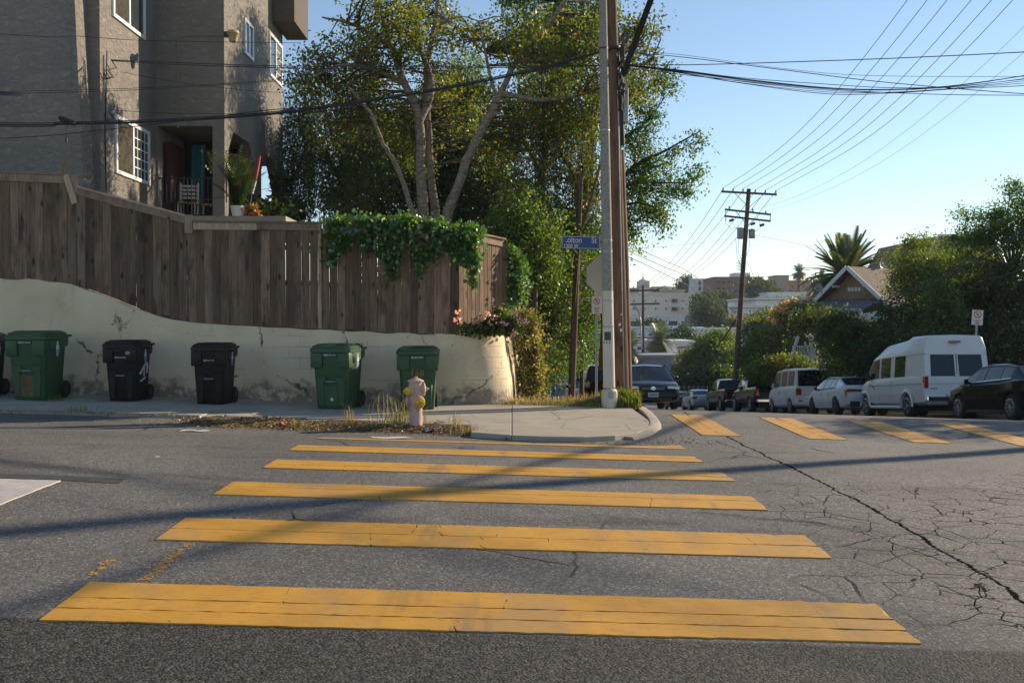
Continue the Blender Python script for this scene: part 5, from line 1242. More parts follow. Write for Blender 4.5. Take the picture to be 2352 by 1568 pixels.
# street name sign
sg = thing('street_name_sign', 'blue street name sign with white letters reading olton St, 1300 W', 'sign', tuple(P(1334, 557, LY)))
a = P(1289.5, 542, LY); b = P(1378.5, 572, LY)
W_, H_ = b.x-a.x, a.z-b.z; rt_ = Euler((0, math.radians(1.0), 0)).to_matrix().to_4x4()
cc = Vector(((a.x+b.x)/2, LY, (a.z+b.z)/2)); sg.location = cc; sg.rotation_euler = (0, math.radians(1.2), 0)
mb = MB(); mb.box((-W_/2,-.006,-H_/2), (W_/2,.006,H_/2)); mb.build('plate', M['sign_blue'], sg, bevel=.003, world=False)
mb = MB(); t = .010; e = .010
for lo, hi in (((-W_/2+e,-H_/2+e),(W_/2-e,-H_/2+e+t)), ((-W_/2+e,H_/2-e-t),(W_/2-e,H_/2-e)), ((-W_/2+e,-H_/2+e+t),(-W_/2+e+t,H_/2-e-t)), ((W_/2-e-t,-H_/2+e+t),(W_/2-e,H_/2-e-t))): mb.box((lo[0],-.0085,lo[1]),(hi[0],-.0062,hi[1]))
mb.build('border', M['faint_print'], sg, world=False)
lettering('olton', .155, M['sign_white'], sg, (-W_/2+.105,-.0085,-.006), sx=.82); lettering('St', .155, M['sign_white'], sg, (W_/2-.165,-.0085,-.006), sx=.82)
lettering('1300 W', .098, M['sign_white'], sg, (-W_/2+.04,-.0085,-.098), sx=.85)
mb = MB(); mb.box((-W_/2+.075,-.0085,0),(-W_/2+.10,-.0065,.012)); mb.build('worn_letter', M['sign_white'], sg, world=False)
mb = MB(); mb.bar((W_/2-.02,.02,.06),(W_/2+.06,.03,.06),.03); mb.bar((W_/2-.02,.02,-.06),(W_/2+.06,.03,-.06),.03); mb.build('bracket', M['galv'], sg, world=False)
# stop sign seen from behind
c = P(1392, 632, 19.22); st = thing('stop_sign', 'grey back of an octagonal stop sign fixed behind the concrete pole', 'sign', tuple(c))
mb = MB(); R_ = .375/math.cos(PI/8); mb.prism([(R_*math.cos(PI/8+k*PI/4), R_*math.sin(PI/8+k*PI/4)) for k in range(8)], 0, .004, 'y'); mb.build('plate', M['sign_back'], st, world=False)
mb = MB(); mb.prism([(R_*.985*math.cos(PI/8+k*PI/4), R_*.985*math.sin(PI/8+k*PI/4)) for k in range(8)], .0041, .0055, 'y'); mb.build('red_face', M['sign_red'], st, world=False)
mb = MB(); mb.box((-.205,.006,-.415),(-.05,.010,-.28)); mb.build('lower_plate', M['sign_back'], st, world=False)
mb = MB(); mb.box((-.02,-.03,-.45),(.02,-.001,.40)); mb.build('back_strap', M['galv'], st, world=False)
# no parking signs
def no_parking(label, q, w, h, post_to, tilt=0, arrow=False):
    t = thing('no_parking_sign', label, 'sign', tuple(q), (0, tilt, 0), 'no parking signs')
    mb = MB(); mb.box((-w/2,-.004,-h/2),(w/2,.004,h/2)); p = mb.build('plate', M['sign_white'], t, bevel=.003, world=False)
    r = w*.335; zc = h*.20; mb = MB(); n = 28
    for k in range(n):
        a0, a1 = 2*PI*k/n, 2*PI*(k+1)/n; pt = lambda rr, a: (rr*math.cos(a), -.0062, zc+rr*math.sin(a)); mb.quad(pt(r,a0), pt(r,a1), pt(r*.80,a1), pt(r*.80,a0))
    mb.v += []; d = r*.7; mb.bar((-d*.95,-.0062,zc+d*.95),(d*.95,-.0062,zc-d*.95), .001, r*.17, (0,0,1)) if False else mb.quad((-d-.0*r,-.0064,zc+d-.09*r),(-d+.12*r,-.0064,zc+d+.06*r),(d+.0*r,-.0064,zc-d+.09*r),(d-.12*r,-.0064,zc-d-.06*r))
    mb.build('red_ring', M['sign_red'], p, world=False)
    me = lettering('P', h*.28, M['sign_black'], p, (0,-.0058,zc-h*.10), align='CENTER'); 
    mb = MB()
    for k, (wd, zz) in enumerate(((.62,-.17),(.5,-.25),(.36,-.31))):
        x = -wd*w/2
        while x < wd*w/2: 
            mb.box((x,-.0062,zz*h-h*.022),(x+w*.06,-.0045,zz*h+h*.022)); x += w*.09
    mb.build('red_lines', M['sign_red'], p, world=False)
    mb = MB(); mb.box((-w*.22,-.0062,-h*.42),(w*.22,-.0045,-h*.375)); mb.build('arrow', M['sign_black'] if arrow else M['sign_red'], p, world=False)
    mb = MB(); mb.box((-.03,.006,-(q.z-post_to)),(.03,.05,h*.45)); mb.build('post', M['galv'], t, world=False)
    if not arrow:
        mb = MB(); L = q.z-post_to
        for k in range(int(L/.05)): mb.box((-.008,.0035,-h/2-.03-k*.05),(.008,.0055,-h/2-.045-k*.05))
        mb.build('post_hole', M['gap_dark'], t, world=False)
    return t
q = P(1370.5, 700, 23.2); no_parking('white and red no parking sign on a perforated post left of the concrete pole', q, .235, .405, rz(2.6, 23.2)+.1)
q = P(2245, 729, 31); no_parking('white and red no parking sign standing behind the high roofed van', q, .35, .47, rz(14, 31), math.radians(3), True)

# the wooden pole
WPY = 18.95
def wp_at(v, du=0): return P(ip(v, [-700, 0, 910], [1386, 1405, 1430])+du, v, WPY)
wp = thing('utility_pole', 'brown wooden utility pole right behind the concrete pole, hung with cables', 'pole', tuple(P(1430, 928, WPY)))
tapered('shaft', [wp_at(v) for v in (945, 700, 400, 100, -200, -500, -700)], [.142, .130, .115, .098, .085, .075, .07], 'pole_wood', wp, 14)
tapered('splint_pole', [wp_at(935, 12)+Vector((0,.05,0)), wp_at(600, 13)+Vector((0,.05,0)), wp_at(345, 11)+Vector((0,.05,0))], [.10, .088, .075], 'pole_wood', wp, 12)
tapered('conduit', [wp_at(930, 3)-Vector((0,.13,0)), wp_at(600, 4)-Vector((0,.12,0)), wp_at(210, 7)-Vector((0,.09,0))], [.012, .012, .012], 'galv', wp, 6)
tapered('cable_guard', [wp_at(335, 17), wp_at(280, 15), wp_at(200, 13)], [.03, .05, .05], 'iron', wp, 8)
c = wp_at(243, 25); mb = MB(); mb.cbox(tuple(c), (.10,.11,.66)); mb.build('splice_closure', M['grey_metal'], wp, bevel=.02, seg=2)
c = wp_at(128, 18); mb = MB(); mb.cbox(tuple(c+Vector((.02,0,0))), (.09,.09,.36)); mb.build('wood_block', M['dark_wood'], wp, bevel=.01)
random.seed(50); mb = MB()
for k in range(34):
    a = wp_at(random.uniform(110, 235), random.uniform(4, 22))+Vector((0, random.uniform(-.16, .0), 0)); b = wp_at(random.uniform(150, 260), random.uniform(6, 20))+Vector((0, random.uniform(-.16, 0), 0)); m = (a+b)/2+Vector((random.uniform(-.07,.12), -.05, random.uniform(-.1,.06)))
    mb.tube([a, m, b], random.choice((.008, .012)), 4)
mb.build('cable_tangle', M['cable'], wp, smooth=60)
mb = MB(); mb.lathe([(.150,-.03),(.152,0),(.150,.03)], 14, tuple(wp_at(112))); mb.build('steel_band', M['iron'], wp, smooth=40)
for k, (v, w, h) in enumerate(((745,.07,.05),(758,.10,.06),(722,.05,.04),(770,.05,.05))):
    c = wp_at(v, -3+k*2)-Vector((0, .134, 0)); mb = MB(); mb.grid(lambda a, b: (c.x+(a-.5)*w, c.y+(a-.5)**2*.10, c.z+(b-.5)*h+(a-.5)*.01), 4, 1); mb.build('paper_scrap', M['paper'], wp, smooth=180)
# the thin dark pole behind
dp = thing('utility_pole', 'thin dark leaning wooden pole behind the street name sign', 'pole', tuple(P(1312, 925, 23.5)))
tapered('shaft', [P(1311.5, 940, 23.5), P(1320, 720, 23.5), P(1328, 525, 23.5), P(1334, 400, 23.5)], [.085, .079, .072, .065], 'dark_wood', dp, 12)
tapered('side_board', [P(1320, 700, 23.42), P(1332, 545, 23.42)], [.02, .02], 'dark_wood', dp, 6)
tapered('guy_wire_guard', [P(1334, 530, 23.4), P(1358, 455, 22.8), P(1378, 378, 22)], [.036, .032, .026], 'dark_wood', dp, 6)
wp3 = thing('utility_pole', 'slim pale pole with a blue notice low on the side street pavement', 'pole', tuple(P(1271, 928, 46)))
tapered('shaft', [P(1271, 930, 46), P(1272, 800, 46), P(1273, 690, 46)], [.10, .09, .085], 'grey_metal', wp3, 10)
c = P(1271, 901, 45.88); mb = MB(); mb.cbox(tuple(c), (.2,.02,.3)); mb.build('blue_notice', M['blue_litter'], wp3)

# ================================================================== CABLES
def smooth_pts(pts, sub=8):
    pts = [Vector(p) for p in pts]; out = []
    for i in range(len(pts)-1):
        a = pts[max(i-1,0)]; b = pts[i]; c = pts[i+1]; d = pts[min(i+2, len(pts)-1)]
        for k in range(sub):
            t = k/sub; m1 = (c-a)*.5; m2 = (d-b)*.5
            out.append((2*t**3-3*t**2+1)*b+(t**3-2*t**2+t)*m1+(-2*t**3+3*t**2)*c+(t**3-t**2)*m2)
    return out+[pts[-1]]
def wire(label, uvY, r=.009, mat='cable', group=None, name='cable', raw=False):
    p = [Vector(q) if raw else P(*q) for q in uvY]; mb = MB(); mb.tube(smooth_pts(p), r, 5)
    return tag(mb.build(name, M[mat], None, smooth=60), label, 'cable', group)
gA = 'telephone cables in front of the apartment house'
for k, dv in enumerate((0, 3.2, 6.0)):
    wire('one of three bundled black cables sagging across the house front to the left edge', [(1405,110+dv*.4,18.85),(1250,152+dv,18.7),(1000,203+dv,18.4),(655,254+dv,18.2),(350,275+dv,18.1),(150,280+dv,18.05),(-60,282+dv*1.2,18.0),(-1500,262,18)], .013 if k == 1 else .010, 'cable', gA)
sb = thing('cable_splice', 'black splice box on the cable bundle with a cord hanging from it', 'splice box', tuple(P(150, 278, 18.05)))
mb = MB(); mb.tube([P(140,272,18.0), P(172,284,18.0)], .05, 8); mb.tube([P(136,270,18.0), P(152,276,18.0)], .035, 7); mb.build('closure', M['cable'], sb, smooth=40)
mb = MB(); mb.tube([P(158,284,18.0), P(152,297,18.0), P(153,322,18.0)], .006, 4); mb.tube([P(153,318,18.0), P(153,329,18.0)], .022, 6); mb.build('hanging_cord', M['cable'], sb)
for k, (dv, dl) in enumerate(((0,0),(4,6))):
    wire(('upper','lower')[k]+' of two black drop cables from the wooden pole to the house corner', [(1410,150+dv*.3,18.9),(1000,153+dv,19.8),(650,152+dv,20.6),(400,144+dv,21.2),(255,138+dl*.3,21.55)], .010, 'cable', 'drop cables to the house corner')
wire('thin black cable crossing the lower house window and rising to the poles', [(1405,190,18.9),(1280,232,18.7),(1000,236,18.3),(655,250,18.1),(420,278,18.0),(200,302,18.0),(-60,322,18.0),(-1500,400,18)], .008)
wire('thin cable from the house wall below the bundle towards the trees', [(252,252,21.5),(350,259,21.3),(520,262,20.5),(700,258,19.6),(1000,232,18.9)], .006)
for k in range(2): wire('one of two faint wires slanting across the middle of the stucco wall', [(690,180+3*k,19.5),(500,193+3*k,19),(280,204+4*k,18.6),(0,211+5*k,18.3),(-60,213+5*k,18.2),(-1500,190+8*k,18)], .005, 'cable', 'faint pair across the stucco')
wire('thin wire crossing the top of the house wall under the upper window', [(-1500,-40,18),(-60,74,18.3),(180,84,18.6),(350,94,19),(690,99,20.5)], .005)
wire('thin slack wire falling from the house corner bracket to the right', [(282,166,21.4),(400,188,21),(560,207,20.6),(690,216,20.4)], .004)
wire('low thin wire sloping behind the fence top across the porch', [(298,481,20.9),(430,465,22),(520,452,23),(660,425,24),(900,390,25)], .006)
for k, (dv0, dv1) in enumerate(((0,0),(6,5))):
    pass
# right of the wooden pole
def right_bundle(label, pts, r, group=None): wire(label, pts, r, 'cable', group)
random.seed(55)
for k in range(7):
    j = lambda s: random.uniform(-s, s)
    right_bundle('one of the sagging black telephone cables running right from the wooden pole', [(1434,150+j(2),18.9),(1560,161+k*1.1,18.4),(1700,177+k*2.3+j(2),17.9),(1900,196+k*3.4+j(3),17.2),(2050,200+k*2.6+j(4),16.7),(2200,194+k*2.2+j(4),16.2),(2420,160+k*5+j(5),15.5),(2640,122+k*6,15.1),(2900,78+k*7,14.7),(4600,-230+k*12,13)], random.choice((.005,.006,.008)), 'telephone cables to the right')
wire('straight black cable running almost level to the right edge above the bundle', [(1434,149,18.9),(1600,149,18.2),(1900,140,17),(2150,130,16.2),(2420,116,15.5),(2700,96,14.9),(4600,-60,13)], .008)
wire('black cable falling gently rightwards across the bundle', [(1470,123,18.9),(1580,133,18.4),(1800,161,17.6),(2050,191,16.8),(2420,220,15.8),(2700,226,15.2),(3000,222,14.8),(4600,160,13)], .007)
wire('fine grey cable above the bundle, nearly straight', [(1470,118,19),(1580,128,18.6),(1800,158,18),(2000,174,17.4),(2420,176,16.4),(2700,172,15.8),(4600,80,13)], .004, 'thin_wire')
wire('lowest black cable of the group leaving the right edge', [(1440,156,18.9),(1640,180,18.1),(1900,205,17.2),(2150,217,16.4),(2420,220,15.8),(2700,226,15.2),(3000,222,14.8),(4600,160,13)], .006)
sc_ = thing('cable_riser', 'thick black cable bundle rising steeply from the wooden pole to the upper right', 'cable', tuple(P(1440, 150, 18.85)))
for k in range(4):
    o = Vector((.03*math.cos(k*1.6), 0, .03*math.sin(k*1.6))); mb = MB(); mb.tube([P(1434,172,18.85)+o, P(1444,135,18.7)+o, P(1468,72,18.2)+o, P(1497,-6,17.6)+o, P(1560,-170,16.4)+o], .030, 6); mb.build('strand', M['cable'], sc_, smooth=60)
# ================================================================== VEHICLES
def bool_wells(body, ys, zc, r, W):
    cuts = MB()
    for y in ys: cuts.lathe([(r, -W), (r, W)], 24, (0, y, zc), 'x')
    c = cuts.build('cutter', M['gap_dark'], None, world=False)
    m = body.modifiers.new('wells', 'BOOLEAN'); m.operation = 'DIFFERENCE'; m.object = c; m.solver = 'EXACT'
    # world transforms of both are needed: parent is applied after this call, so both sit at the origin
    bpy.context.view_layer.update(); dg = bpy.context.evaluated_depsgraph_get()
    me = bpy.data.meshes.new_from_object(body.evaluated_get(dg)); body.modifiers.clear()
    old = body.data; body.data = me; me.name = 'body'; me.set_sharp_from_angle(angle=math.radians(38))
    bpy.data.objects.remove(c); bpy.data.meshes.remove(old)
WHEELS = {}
def wheel_parts(t, x, y, r, w, rim_mat, spokes, key):
    s = 1 if x > 0 else -1
    if key not in WHEELS:
        mb = MB(); mb.lathe([(r*.66,-w/2),(r*.93,-w/2),(r,-w/2+.03),(r,w/2-.03),(r*.93,w/2),(r*.66,w/2),(r*.64,w/2-.03),(r*.64,-w/2+.03)], 26, (0,0,0), 'x'); me = mb.mesh('wheel')
        me.materials.append(M['rubber']); me.polygons.foreach_set('use_smooth', [True]*len(me.polygons)); me.set_sharp_from_angle(angle=.7)
        m2 = MB(); m2.lathe([(r*.66,-.02),(r*.66,.035),(r*.60,.04),(r*.58,.0),(r*.57,-.02)], 26, (0,0,0), 'x'); m2.lathe([(r*.58,-.03),(r*.58,-.015)], 20, (0,0,0), 'x')
        m2.lathe([(r*.15,-.02),(r*.15,.03),(r*.09,.045)], 12, (0,0,0), 'x')
        for k in range(spokes):
            a = 2*PI*k/spokes; d = Vector((0, math.cos(a), math.sin(a))); m2.bar(d*r*.1+Vector((.012,0,0)), d*r*.60+Vector((.022,0,0)), .028, r*(.16 if spokes < 7 else .10), (1,0,0))
        m3 = m2.mesh('rim'); m3.materials.append(rim_mat); bm = bmesh.new(); bm.from_mesh(m3); bmesh.ops.recalc_face_normals(bm, faces=bm.faces); bm.to_mesh(m3); bm.free()
        WHEELS[key] = (me, m3)
    me, m3 = WHEELS[key]
    o = link(bpy.data.objects.new('wheel', me), t); o.location = (x, y, r)
    q = link(bpy.data.objects.new('rim', m3), o); q.location = (s*w*.40, 0, 0); q.rotation_euler = (0, 0, 0 if s > 0 else PI)
    return o
def car(name, label, cat, X, Y, heading, sp, paint, group=None, slope=None):
    """local +y is forward; Y is the place of the rear end (heading 0) or of the front end (heading pi)"""
    L, W, H = sp['L'], sp['W']/2, sp['H']; fwd = 1 if heading == 0 else -1
    yc = Y+L/2; z0, z1 = rz(X, yc-1.4), rz(X, yc+1.4); tilt = math.atan2(z1-z0, 2.8)*fwd
    t = thing(name, label, cat, (X, yc, (z0+z1)/2), (tilt, 0, 0 if heading == 0 else PI), group)
    low = sp['low']; rings = []
    bulge = sp.get('bulge', (.80,.95,1.0,.985,.955,.87))
    for y, b, tp, w in low:
        w *= W; h = tp-b
        half = [(0,b),(bulge[0]*w,b),(bulge[1]*w,b+.10*h),(bulge[2]*w,b+.42*h),(bulge[3]*w,b+.70*h),(bulge[4]*w,b+.92*h),(bulge[5]*w,tp),(0,tp+sp.get('crown',.02))]
        full = half+[(-x, z) for x, z in reversed(half[1:-1])]
        rings.append([(x, y-L/2, z) for x, z in full])
    mb = MB(); mb.loft(rings); body = mb.build('body', M[paint], None, smooth=38, world=False)
    wy = [y-L/2 for y in sp['wheels']]; r = sp['r']
    bool_wells(body, wy, r, r*1.17, W*1.2); body.parent = t
    ly = [q[0] for q in low]; deck = lambda y: float(np.interp(y, ly, [q[2] for q in low])); wid = lambda y: float(np.interp(y, ly, [q[3] for q in low]))*W
    bot = lambda y: float(np.interp(y, ly, [q[1] for q in low]))
    mb = MB(); mb.box((-W*.66, -L/2+.5, .22), (W*.66, L/2-.5, .62)); mb.build('underbody', M['gap_dark'], t, world=False)
    for y in wy:
        for s in (-1, 1): wheel_parts(t, s*(W-sp.get('ww',.21)/2-.015), y, r, sp.get('ww',.21), M[sp.get('rim','rim')], sp.get('spokes',7), (sp['key']))
    # greenhouse
    gh = sp['gh']; wr = sp['wr']*W; tops = []
    def ring(y, rf, zb):
        wb = wid(y)*sp.get('belt',.90); f = max(0.0, min(1.0, (rf-zb)/(H-zb))) if H > zb else 1
        we = lerp(wb, wr, f)
        pts = [(lerp(wb,we,s), lerp(zb, rf-.045*f, s)) for s in (0,sp.get('band',(.10,.88))[0],sp.get('band',(.10,.88))[1],1)]+[(we*.90, rf-.008*f), (0, rf+.02*f)]
        return [Vector((x, y-L/2, z)) for x, z in pts]
    R = [ring(y, rf, deck(y)-.01) for y, rf, *_ in gh]
    skin = MB(); frame = MB()
    for i in range(len(gh)-1):
        sidef, topf = gh[i][2], gh[i][3]
        for s in (-1, 1):
            fl = lambda p: Vector((p.x*s, p.y, p.z))
            for k in range(5):
                q = [fl(R[i][k]), fl(R[i+1][k]), fl(R[i+1][k+1]), fl(R[i][k+1])]
                glass = (k == 1 and sidef) or (k == 4 and topf)
                if not glass: (frame if sp.get('frame') and k < 3 and topf != 'rear_glass' and gh[i][0] > .5 else skin).quad(*q)
                elif k == 1:
                    g = MB(); g.quad(*q); g.build('side_window', M[sidef], t, world=False)
        if topf:
            g = MB(); a, b = R[i], R[i+1]; g.add([a[4], b[4], b[5], Vector((-b[4].x,b[4].y,b[4].z)), Vector((-a[4].x,a[4].y,a[4].z)), a[5]], [(0,1,2,5),(5,2,3,4)])
            g.build('rear_window' if i < len(gh)/2 else 'windshield', M[topf], t, world=False)
    bm_o = skin.build('roof', M[paint], t, smooth=40, world=False)
    if frame.f: frame.build('window_frame', M['trim_black'], t, smooth=40, world=False)
    # handles, seams, mirrors, and the lamps of the specification
    def onside(y, z):
        b, tp = bot(y), deck(y); f = (z-b)/(tp-b); return wid(y)*float(np.interp(f, [0,.1,.42,.7,.92,1], [bulge[0],bulge[1],bulge[2],bulge[3],bulge[4],bulge[5]]))
    for y0, zlo, zhi in sp.get('seams', []):
        for s in (-1, 1):
            m_ = MB(); n = 5
            for k in range(n):
                za, zb_ = lerp(zlo, zhi, k/n), lerp(zlo, zhi, (k+1)/n); m_.quad(*[Vector((s*(onside(y0, z)+.003), y0-L/2+d, z)) for z, d in ((za,-.008),(za,.008),(zb_,.008),(zb_,-.008))])
            m_.build('door_gap', M['gap_dark'], t, world=False)
    for y0, z in sp.get('handles', []):
        for s in (-1, 1): m_ = MB(); m_.cbox((s*(onside(y0, z)+.012), y0-L/2, z), (.03,.17,.03)); m_.build('door_handle', M[sp.get('handle_mat', paint)], t, world=False, bevel=.006)
    if 'mirror' in sp:
        y0, z, dx, sz = sp['mirror']
        for s in (-1, 1):
            m_ = MB(); x = s*(W*.88+dx); m_.loft([[(x+s*a*.5, y0-L/2+b, z+c) for a, b, c in rr] for rr in ([(-sz[0],-.05,-sz[2]),(sz[0],-.05,-sz[2]),(sz[0],-.05,sz[2]),(-sz[0],-.05,sz[2])], [(-sz[0],.02,-sz[2]),(sz[0],.0,-sz[2]*.9),(sz[0],.0,sz[2]*.9),(-sz[0],.02,sz[2])], [(-sz[0],.09,-sz[2]*.6),(sz[0]*.6,.06,-sz[2]*.5),(sz[0]*.6,.06,sz[2]*.5),(-sz[0],.09,sz[2]*.6)])]); m_.bar((s*W*.86, y0-L/2, z-.03), (x, y0-L/2, z-.02), .05); m_.build('mirror', M[sp.get('mirror_mat', paint)], t, world=False, bevel=.01, smooth=40)
    for nm, mat, lo, hi, mir, bev in sp.get('boxes', []):
        for s in ((1, -1) if mir else (1,)):
            m_ = MB(); x0, x1 = sorted((lo[0]*s, hi[0]*s)); m_.box((x0, lo[1]-L/2, lo[2]), (x1, hi[1]-L/2, hi[2])); m_.build(nm, M[mat], t, world=False, bevel=bev, seg=2)
    for nm, mat, polys, mir in sp.get('polys', []):
        for s in ((1, -1) if mir else (1,)):
            m_ = MB()
            for pl_ in polys:
                pts = [Vector((p[0]*s, p[1]-L/2, p[2])) for p in pl_]
                m_.quad(*pts)
            m_.build(nm, M[mat], t, world=False)
    return t
CG = 'car_glass'
sedan = dict(key='sedan', frame=True, L=4.8, W=1.82, H=1.44, r=.33, wheels=(.98, 3.78), wr=.66, spokes=10, ww=.22,
    low=[(0,.50,.86,.74),(.05,.34,.97,.86),(.25,.25,1.03,.95),(.9,.22,1.03,1),(1.6,.20,.98,1),(3.3,.20,.95,1),(3.75,.22,.93,.99),(4.35,.24,.82,.94),(4.66,.26,.72,.86),(4.77,.32,.64,.76),(4.8,.40,.58,.66)],
    gh=[(.55,1.03,None,'rear_glass'),(1.05,1.31,None,None),(1.15,1.35,CG,None),(1.62,1.42,None,None),(1.68,1.425,CG,None),(2.45,1.44,None,None),(2.53,1.44,CG,None),(3.0,1.38,CG,CG),(3.85,.93,None,None)],
    seams=[(1.65,.34,.95),(2.49,.34,.95),(3.45,.34,.92)], handles=[(1.78,.83),(2.66,.81)], mirror=(3.22,1.0,.12,(.10,.05,.07)))
def spec(base, **k): d = dict(base); d.update(k); return d
# --- the black sedan nearest at the right
blk = spec(sedan, key='black_sedan', mirror_mat='paint_black', H=1.45, boxes=[('taillight','red_lens',(.55,-.01,.78),(.86,.28,.93),True,.02),('headlight','clear_lens',(.55,4.48,.62),(.82,4.70,.72),True,.02),('side_skirt','trim_black',(.80,1.35,.20),(.885,3.35,.27),True,.01),('license_plate','plate',(-.16,-.02,.62),(.16,.01,.77),False,.003)],
    polys=[('chrome_trim','chrome',[[(.815,1.05,1.03),(.80,1.10,1.045),(.80,3.5,.975),(.815,3.5,.96)]],True)])
t = car('parked_sedan', 'shiny black sedan nearest at the right edge, parked behind the high roofed van', 'car', 12.85, 22.85, 0, blk, 'paint_black', 'cars parked down the right side of the street')
# --- high roof van
van = dict(key='van', band=(.02,.94), L=5.5, W=2.02, H=1.98, r=.37, wheels=(1.25, 4.75), wr=.895, spokes=5, ww=.24, belt=.955, crown=.0, bulge=(.86,.97,1.0,.995,.975,.955),
    low=[(0,.45,1.22,.94),(.04,.40,1.24,.985),(.35,.38,1.24,1),(4.0,.38,1.24,1),(4.55,.38,1.20,1),(4.95,.36,1.10,.98),(5.30,.36,1.02,.94),(5.46,.42,.96,.88),(5.5,.5,.9,.84)],
    gh=[(.03,1.24,None,None),(.12,1.90,None,None),(.30,1.96,None,None),(1.45,1.98,CG,None),(2.30,1.98,None,None),(2.62,1.98,CG,None),(3.45,1.97,None,None),(3.58,1.96,CG,None),(4.15,1.90,CG,CG),(4.98,1.12,None,None)],
    seams=[(2.45,.52,1.22),(3.50,.52,1.22),(4.40,.52,1.16)], handles=[(3.66,1.02)], handle_mat='grey_metal', mirror=(4.42,1.32,.16,(.13,.06,.13)), mirror_mat='trim_black',
    boxes=[('taillight','red_lens',(.86,-.02,.88),(.985,.10,1.22),True,.01),('bumper','chrome',(-.96,-.15,.50),(.96,.06,.66),False,.03),('bumper_step','grey_metal',(-.95,-.12,.42),(.95,.05,.498),False,.01),
           ('brake_light','red_lens',(-.20,-.03,2.20),(.10,.16,2.26),False,.008),('door_badge','grey_metal',(-.80,-.012,.85),(-.60,.02,.89),False,.003),('running_board','paint_oldwhite',(.90,1.72,.28),(1.05,4.25,.38),True,.03),('side_moulding','faint_print',(.985,.12,1.00),(1.016,4.4,1.03),True,.004),
           ('rear_moulding','faint_print',(-.85,-.012,1.00),(.85,.02,1.03),False,.004),('license_plate','plate',(.05,-.03,.70),(.35,.02,.84),False,.003),('headlight','clear_lens',(.55,5.30,.78),(.85,5.49,.95),True,.02)])
V = car('parked_van', 'white high roofed conversion van with dark rear windows, tallest vehicle in the row', 'van', 12.93, 28.75, 0, van, 'paint_oldwhite', 'cars parked down the right side of the street')
def part_loc(t, name, mb, mat, **k): return mb.build(name, M[mat], t, world=False, **k)
L2 = 5.5/2; mb = MB(); rr = []
for y, zt, wb, wt in ((.10,2.30,.90,.68),(.16,2.42,.92,.74),(1.25,2.44,.93,.76),(1.62,2.36,.93,.75),(2.4,2.33,.93,.73),(3.35,2.29,.91,.69),(3.9,2.14,.88,.62),(4.35,1.93,.84,.54)):
    zb = 1.885 if y < 4 else 1.86
    half = [(0,zb-.02),(wb,zb),(wb*.985,lerp(zb,zt,.35)),(lerp(wb,wt,.55),lerp(zb,zt,.85)),(wt,zt),(0,zt+.02)]; rr.append([(x,y-L2,z) for x,z in half+[(-x,z) for x,z in reversed(half[1:-1])]])
mb.loft(rr); part_loc(V, 'raised_roof', mb, 'paint_oldwhite', smooth=50)
for s in (-1, 1):                                     # rear doors: two tinted windows with curtains behind
    x0, x1 = sorted((s*.06, s*.80)); mb = MB(); f = lambda z: .03+.09*(z-1.24)/.66-.012
    mb.prism([(x0,1.21),(x1-.03,1.21),(x1-.06,1.86),(x0,1.86)] if s > 0 else [(x0+.03,1.21),(x1,1.21),(x1,1.86),(x0+.06,1.86)], 0, .01, 'y')
    mb.v = [(a, f(c)-L2+b, c) for a, b, c in mb.v]; w = part_loc(V, 'rear_window', mb, 'rear_glass', bevel=.004)
    mb = MB(); mb.box((s*.30-.006, .0, 0), (s*.30+.006, .001, 0.001)) if False else None
mb = MB(); mb.prism([(-.008,.60),(.008,.60),(.008,1.88),(-.008,1.88)], 0, .01, 'y'); mb.v = [(a, (max(0, c-1.24)*.136+.03-.045 if c > 1.24 else -.006)-L2+b, c) for a, b, c in mb.v]; part_loc(V, 'door_gap', mb, 'gap_dark')
for s in (-1, 1):
    for wy_ in (1.25, 4.75):
        mb = MB(); n = 12; ro, ri = .52, .43
        for k in range(n):
            a0, a1 = PI*k/n-.05, PI*(k+1)/n+.05*(k == n-1); pt = lambda r_, a, x: (s*x, wy_-L2+r_*math.cos(a), .37+r_*math.sin(a))
            mb.quad(pt(ri,a0,1.05), pt(ri,a1,1.05), pt(ro,a1,1.012), pt(ro,a0,1.012)); mb.quad(pt(ri,a0,.98), pt(ri,a1,.98), pt(ri,a1,1.05), pt(ri,a0,1.05))
        part_loc(V, 'fender_flare', mb, 'paint_oldwhite', smooth=50)
mb = MB(); mb.bar((-1.022,3.95-L2,.98),(-1.022,4.28-L2,1.06),.006,.03); mb.bar((-1.022,3.95-L2,.98),(-1.022,3.85-L2,.90),.006,.025); part_loc(V, 'scrape_mark', mb, 'trim_black')
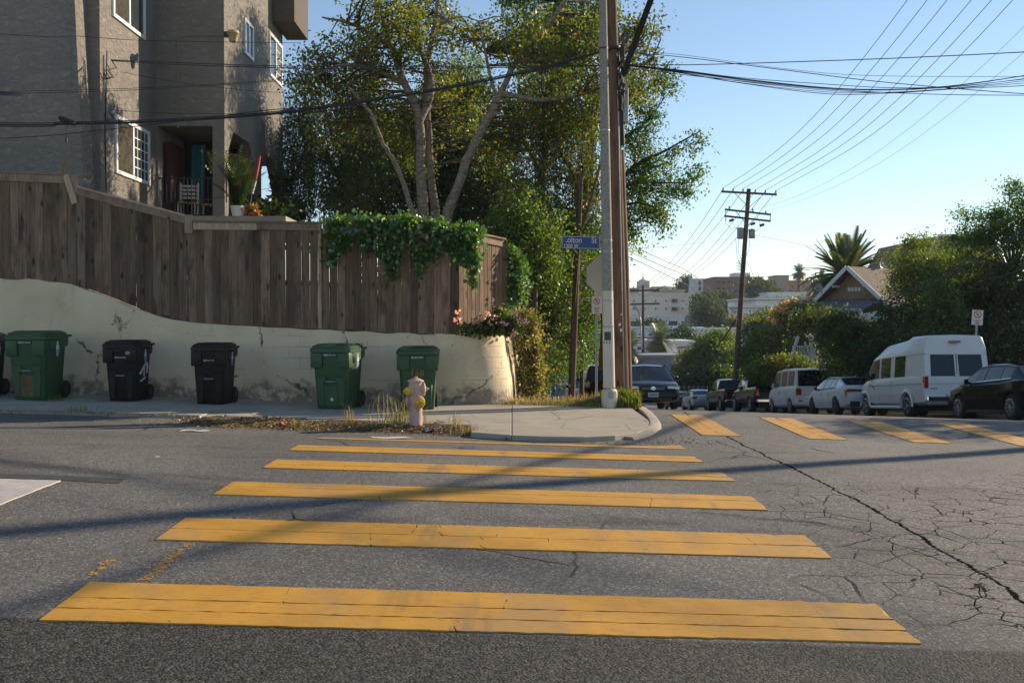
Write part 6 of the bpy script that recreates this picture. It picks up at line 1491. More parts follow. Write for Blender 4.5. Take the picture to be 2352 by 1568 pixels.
# --- white fastback sedan
k5 = spec(sedan, key='k5', L=4.9, W=1.86, H=1.44, wheels=(1.0, 3.85), rim='dark_rim', spokes=10, mirror_mat='trim_black',
    low=[(0,.52,.88,.74),(.05,.36,1.00,.86),(.25,.26,1.08,.95),(.9,.22,1.04,1),(1.6,.20,.99,1),(3.3,.20,.95,1),(3.85,.22,.92,.99),(4.4,.24,.80,.94),(4.75,.26,.70,.86),(4.87,.32,.62,.76),(4.9,.40,.57,.66)],
    gh=[(.32,1.07,None,'rear_glass'),(1.25,1.36,None,None),(1.35,1.375,CG,None),(1.85,1.42,None,None),(1.91,1.425,CG,None),(2.55,1.44,None,None),(2.62,1.44,CG,None),(3.05,1.38,CG,CG),(3.95,.92,None,None)],
    seams=[(1.7,.34,.96),(2.58,.34,.96),(3.5,.34,.92)], handles=[(1.85,.83),(2.75,.81)],
    boxes=[('taillight_band','trim_black',(-.74,-.012,.86),(.74,.07,.93),False,.01),('taillight','red_lens',(.52,-.02,.84),(.84,.20,.945),True,.02),('lower_bumper','trim_black',(-.70,-.02,.32),(.70,.10,.52),False,.03),('reflector_strip','red_lens',(-.55,-.022,.60),(.55,.03,.615),False,.003),('license_plate','plate',(-.16,-.03,.62),(.16,.0,.76),False,.003),('headlight','clear_lens',(.55,4.60,.62),(.84,4.78,.70),True,.02)],
    polys=[('taillight_hook','red_lens',[[(.80,.02,.86),(.86,.10,.86),(.84,.04,.62),(.82,.03,.66)]],True)])
K = car('parked_sedan', 'white fastback sedan with a full width tail lamp, in front of the van', 'car', 12.62, 35.0, 0, k5, 'paint_white', 'cars parked down the right side of the street')
mb = MB(); mb.hexa([(-.03,1.45-2.45,1.36),(.03,1.45-2.45,1.36),(.02,1.62-2.45,1.41),(-.02,1.62-2.45,1.41)], [(-.006,1.40-2.45,1.46),(.006,1.40-2.45,1.46),(.004,1.44-2.45,1.46),(-.004,1.44-2.45,1.46)]); part_loc(K, 'roof_fin', mb, 'paint_white')
# --- boxy minivan
ev = dict(key='minivan', band=(.05,.92), L=4.75, W=1.86, H=1.93, r=.32, wheels=(.95, 3.85), wr=.87, spokes=6, ww=.2, belt=.96, crown=.0, bulge=(.86,.97,1.0,.995,.98,.96), rim='grey_metal',
    low=[(0,.40,1.14,.94),(.04,.34,1.16,.985),(.3,.30,1.16,1),(3.6,.28,1.12,1),(4.1,.28,1.04,.98),(4.55,.30,.90,.92),(4.72,.36,.80,.84),(4.75,.45,.72,.78)],
    gh=[(.06,1.16,None,CG),(.26,1.82,None,None),(.34,1.88,CG,None),(1.30,1.93,None,None),(1.40,1.93,CG,None),(2.35,1.93,None,None),(2.45,1.93,CG,None),(3.15,1.88,CG,CG),(4.1,1.02,None,None)],
    seams=[(1.35,.45,1.12),(2.40,.45,1.12),(3.45,.45,1.05)], handles=[(2.55,.92)], handle_mat='trim_black', mirror=(3.35,1.22,.16,(.11,.05,.11)), mirror_mat='paint_cream',
    boxes=[('taillight','red_lens',(.68,-.02,.78),(.905,.10,1.02),True,.01),('turn_lamp','amber_lens',(.70,-.025,1.021),(.90,.08,1.07),True,.006),('bumper','paint_cream',(-.92,-.12,.36),(.92,.10,.62),False,.05),('reflector','red_lens',(.68,-.13,.52),(.84,-.08,.58),True,.004),('license_plate','plate',(-.18,-.02,.74),(.18,.01,.86),False,.003),('wiper','trim_black',(-.12,-.0,1.17),(.30,.03,1.20),False,.004),('headlight','clear_lens',(.5,4.55,.70),(.8,4.73,.85),True,.02)])
car('parked_minivan', 'cream white boxy minivan between the white sedan and the pickups', 'minivan', 12.66, 41.1, 0, ev, 'paint_cream', 'cars parked down the right side of the street')
# --- two dark pickup trucks
pk = dict(key='pickup', L=5.75, W=1.98, H=1.86, r=.39, wheels=(1.25, 4.65), wr=.74, spokes=6, ww=.26, belt=.93, crown=.0, bulge=(.80,.95,1.0,.99,.97,.94),
    low=[(0,.52,1.22,.94),(.05,.50,1.25,.98),(.3,.46,1.25,1),(1.9,.42,1.22,1),(2.0,.42,1.20,1),(4.2,.42,1.14,1),(4.7,.42,1.10,.99),(5.4,.44,1.04,.95),(5.7,.5,.92,.88),(5.75,.58,.85,.82)],
    gh=[(2.02,1.21,None,CG),(2.22,1.78,None,None),(2.32,1.80,CG,None),(2.95,1.86,None,None),(3.03,1.86,CG,None),(3.75,1.82,CG,CG),(4.45,1.13,None,None)],
    seams=[(2.0,.6,1.19),(2.99,.55,1.17),(4.05,.55,1.13)], handles=[(2.15,1.0),(3.1,.98)], mirror=(3.95,1.30,.17,(.12,.06,.13)), mirror_mat='trim_black',
    boxes=[('taillight','red_lens',(.80,-.02,.82),(.955,.12,1.18),True,.01),('bumper','chrome',(-.92,-.16,.50),(.92,.04,.66),False,.03),('bed_liner','gap_dark',(-.80,.09,1.20),(.80,1.85,1.2535),False,0),('license_plate','plate',(-.16,-.175,.54),(.16,-.155,.65),False,.003),('tailgate_handle','trim_black',(-.12,-.015,1.06),(.12,.02,1.12),False,.004),('headlight','clear_lens',(.6,5.5,.82),(.86,5.72,.98),True,.02)])  # the bed is closed: a flat dark panel paints the shade of its hollow
car('parked_pickup', 'black pickup truck right in front of the cream minivan', 'pickup truck', 12.72, 47.9, 0, pk, 'paint_black', 'cars parked down the right side of the street')
car('parked_pickup', 'dark brown pickup truck farther down the row, second in front of the minivan', 'pickup truck', 12.65, 54.6, 0, spec(pk, H=1.82), 'paint_brown', 'cars parked down the right side of the street')
far = spec(sedan, key='sedan', boxes=[('taillight','red_lens',(.55,-.01,.78),(.86,.22,.93),True,.02)], seams=[], handles=[])
car('parked_sedan', 'silver sedan far down the street beyond the dark pickups', 'car', 12.95, 66.5, 0, far, 'paint_silver', 'cars parked down the right side of the street')
car('parked_sedan', 'dark sedan farthest down the street beside the silver one', 'car', 13.2, 76, 0, far, 'paint_charcoal', 'cars parked down the right side of the street')
# --- the dark sedan that faces the camera
fr = dict(key='front_sedan', frame=True, L=4.75, W=1.80, H=1.42, r=.32, wheels=(1.0, 3.72), wr=.68, spokes=7, ww=.2,
    low=[(0,.46,.80,.76),(.05,.32,.93,.88),(.25,.25,.99,.96),(.9,.22,.98,1),(1.5,.2,.95,1),(3.2,.2,.93,1),(3.7,.20,.91,.99),(4.25,.21,.82,.955),(4.52,.22,.745,.92),(4.66,.24,.66,.87),(4.73,.28,.56,.82),(4.75,.34,.50,.78)],
    gh=[(.7,.97,None,CG),(1.3,1.34,None,None),(1.4,1.36,CG,None),(1.9,1.41,None,None),(1.97,1.41,CG,None),(2.6,1.42,None,None),(2.66,1.42,CG,None),(2.98,1.37,CG,CG),(3.86,.90,None,None)],
    seams=[(1.93,.34,.92),(2.63,.34,.92),(3.4,.34,.9)], handles=[(2.05,.80),(2.8,.78)], mirror=(3.35,.99,.14,(.12,.05,.065)), mirror_mat='paint_dark',
    boxes=[('headlight','clear_lens',(.43,4.40,.575),(.815,4.685,.70),True,.03),('grille','trim_black',(-.36,4.60,.575),(.36,4.735,.68),False,.02),('lower_grille','trim_black',(-.55,4.66,.27),(.55,4.765,.35),False,.01),('license_plate','plate',(-.155,4.745,.37),(.155,4.772,.51),False,.004),('bumper_strip','trim_black',(-.70,4.70,.44),(.70,4.757,.47),False,.006),('marker_lamp','amber_lens',(.70,4.45,.55),(.80,4.62,.575),True,.006)])
C = car('oncoming_sedan', 'dark grey sedan facing the camera just right of the wooden pole', 'car', 4.27, 30.0, PI, fr, 'paint_dark')
h = 4.75/2
mb = MB()
for k in range(4): mb.box((-.33,4.738-h,.592+k*.02),(.33,4.743-h,.600+k*.02))
part_loc(C, 'grille_bar', mb, 'grey_metal')
def ellipse_ring(mb, cx, cz, rx, rz_, w, y, n=20):
    for k in range(n):
        a0, a1 = 2*PI*k/n, 2*PI*(k+1)/n; pt = lambda s, a: (cx+(rx-s)*math.cos(a), y, cz+(rz_-s)*math.sin(a)); mb.quad(pt(0,a0), pt(0,a1), pt(w,a1), pt(w,a0))
mb = MB(); ellipse_ring(mb, 0, .635, .070, .048, .011, 4.752-h); ellipse_ring(mb, 0, .650, .042, .020, .009, 4.753-h); ellipse_ring(mb, 0, .635, .020, .044, .008, 4.754-h); part_loc(C, 'emblem', mb, 'chrome')
mb = MB(); random.seed(60)
for k in range(7): mb.box((-.125+k*.036, 4.773-h, .405), (-.125+k*.036+.022, 4.775-h, .468))
part_loc(C, 'plate_number', mb, 'plate_ink')
# --- cars partly hidden by the poles
car('parked_suv', 'black sport utility vehicle half hidden behind the concrete pole, red tail lamp showing', 'car', 3.72, 38.5, 0, spec(pk, key='suv', L=4.7, H=1.72, W=1.86, r=.36, wheels=(.95,3.7), low=[(0,.45,1.05,.92),(.05,.38,1.08,.98),(.3,.3,1.08,1),(3.4,.3,1.05,1),(4.2,.32,.98,.96),(4.65,.4,.85,.85),(4.7,.48,.78,.8)],
    gh=[(.05,1.08,None,CG),(.45,1.62,None,None),(.55,1.66,CG,None),(1.4,1.72,None,None),(1.48,1.72,CG,None),(2.3,1.72,None,None),(2.38,1.71,CG,None),(2.9,1.66,CG,CG),(3.7,1.03,None,None)], seams=[], handles=[], boxes=[('taillight','red_lens',(.70,-.03,.78),(.90,.14,1.0),True,.01)], mirror=(3.1,1.18,.14,(.11,.05,.08))), 'paint_black')
car('parked_sedan', 'pale grey sedan facing up the hill, showing left of the perforated sign post', 'car', 3.55, 46, PI, spec(fr, key='front_sedan'), 'paint_silver')
# ================================================================== POWER POLES DOWN THE STREET
def crossarm_pole(name, label, base, top, r, arms, YY, mat='dark_wood', group=None):
    t = thing(name, label, 'pole', tuple(base), group=group)
    tapered('shaft', [base-Vector((0,0,.4)), base.lerp(top, .5), top], [r, r*.86, r*.7], mat, t, 10)
    for (a, b, th, braces) in arms:
        mb = MB(); mb.bar(a, b, th, th*1.2); o = mb.build('crossarm', M[mat], t)
        m = (a+b)/2
        if braces:
            for s in (a, b): mb = MB(); mb.bar(m.lerp(s, .55), m+Vector((0,0,-.95)), .05, .03); mb.build('brace', M['grey_metal'], o)
    return t
Y2 = 66.0; KS = 66/58.0
b2, t2 = P(1686, 905, Y2), P(1720, 434, Y2)
hp = crossarm_pole('power_pole', 'tall leaning power pole with two levels of crossarms and two grey transformers', b2, t2, .20,
   [(P(1657,440,Y2), P(1784,447,Y2), .11, True), (P(1665,481,Y2-.15), P(1771,493,Y2-.15), .10, True), (P(1664,496,Y2-.15), P(1770,508,Y2-.15), .10, False)], Y2)
tops = [P(u, v, Y2) for u, v in ((1661,436),(1684,437),(1707,438),(1735,440),(1758,441),(1782,442))]
for p in tops: mb = MB(); mb.lathe([(.03,-.12),(.03,.0),(.055,.02),(.05,.10),(.02,.14)], 7, tuple(p)); mb.build('insulator', M['insulator'], hp, smooth=40)
for u, v in ((1675,478),(1729,484),(1759,489)): mb = MB(); mb.lathe([(.03,-.1),(.05,.0),(.05,.10),(.02,.14)], 7, tuple(P(u,v,Y2-.15))); mb.build('insulator', M['insulator'], hp, smooth=40)
for u, v in ((1680,506),(1729,514),(1750,517)): mb = MB(); c = P(u,v,Y2-.25); mb.tube([c+Vector((-.14,0,-.05)), c+Vector((.14,0,.05))], .09, 7); mb.build('fuse_cutout', M['insulator'], hp, smooth=40)
for u in (1667, 1769): mb = MB(); mb.bar(P(u, 482+(u-1667)*.1, Y2-.2), P(u, 508+(u-1667)*.02, Y2-.2), .05, .03); mb.build('arm_strut', M['grey_metal'], hp)
for u, v, hgt in ((1700.5,536,.72),(1727,537,.6)):
    c = P(u, v, Y2-.1); mb = MB(); mb.lathe([(.20,-hgt/2),(.22,-hgt/2+.04),(.22,hgt/2-.1),(.235,hgt/2-.09),(.235,hgt/2-.03),(.18,hgt/2),(.05,hgt/2+.03)], 14, tuple(c)); mb.build('transformer', M['grey_metal'], hp, smooth=40)
random.seed(70)
for pts in ([(1668,497),(1666,512),(1680,525),(1697,522)], [(1740,500),(1748,520),(1735,532),(1725,524)], [(1697,550),(1695,580),(1704,598)], [(1722,550),(1720,575),(1708,600)], [(1690,550),(1693,590),(1702,612)]):
    tube_obj('jumper_wire', [(u, v, Y2-.3) for u, v in pts], .014, 'thin_wire', hp, 4)
mb = MB()
for k in range(7): v = 600+k*3.4; c = P(1703, v, Y2-.25); mb.bar(c+Vector((-.22-.1*(k%2),0,0)), c+Vector((.22,0,.02)), .035)
mb.build('step_bracket', M['dark_wood'], hp)
ORD = ('leftmost', 'second', 'third', 'fourth', 'fifth', 'rightmost')
gH = 'high voltage lines over the street'
for k, p in enumerate(tops):
    x = p.x; q = [p+Vector((0,0,.12))]
    for Y, z in ((50, 7.95), (44, 8.18), (39.5, 8.62), (35.2, 9.30), (31, 10.15), (26, 11.4), (18, 13.9), (8, 17.6)):
        q.append(Vector((x+(58-Y)*.002, Y*KS, (z-.05*k*min(1, (58-Y)/20))*KS)))
    wire(ORD[k]+' of six power lines climbing from the top crossarm to the upper right', q, .0125, 'thin_wire', gH, 'power_line', True)
for k, (u, v) in enumerate(((1759,487),(1729,482))):
    p = P(u, v, Y2-.15); q = [p]+[Vector((p.x, Y*KS, z*KS)) for Y, z in ((50,6.3),(44,6.3),(38,6.6),(32,7.3),(26,8.4),(16,11))]; wire(('right', 'left')[k]+' of two faint lines rising from the second crossarm to the right', q, .006, 'thin_wire', 'faint lower lines', 'power_line', True)
Y3 = 118.0
b3, t3 = P(1477, 930, Y3), P(1477, 655, Y3)
dp3 = crossarm_pole('power_pole', 'distant power pole with three crossarms standing in front of the pale hillside building', b3, t3, .21, [(P(1441,668,Y3), P(1514,666,Y3), .16, True), (P(1440,699,Y3), P(1515,697,Y3), .16, True), (P(1448,740,Y3), P(1510,740,Y3), .13, False)], Y3)
for u in (1443, 1455, 1499, 1511): c = P(u, 662, Y3); mb = MB(); mb.lathe([(.05,-.1),(.09,.0),(.08,.16),(.03,.22)], 6, tuple(c)); mb.build('insulator', M['insulator'], dp3)
tube_obj('riser_pipe', [(1455,702,Y3-.3),(1467,715,Y3-.3),(1472,740,Y3-.3),(1474,800,Y3-.3)], .10, 'galv', dp3, 6)
far_arm = [P(u, 663, Y3) for u in (1443, 1452, 1461, 1494, 1503, 1512)]
for k, p in enumerate(tops):
    a, b = p+Vector((0,0,.05)), far_arm[k]; pts = [a.lerp(b, t)+Vector((0,0,-1.6*4*t*(1-t))) for t in (0,.15,.35,.55,.75,1)]
    wire(ORD[k]+' of six power lines sagging from the leaning pole to the distant pole', pts, .018, 'thin_wire', 'power lines towards the distant pole', 'power_line', True)
# slack communication cables
wire('thick black cable sagging deeply between the leaning pole and the distant pole', [(1690,736,65.8),(1655,785,68),(1610,838,74),(1570,868,82),(1540,882,95),(1500,868,108),(1476,835,117.8)], .05)
gR = 'cables swooping to the upper right'
for k in range(4):
    dz = (-.10, 0, .07, .16)[k]; q = [Vector((13+.05*k, Y, z+dz*min(1, (58-Y)/15)))*KS for Y, z in ((65.8,.15),(50,-.15),(44,-.02),(41.5,.22),(35,.80),(29.2,1.60),(25.3,2.42),(20,4.0),(14,6.4))]
    wire('one of four black cables swooping from the leaning pole up to the right edge', q, .020 if k < 2 else .012, 'cable', gR, 'cable', True)
wire('thin pale wire from the transformers to the palm tree', [(1733,540,65.8),(1800,553,66),(1900,575,66),(1960,592,66)], .010, 'thin_wire')
wire('thin line rising slightly from behind the elm branches to the leaning pole', [(1430,572,40),(1560,563,48),(1700,545,65.8)], .009, 'thin_wire')
for k, (v0, v1, v2, v3) in enumerate(((573,610,660,735),(585,625,672,748),(598,640,690,742))):
    wire(('topmost','middle','lowest')[k]+' of three service lines from the wooden pole to the leaning pole', [(1436,v0-12,30),(1520,v1-14,38),(1600,v2-22,47),(1696,v3-8,65.8)], .012, 'cable' if k else 'thin_wire', 'service lines to the leaning pole')
wire('dark service line from the leaning pole down to the bushes in front of the house', [(1700,745,65.8),(1740,775,62),(1800,800,58),(1880,812,55)], .016)
wire('dark service line running from the leaning pole back to the hillside houses', [(1702,732,66.2),(1760,752,75),(1830,745,100),(1880,715,130)], .022)
wire('two service wires dropping from the transformers behind the pole', [(1715,600,66),(1735,640,70),(1770,690,78),(1830,735,90)], .014, 'thin_wire')
wire('thin guy wire slanting down from the leaning pole into the hedge', [(1700,760,65.8),(1745,815,62),(1800,870,58)], .010, 'thin_wire')
wire('black cable hanging at the right edge in front of the trees', [(2235,640,30),(2290,637,28.5),(2352,617,27),(2420,590,25.5)], .010)

# ================================================================== HOUSE, PALM, RIGHT BANK
M['shingle'] = plain('brown_shingle', (.20,.145,.115), .9, var=.3, scale=3, bump=.4, bscale=20)
M['grey_shingle'] = plain('grey_shingle', (.15,.155,.16), .9, var=.25, scale=4, bump=.4, bscale=20)
M['orange_wall'] = plain('orange_siding', (.28,.17,.09), .8, var=.15, scale=3)
M['white_trim'] = plain('white_trim', (.62,.62,.60), .6, var=.08)
hc = P(1955, 612, 55.0); HR = math.radians(33)
house = thing('bungalow', 'orange walled bungalow with a white trimmed gable among the bushes', 'building', (hc.x, hc.y, hc.z-5.2), (0, 0, HR))
# local frame: the gable looks along -x, the ridge runs along +x at height 5.2
RZ, EZ, HW = 5.2, 2.95, 2.75
mb = MB(); mb.prism([(-HW+.35,-3),(HW-.35,-3),(HW-.35,EZ+.15),(0,RZ-.2),(-HW+.35,EZ+.15)], .25, 11, 'x'); mb.build('wall', M['orange_wall'], house, world=False)
for s in (-1, 1):
    mb = MB(); mb.hexa([(-.35,0,RZ-.09),(11.3,0,RZ-.09),(11.3,s*HW,EZ-.09),(-.35,s*HW,EZ-.09)], [(-.35,0,RZ),(11.3,0,RZ),(11.3,s*HW,EZ),(-.35,s*HW,EZ)]); r_ = mb.build('roof', M['shingle'], house, world=False)
    mb = MB(); mb.bar((-.38,s*.02,RZ-.06),(-.38,s*(HW+.05),EZ-.08), .06, .22, (0,0,1)); mb.build('rake_board', M['white_trim'], r_, world=False)
    for k in range(2): mb = MB(); y = s*(1.0+k*1.1); z = lerp(RZ, EZ, abs(y)/HW)-.25; mb.bar((-.3,y,z),(.25,y,z), .10, .14); mb.build('bracket', M['white_trim'], r_, world=False)
mb = MB()
for k in range(4): mb.box((.235,-.42+k*.22,RZ-1.35),(.2495,-.26+k*.22,RZ-1.15))
mb.build('gable_vent', M['white_trim'], house, world=False)
mb = MB(); mb.hexa([(-2.0,-2.2,2.75),(.25,-2.2,3.35),(.25,2.5,3.35),(-2.0,2.5,2.75)], [(-2.0,-2.2,2.83),(.25,-2.2,3.43),(.25,2.5,3.43),(-2.0,2.5,2.83)]); pr = mb.build('porch_roof', M['grey_shingle'], house, world=False)
mb = MB(); mb.bar((-2.02,-2.25,2.76),(-2.02,2.55,2.76), .05, .18); mb.build('fascia', M['white_trim'], pr, world=False)
mb = MB(); mb.hexa([(-3.0,-1.2,2.15),(-.5,-2.9,2.15),(-.3,-2.6,2.15),(-2.8,-.9,2.15)], [(-3.0,-1.2,2.25),(-.5,-2.9,2.85),(-.3,-2.6,2.85),(-2.8,-.9,2.25)])
mb.build('eave_board', M['white_trim'], pr, world=False)
for y in (-2.0, 0.2, 2.3): mb = MB(); mb.box((-1.85,y-.08,-2.5),(-1.69,y+.08,2.72)); mb.build('porch_post', M['white_trim'], house, world=False)
mb = MB(); mb.box((.20,-1.6,1.2),(.2485,-.5,2.5)); w = mb.build('window', M['white_trim'], house, world=False); mb = MB(); mb.box((.19,-1.5,1.3),(.1995,-.6,2.4)); mb.build('pane', M['glass'], w, world=False)
mb = MB(); mb.box((.2,-HW+.38,.8),(.2484,-HW+1.0,2.7)); mb.build('window', M['interior'], house, world=False)
def dish(label, u, v, Y, r, az):
    c = P(u, v, Y); t = thing('satellite_dish', label, 'satellite dish', tuple(c), (0, 0, az), 'satellite dishes on the bungalow')
    mb = MB(); n = 14; mb.grid(lambda a, b: (r*b*math.cos(2*PI*a), -.15*r+.28*r*b*b*-1+.0, r*b*math.sin(2*PI*a)), n, 4); mb.build('reflector', M['grey_metal'], t, smooth=180, world=False)
    mb = MB(); mb.tube([(0,.02,-.1*r),(0,.12,-.8*r),(-.05,.2,-2.1*r)], .03, 6); mb.build('mast', M['galv'], t, world=False)
    mb = MB(); mb.bar((0,-.1,-.9*r),(-r*.6,-.75*r,-.25*r), .03); mb.cbox((-r*.6,-.75*r,-.2*r), (.10,.14,.10)); mb.build('feed_arm', M['galv'], t, world=False)
dish('satellite dish standing clear at the left eave of the bungalow', 1884, 660, 53, .24, -1.0)
dish('satellite dish on the roof ridge of the bungalow', 2021, 605, 56.5, .30, .8)
dish('small satellite dish on the bungalow roof half hidden by leaves', 2048, 625, 57, .28, .9)
# big house behind, mostly hidden
q = P(2160, 640, 68); bh = thing('brown_house', 'large brown house almost hidden behind the tall trees at right', 'building', (q.x, 68, q.z-6))
mb = MB(); mb.prism([(-3.0,-6),(3.6,-6),(3.6,6.5),(2.6,8.75),(-.9,8.75),(-3.0,5.2)], -2, 9, 'y'); mb.build('wall', M['shingle'], bh, world=False)
mb = MB(); mb.bar((-3.2,-2.1,5.0),(-1.0,-2.1,8.8), .08, .25, (0,1,0)); mb.bar((-1.0,-2.1,8.8),(2.7,-2.1,8.8), .08, .2, (0,1,0)); mb.build('roof_edge', M['white_trim'], bh, world=False)
# white stair frame
sf = thing('white_staircase', 'white timber stair and balcony frame half covered by bougainvillea', 'staircase', tuple(P(1845, 900, 50)))
mb = MB(); mb.bar(P(1806,852,50), P(1834,772,50), .16, .12); mb.bar(P(1866,790,50), P(1868,880,50), .26, .22); mb.bar(P(1824,815,50), P(1862,818,50), .16, .1); mb.bar(P(1832,826,50.2), P(1852,848,50.2), .14, .08); mb.bar(P(1848,785,50), P(1860,815,50), .12, .08); mb.bar(P(1820,795,50), P(1866,796,50), .10, .08); f = mb.build('frame', M['white_trim'], sf)
for k in range(8): mb = MB(); u = 1822+k*5; mb.bar(P(u,796,50.1), P(u,815,50.1), .05); mb.build('baluster', M['white_trim'], f)
mb = MB(); mb.box((P(1815,850,51).x, 51, P(0,905,51).z), (P(1862,850,51).x, 51.3, P(0,820,51).z)); mb.build('back_panel', M['cream_paint'], sf)

def palm(label, u, v, Y, R_, h, nf, name='palm_tree', leaf=.55, skirt=True, seed=0, group=None, curl=(.9,1.9), w=.05, n=10, trunk_r=.35):
    c = P(u, v, Y); random.seed(seed); t = thing(name, label, 'palm', (c.x, c.y, c.z-h), group=group)
    mb = MB(); mb.tube([c-Vector((0,0,h+.3)), c-Vector((0,0,h*.5)), c-Vector((0,0,.1)), c+Vector((0,0,R_*.05))], [trunk_r*1.15, trunk_r, trunk_r*1.25, trunk_r*.6], 12); mb.build('trunk', M['palm_bark'], t, smooth=60)
    mb = MB()
    for k in range(nf):
        f = (k+.5)/nf; el = lerp(1.45, -.75 if skirt else 0, f**.85)+random.uniform(-.1,.1); cu = lerp(curl[0]*.5, curl[1], f)*random.uniform(.75,1.1)
        frond(mb, c+Vector((random.gauss(0,.12), random.gauss(0,.12), .1)), random.uniform(0,2*PI), el, R_*random.uniform(.85,1.08), cu, n, leaf, w)
    mb.build('crown', M['palm_leaf'], t)
    if skirt:
        mb = MB()
        for k in range(nf//3): frond(mb, c-Vector((0,0,.15)), random.uniform(0,2*PI), random.uniform(-.9,-.2), R_*.55, 1.6, 6, leaf*.6, w)
        mb.build('dead_frond', M['leaf_brown'], t)
    return t
palm('big date palm with arching fronds behind the bungalow gable', 1941, 637, 66, 3.1, 8, 120, leaf=.42, seed=71, w=.13, curl=(.5,1.5), trunk_r=.55, n=12)

gB = 'trees and shrubs on the bank at the right'
def bank_tree(label, blobs, nc, per, sp, size, mat, seed, base, name='bank_tree', **k): return shrub(name, label, k.pop('cat', 'tree'), [blob(*b) for b in blobs], nc, per, sp, size, M_key(mat), group=gB, seed=seed, base=tuple(Q(*base)), **k)
def M_key(m): return m
bank_tree('tall airy tree at the right edge with thin tufted twigs against the sky', [(2310,530,36,50,50,1.3),(2345,475,36,38,50,1.1),(2255,530,36,40,34,1.1),(2215,565,36,45,30,1.1),(2370,560,35,45,60,1.3),(2270,490,36.5,26,20,.7),(2212,495,36.5,18,18,.5),(2325,430,36,20,18,.5),(2420,500,35,60,80,1.5)], 560, 30, .22, .10, 'leaf_elm', 81, (2320,800,36), shell=.1)
bank_tree('rounded olive green tree leaning over the brown house', [(2120,612,43,50,32,1.2),(2185,615,42,55,38,1.3),(2085,650,43,40,40,1.2),(2160,660,42,70,45,1.4),(2110,560,44,35,20,.8),(2240,620,40,60,50,1.4),(2060,590,45,22,16,.6)], 640, 36, .25, .11, 'leaf_hedge', 82, (2150,850,42), shell=.2)
bank_tree('dark tree mass below the swooping cables', [(2290,660,35,80,60,1.6),(2220,700,36,80,60,1.6),(2360,680,34,70,80,1.6),(2150,740,38,70,55,1.4),(2080,740,40,60,50,1.4),(2430,720,34,60,110,1.6)], 460, 55, .32, .13, 'leaf_dark', 83, (2250,900,35.5))
bank_tree('dark bush behind the roof of the white van', [(2060,820,36,70,55,1.2),(2000,800,38,60,60,1.2),(1950,830,40,50,60,1.2),(2120,830,35,60,60,1.2),(1925,870,42,34,50,1.0),(2010,880,38,70,45,1.0)], 420, 50, .30, .12, 'leaf_dark', 84, (2030,940,37.5), cat='shrub')
bank_tree('dark bush with dull red blossom at the right edge', [(2300,830,31.5,60,50,1.0),(2360,800,31.5,60,60,1.0),(2240,800,33,50,50,1.0),(2330,760,33,60,50,1.0),(2420,860,31,60,90,1.0),(2200,850,33,50,50,1.0),(2180,760,34,60,50,1)], 460, 54, .28, .115, 'leaf_dark', 85, (2300,930,31.8), cat='shrub', flowers=('petal_red', 30, .10))
bank_tree('feathery dark green shrub rising above the van roof beside the sign', [(2170,740,33,40,60,.8),(2160,690,33.5,26,45,.7),(2195,790,32.5,35,45,.7)], 130, 50, .22, .12, 'leaf_pepper', 86, (2170,930,33), cat='shrub', droop=.2)
bank_tree('low shrub with red blossom left of the white van', [(1990,850,37,40,40,.8),(1960,790,38.5,36,40,.8),(1930,750,40,40,30,.9)], 170, 45, .22, .12, 'leaf_dark', 87, (1980,930,37.5), cat='shrub', flowers=('petal_red', 12, .09))
bank_tree('bougainvillea with magenta and pink blossom covering the white stair', [(1905,740,47,45,35,1.0),(1855,738,48,35,24,.9),(1925,790,46,34,50,1.0),(1912,775,47,26,25,.8),(1945,755,46.5,45,24,1.0)], 260, 42, .25, .14, 'leaf_dark', 88, (1895,930,46.5), cat='shrub', flowers=('petal_magenta', 9, .12), extra=('leaf_hedge', .35))
bank_tree('shrub veiled in pale pink blossom left of the bungalow', [(1830,710,54,45,25,1.1),(1790,725,55,30,18,.9),(1860,720,53,30,18,.9)], 130, 34, .25, .12, 'leaf_hedge', 89, (1830,880,54), cat='shrub', flowers=('petal_pink', 60, .10))
bank_tree('clipped sunny hedge with a few orange blossoms behind the minivan', [(1770,845,49,40,24,1.0),(1825,840,48,40,24,1.0),(1740,860,50,30,24,.9),(1790,865,49,50,25,1.0)], 260, 46, .22, .12, 'leaf_hedge', 90, (1790,930,49), name='hedge', cat='hedge', flowers=('petal_orange', 7, .10))
bank_tree('sunlit mound of bright bushes right of the leaning pole', [(1760,790,66,45,40,1.6),(1725,820,68,40,40,1.4),(1800,770,62,45,40,1.5),(1745,760,68,40,25,1.3),(1840,810,56,25,40,1.0)], 380, 42, .34, .18, 'leaf_hedge', 91, (1765,930,65.5), cat='shrub')
bank_tree('bright green feathery tree left of the leaning pole', [(1640,800,92,40,28,2),(1610,825,93,35,28,2),(1665,830,90,30,35,1.8),(1650,775,93,25,14,1.5)], 330, 42, .46, .26, 'leaf_bright', 92, (1640,920,92), droop=.3)
bank_tree('shaded bushes under the bright feathery tree', [(1630,865,88,50,30,1.8),(1590,875,89,30,30,1.6),(1670,875,86,40,30,1.6)], 300, 42, .46, .26, 'leaf_elm', 93, (1630,930,88), cat='shrub', extra=('leaf_dark', .45))
bank_tree('yellowing bush beside the oncoming dark sedan', [(1580,835,95,18,28,1.4),(1572,870,94,22,30,1.4)], 110, 40, .46, .26, 'leaf_yellow', 94, (1578,930,95), cat='shrub')
mb = MB(); a = P(1550, 905, 84); b = P(1625, 905, 84)
for k in range(3): mb.bar(a+Vector((0,0,.0+k*.3)), b+Vector((0,0,.0+k*.3)), .03)
o = thing('wire_fence', 'pale wire fence beside the road beyond the oncoming sedan', 'fence', tuple(a)); mb.build('rail', M['grey_metal'], o)
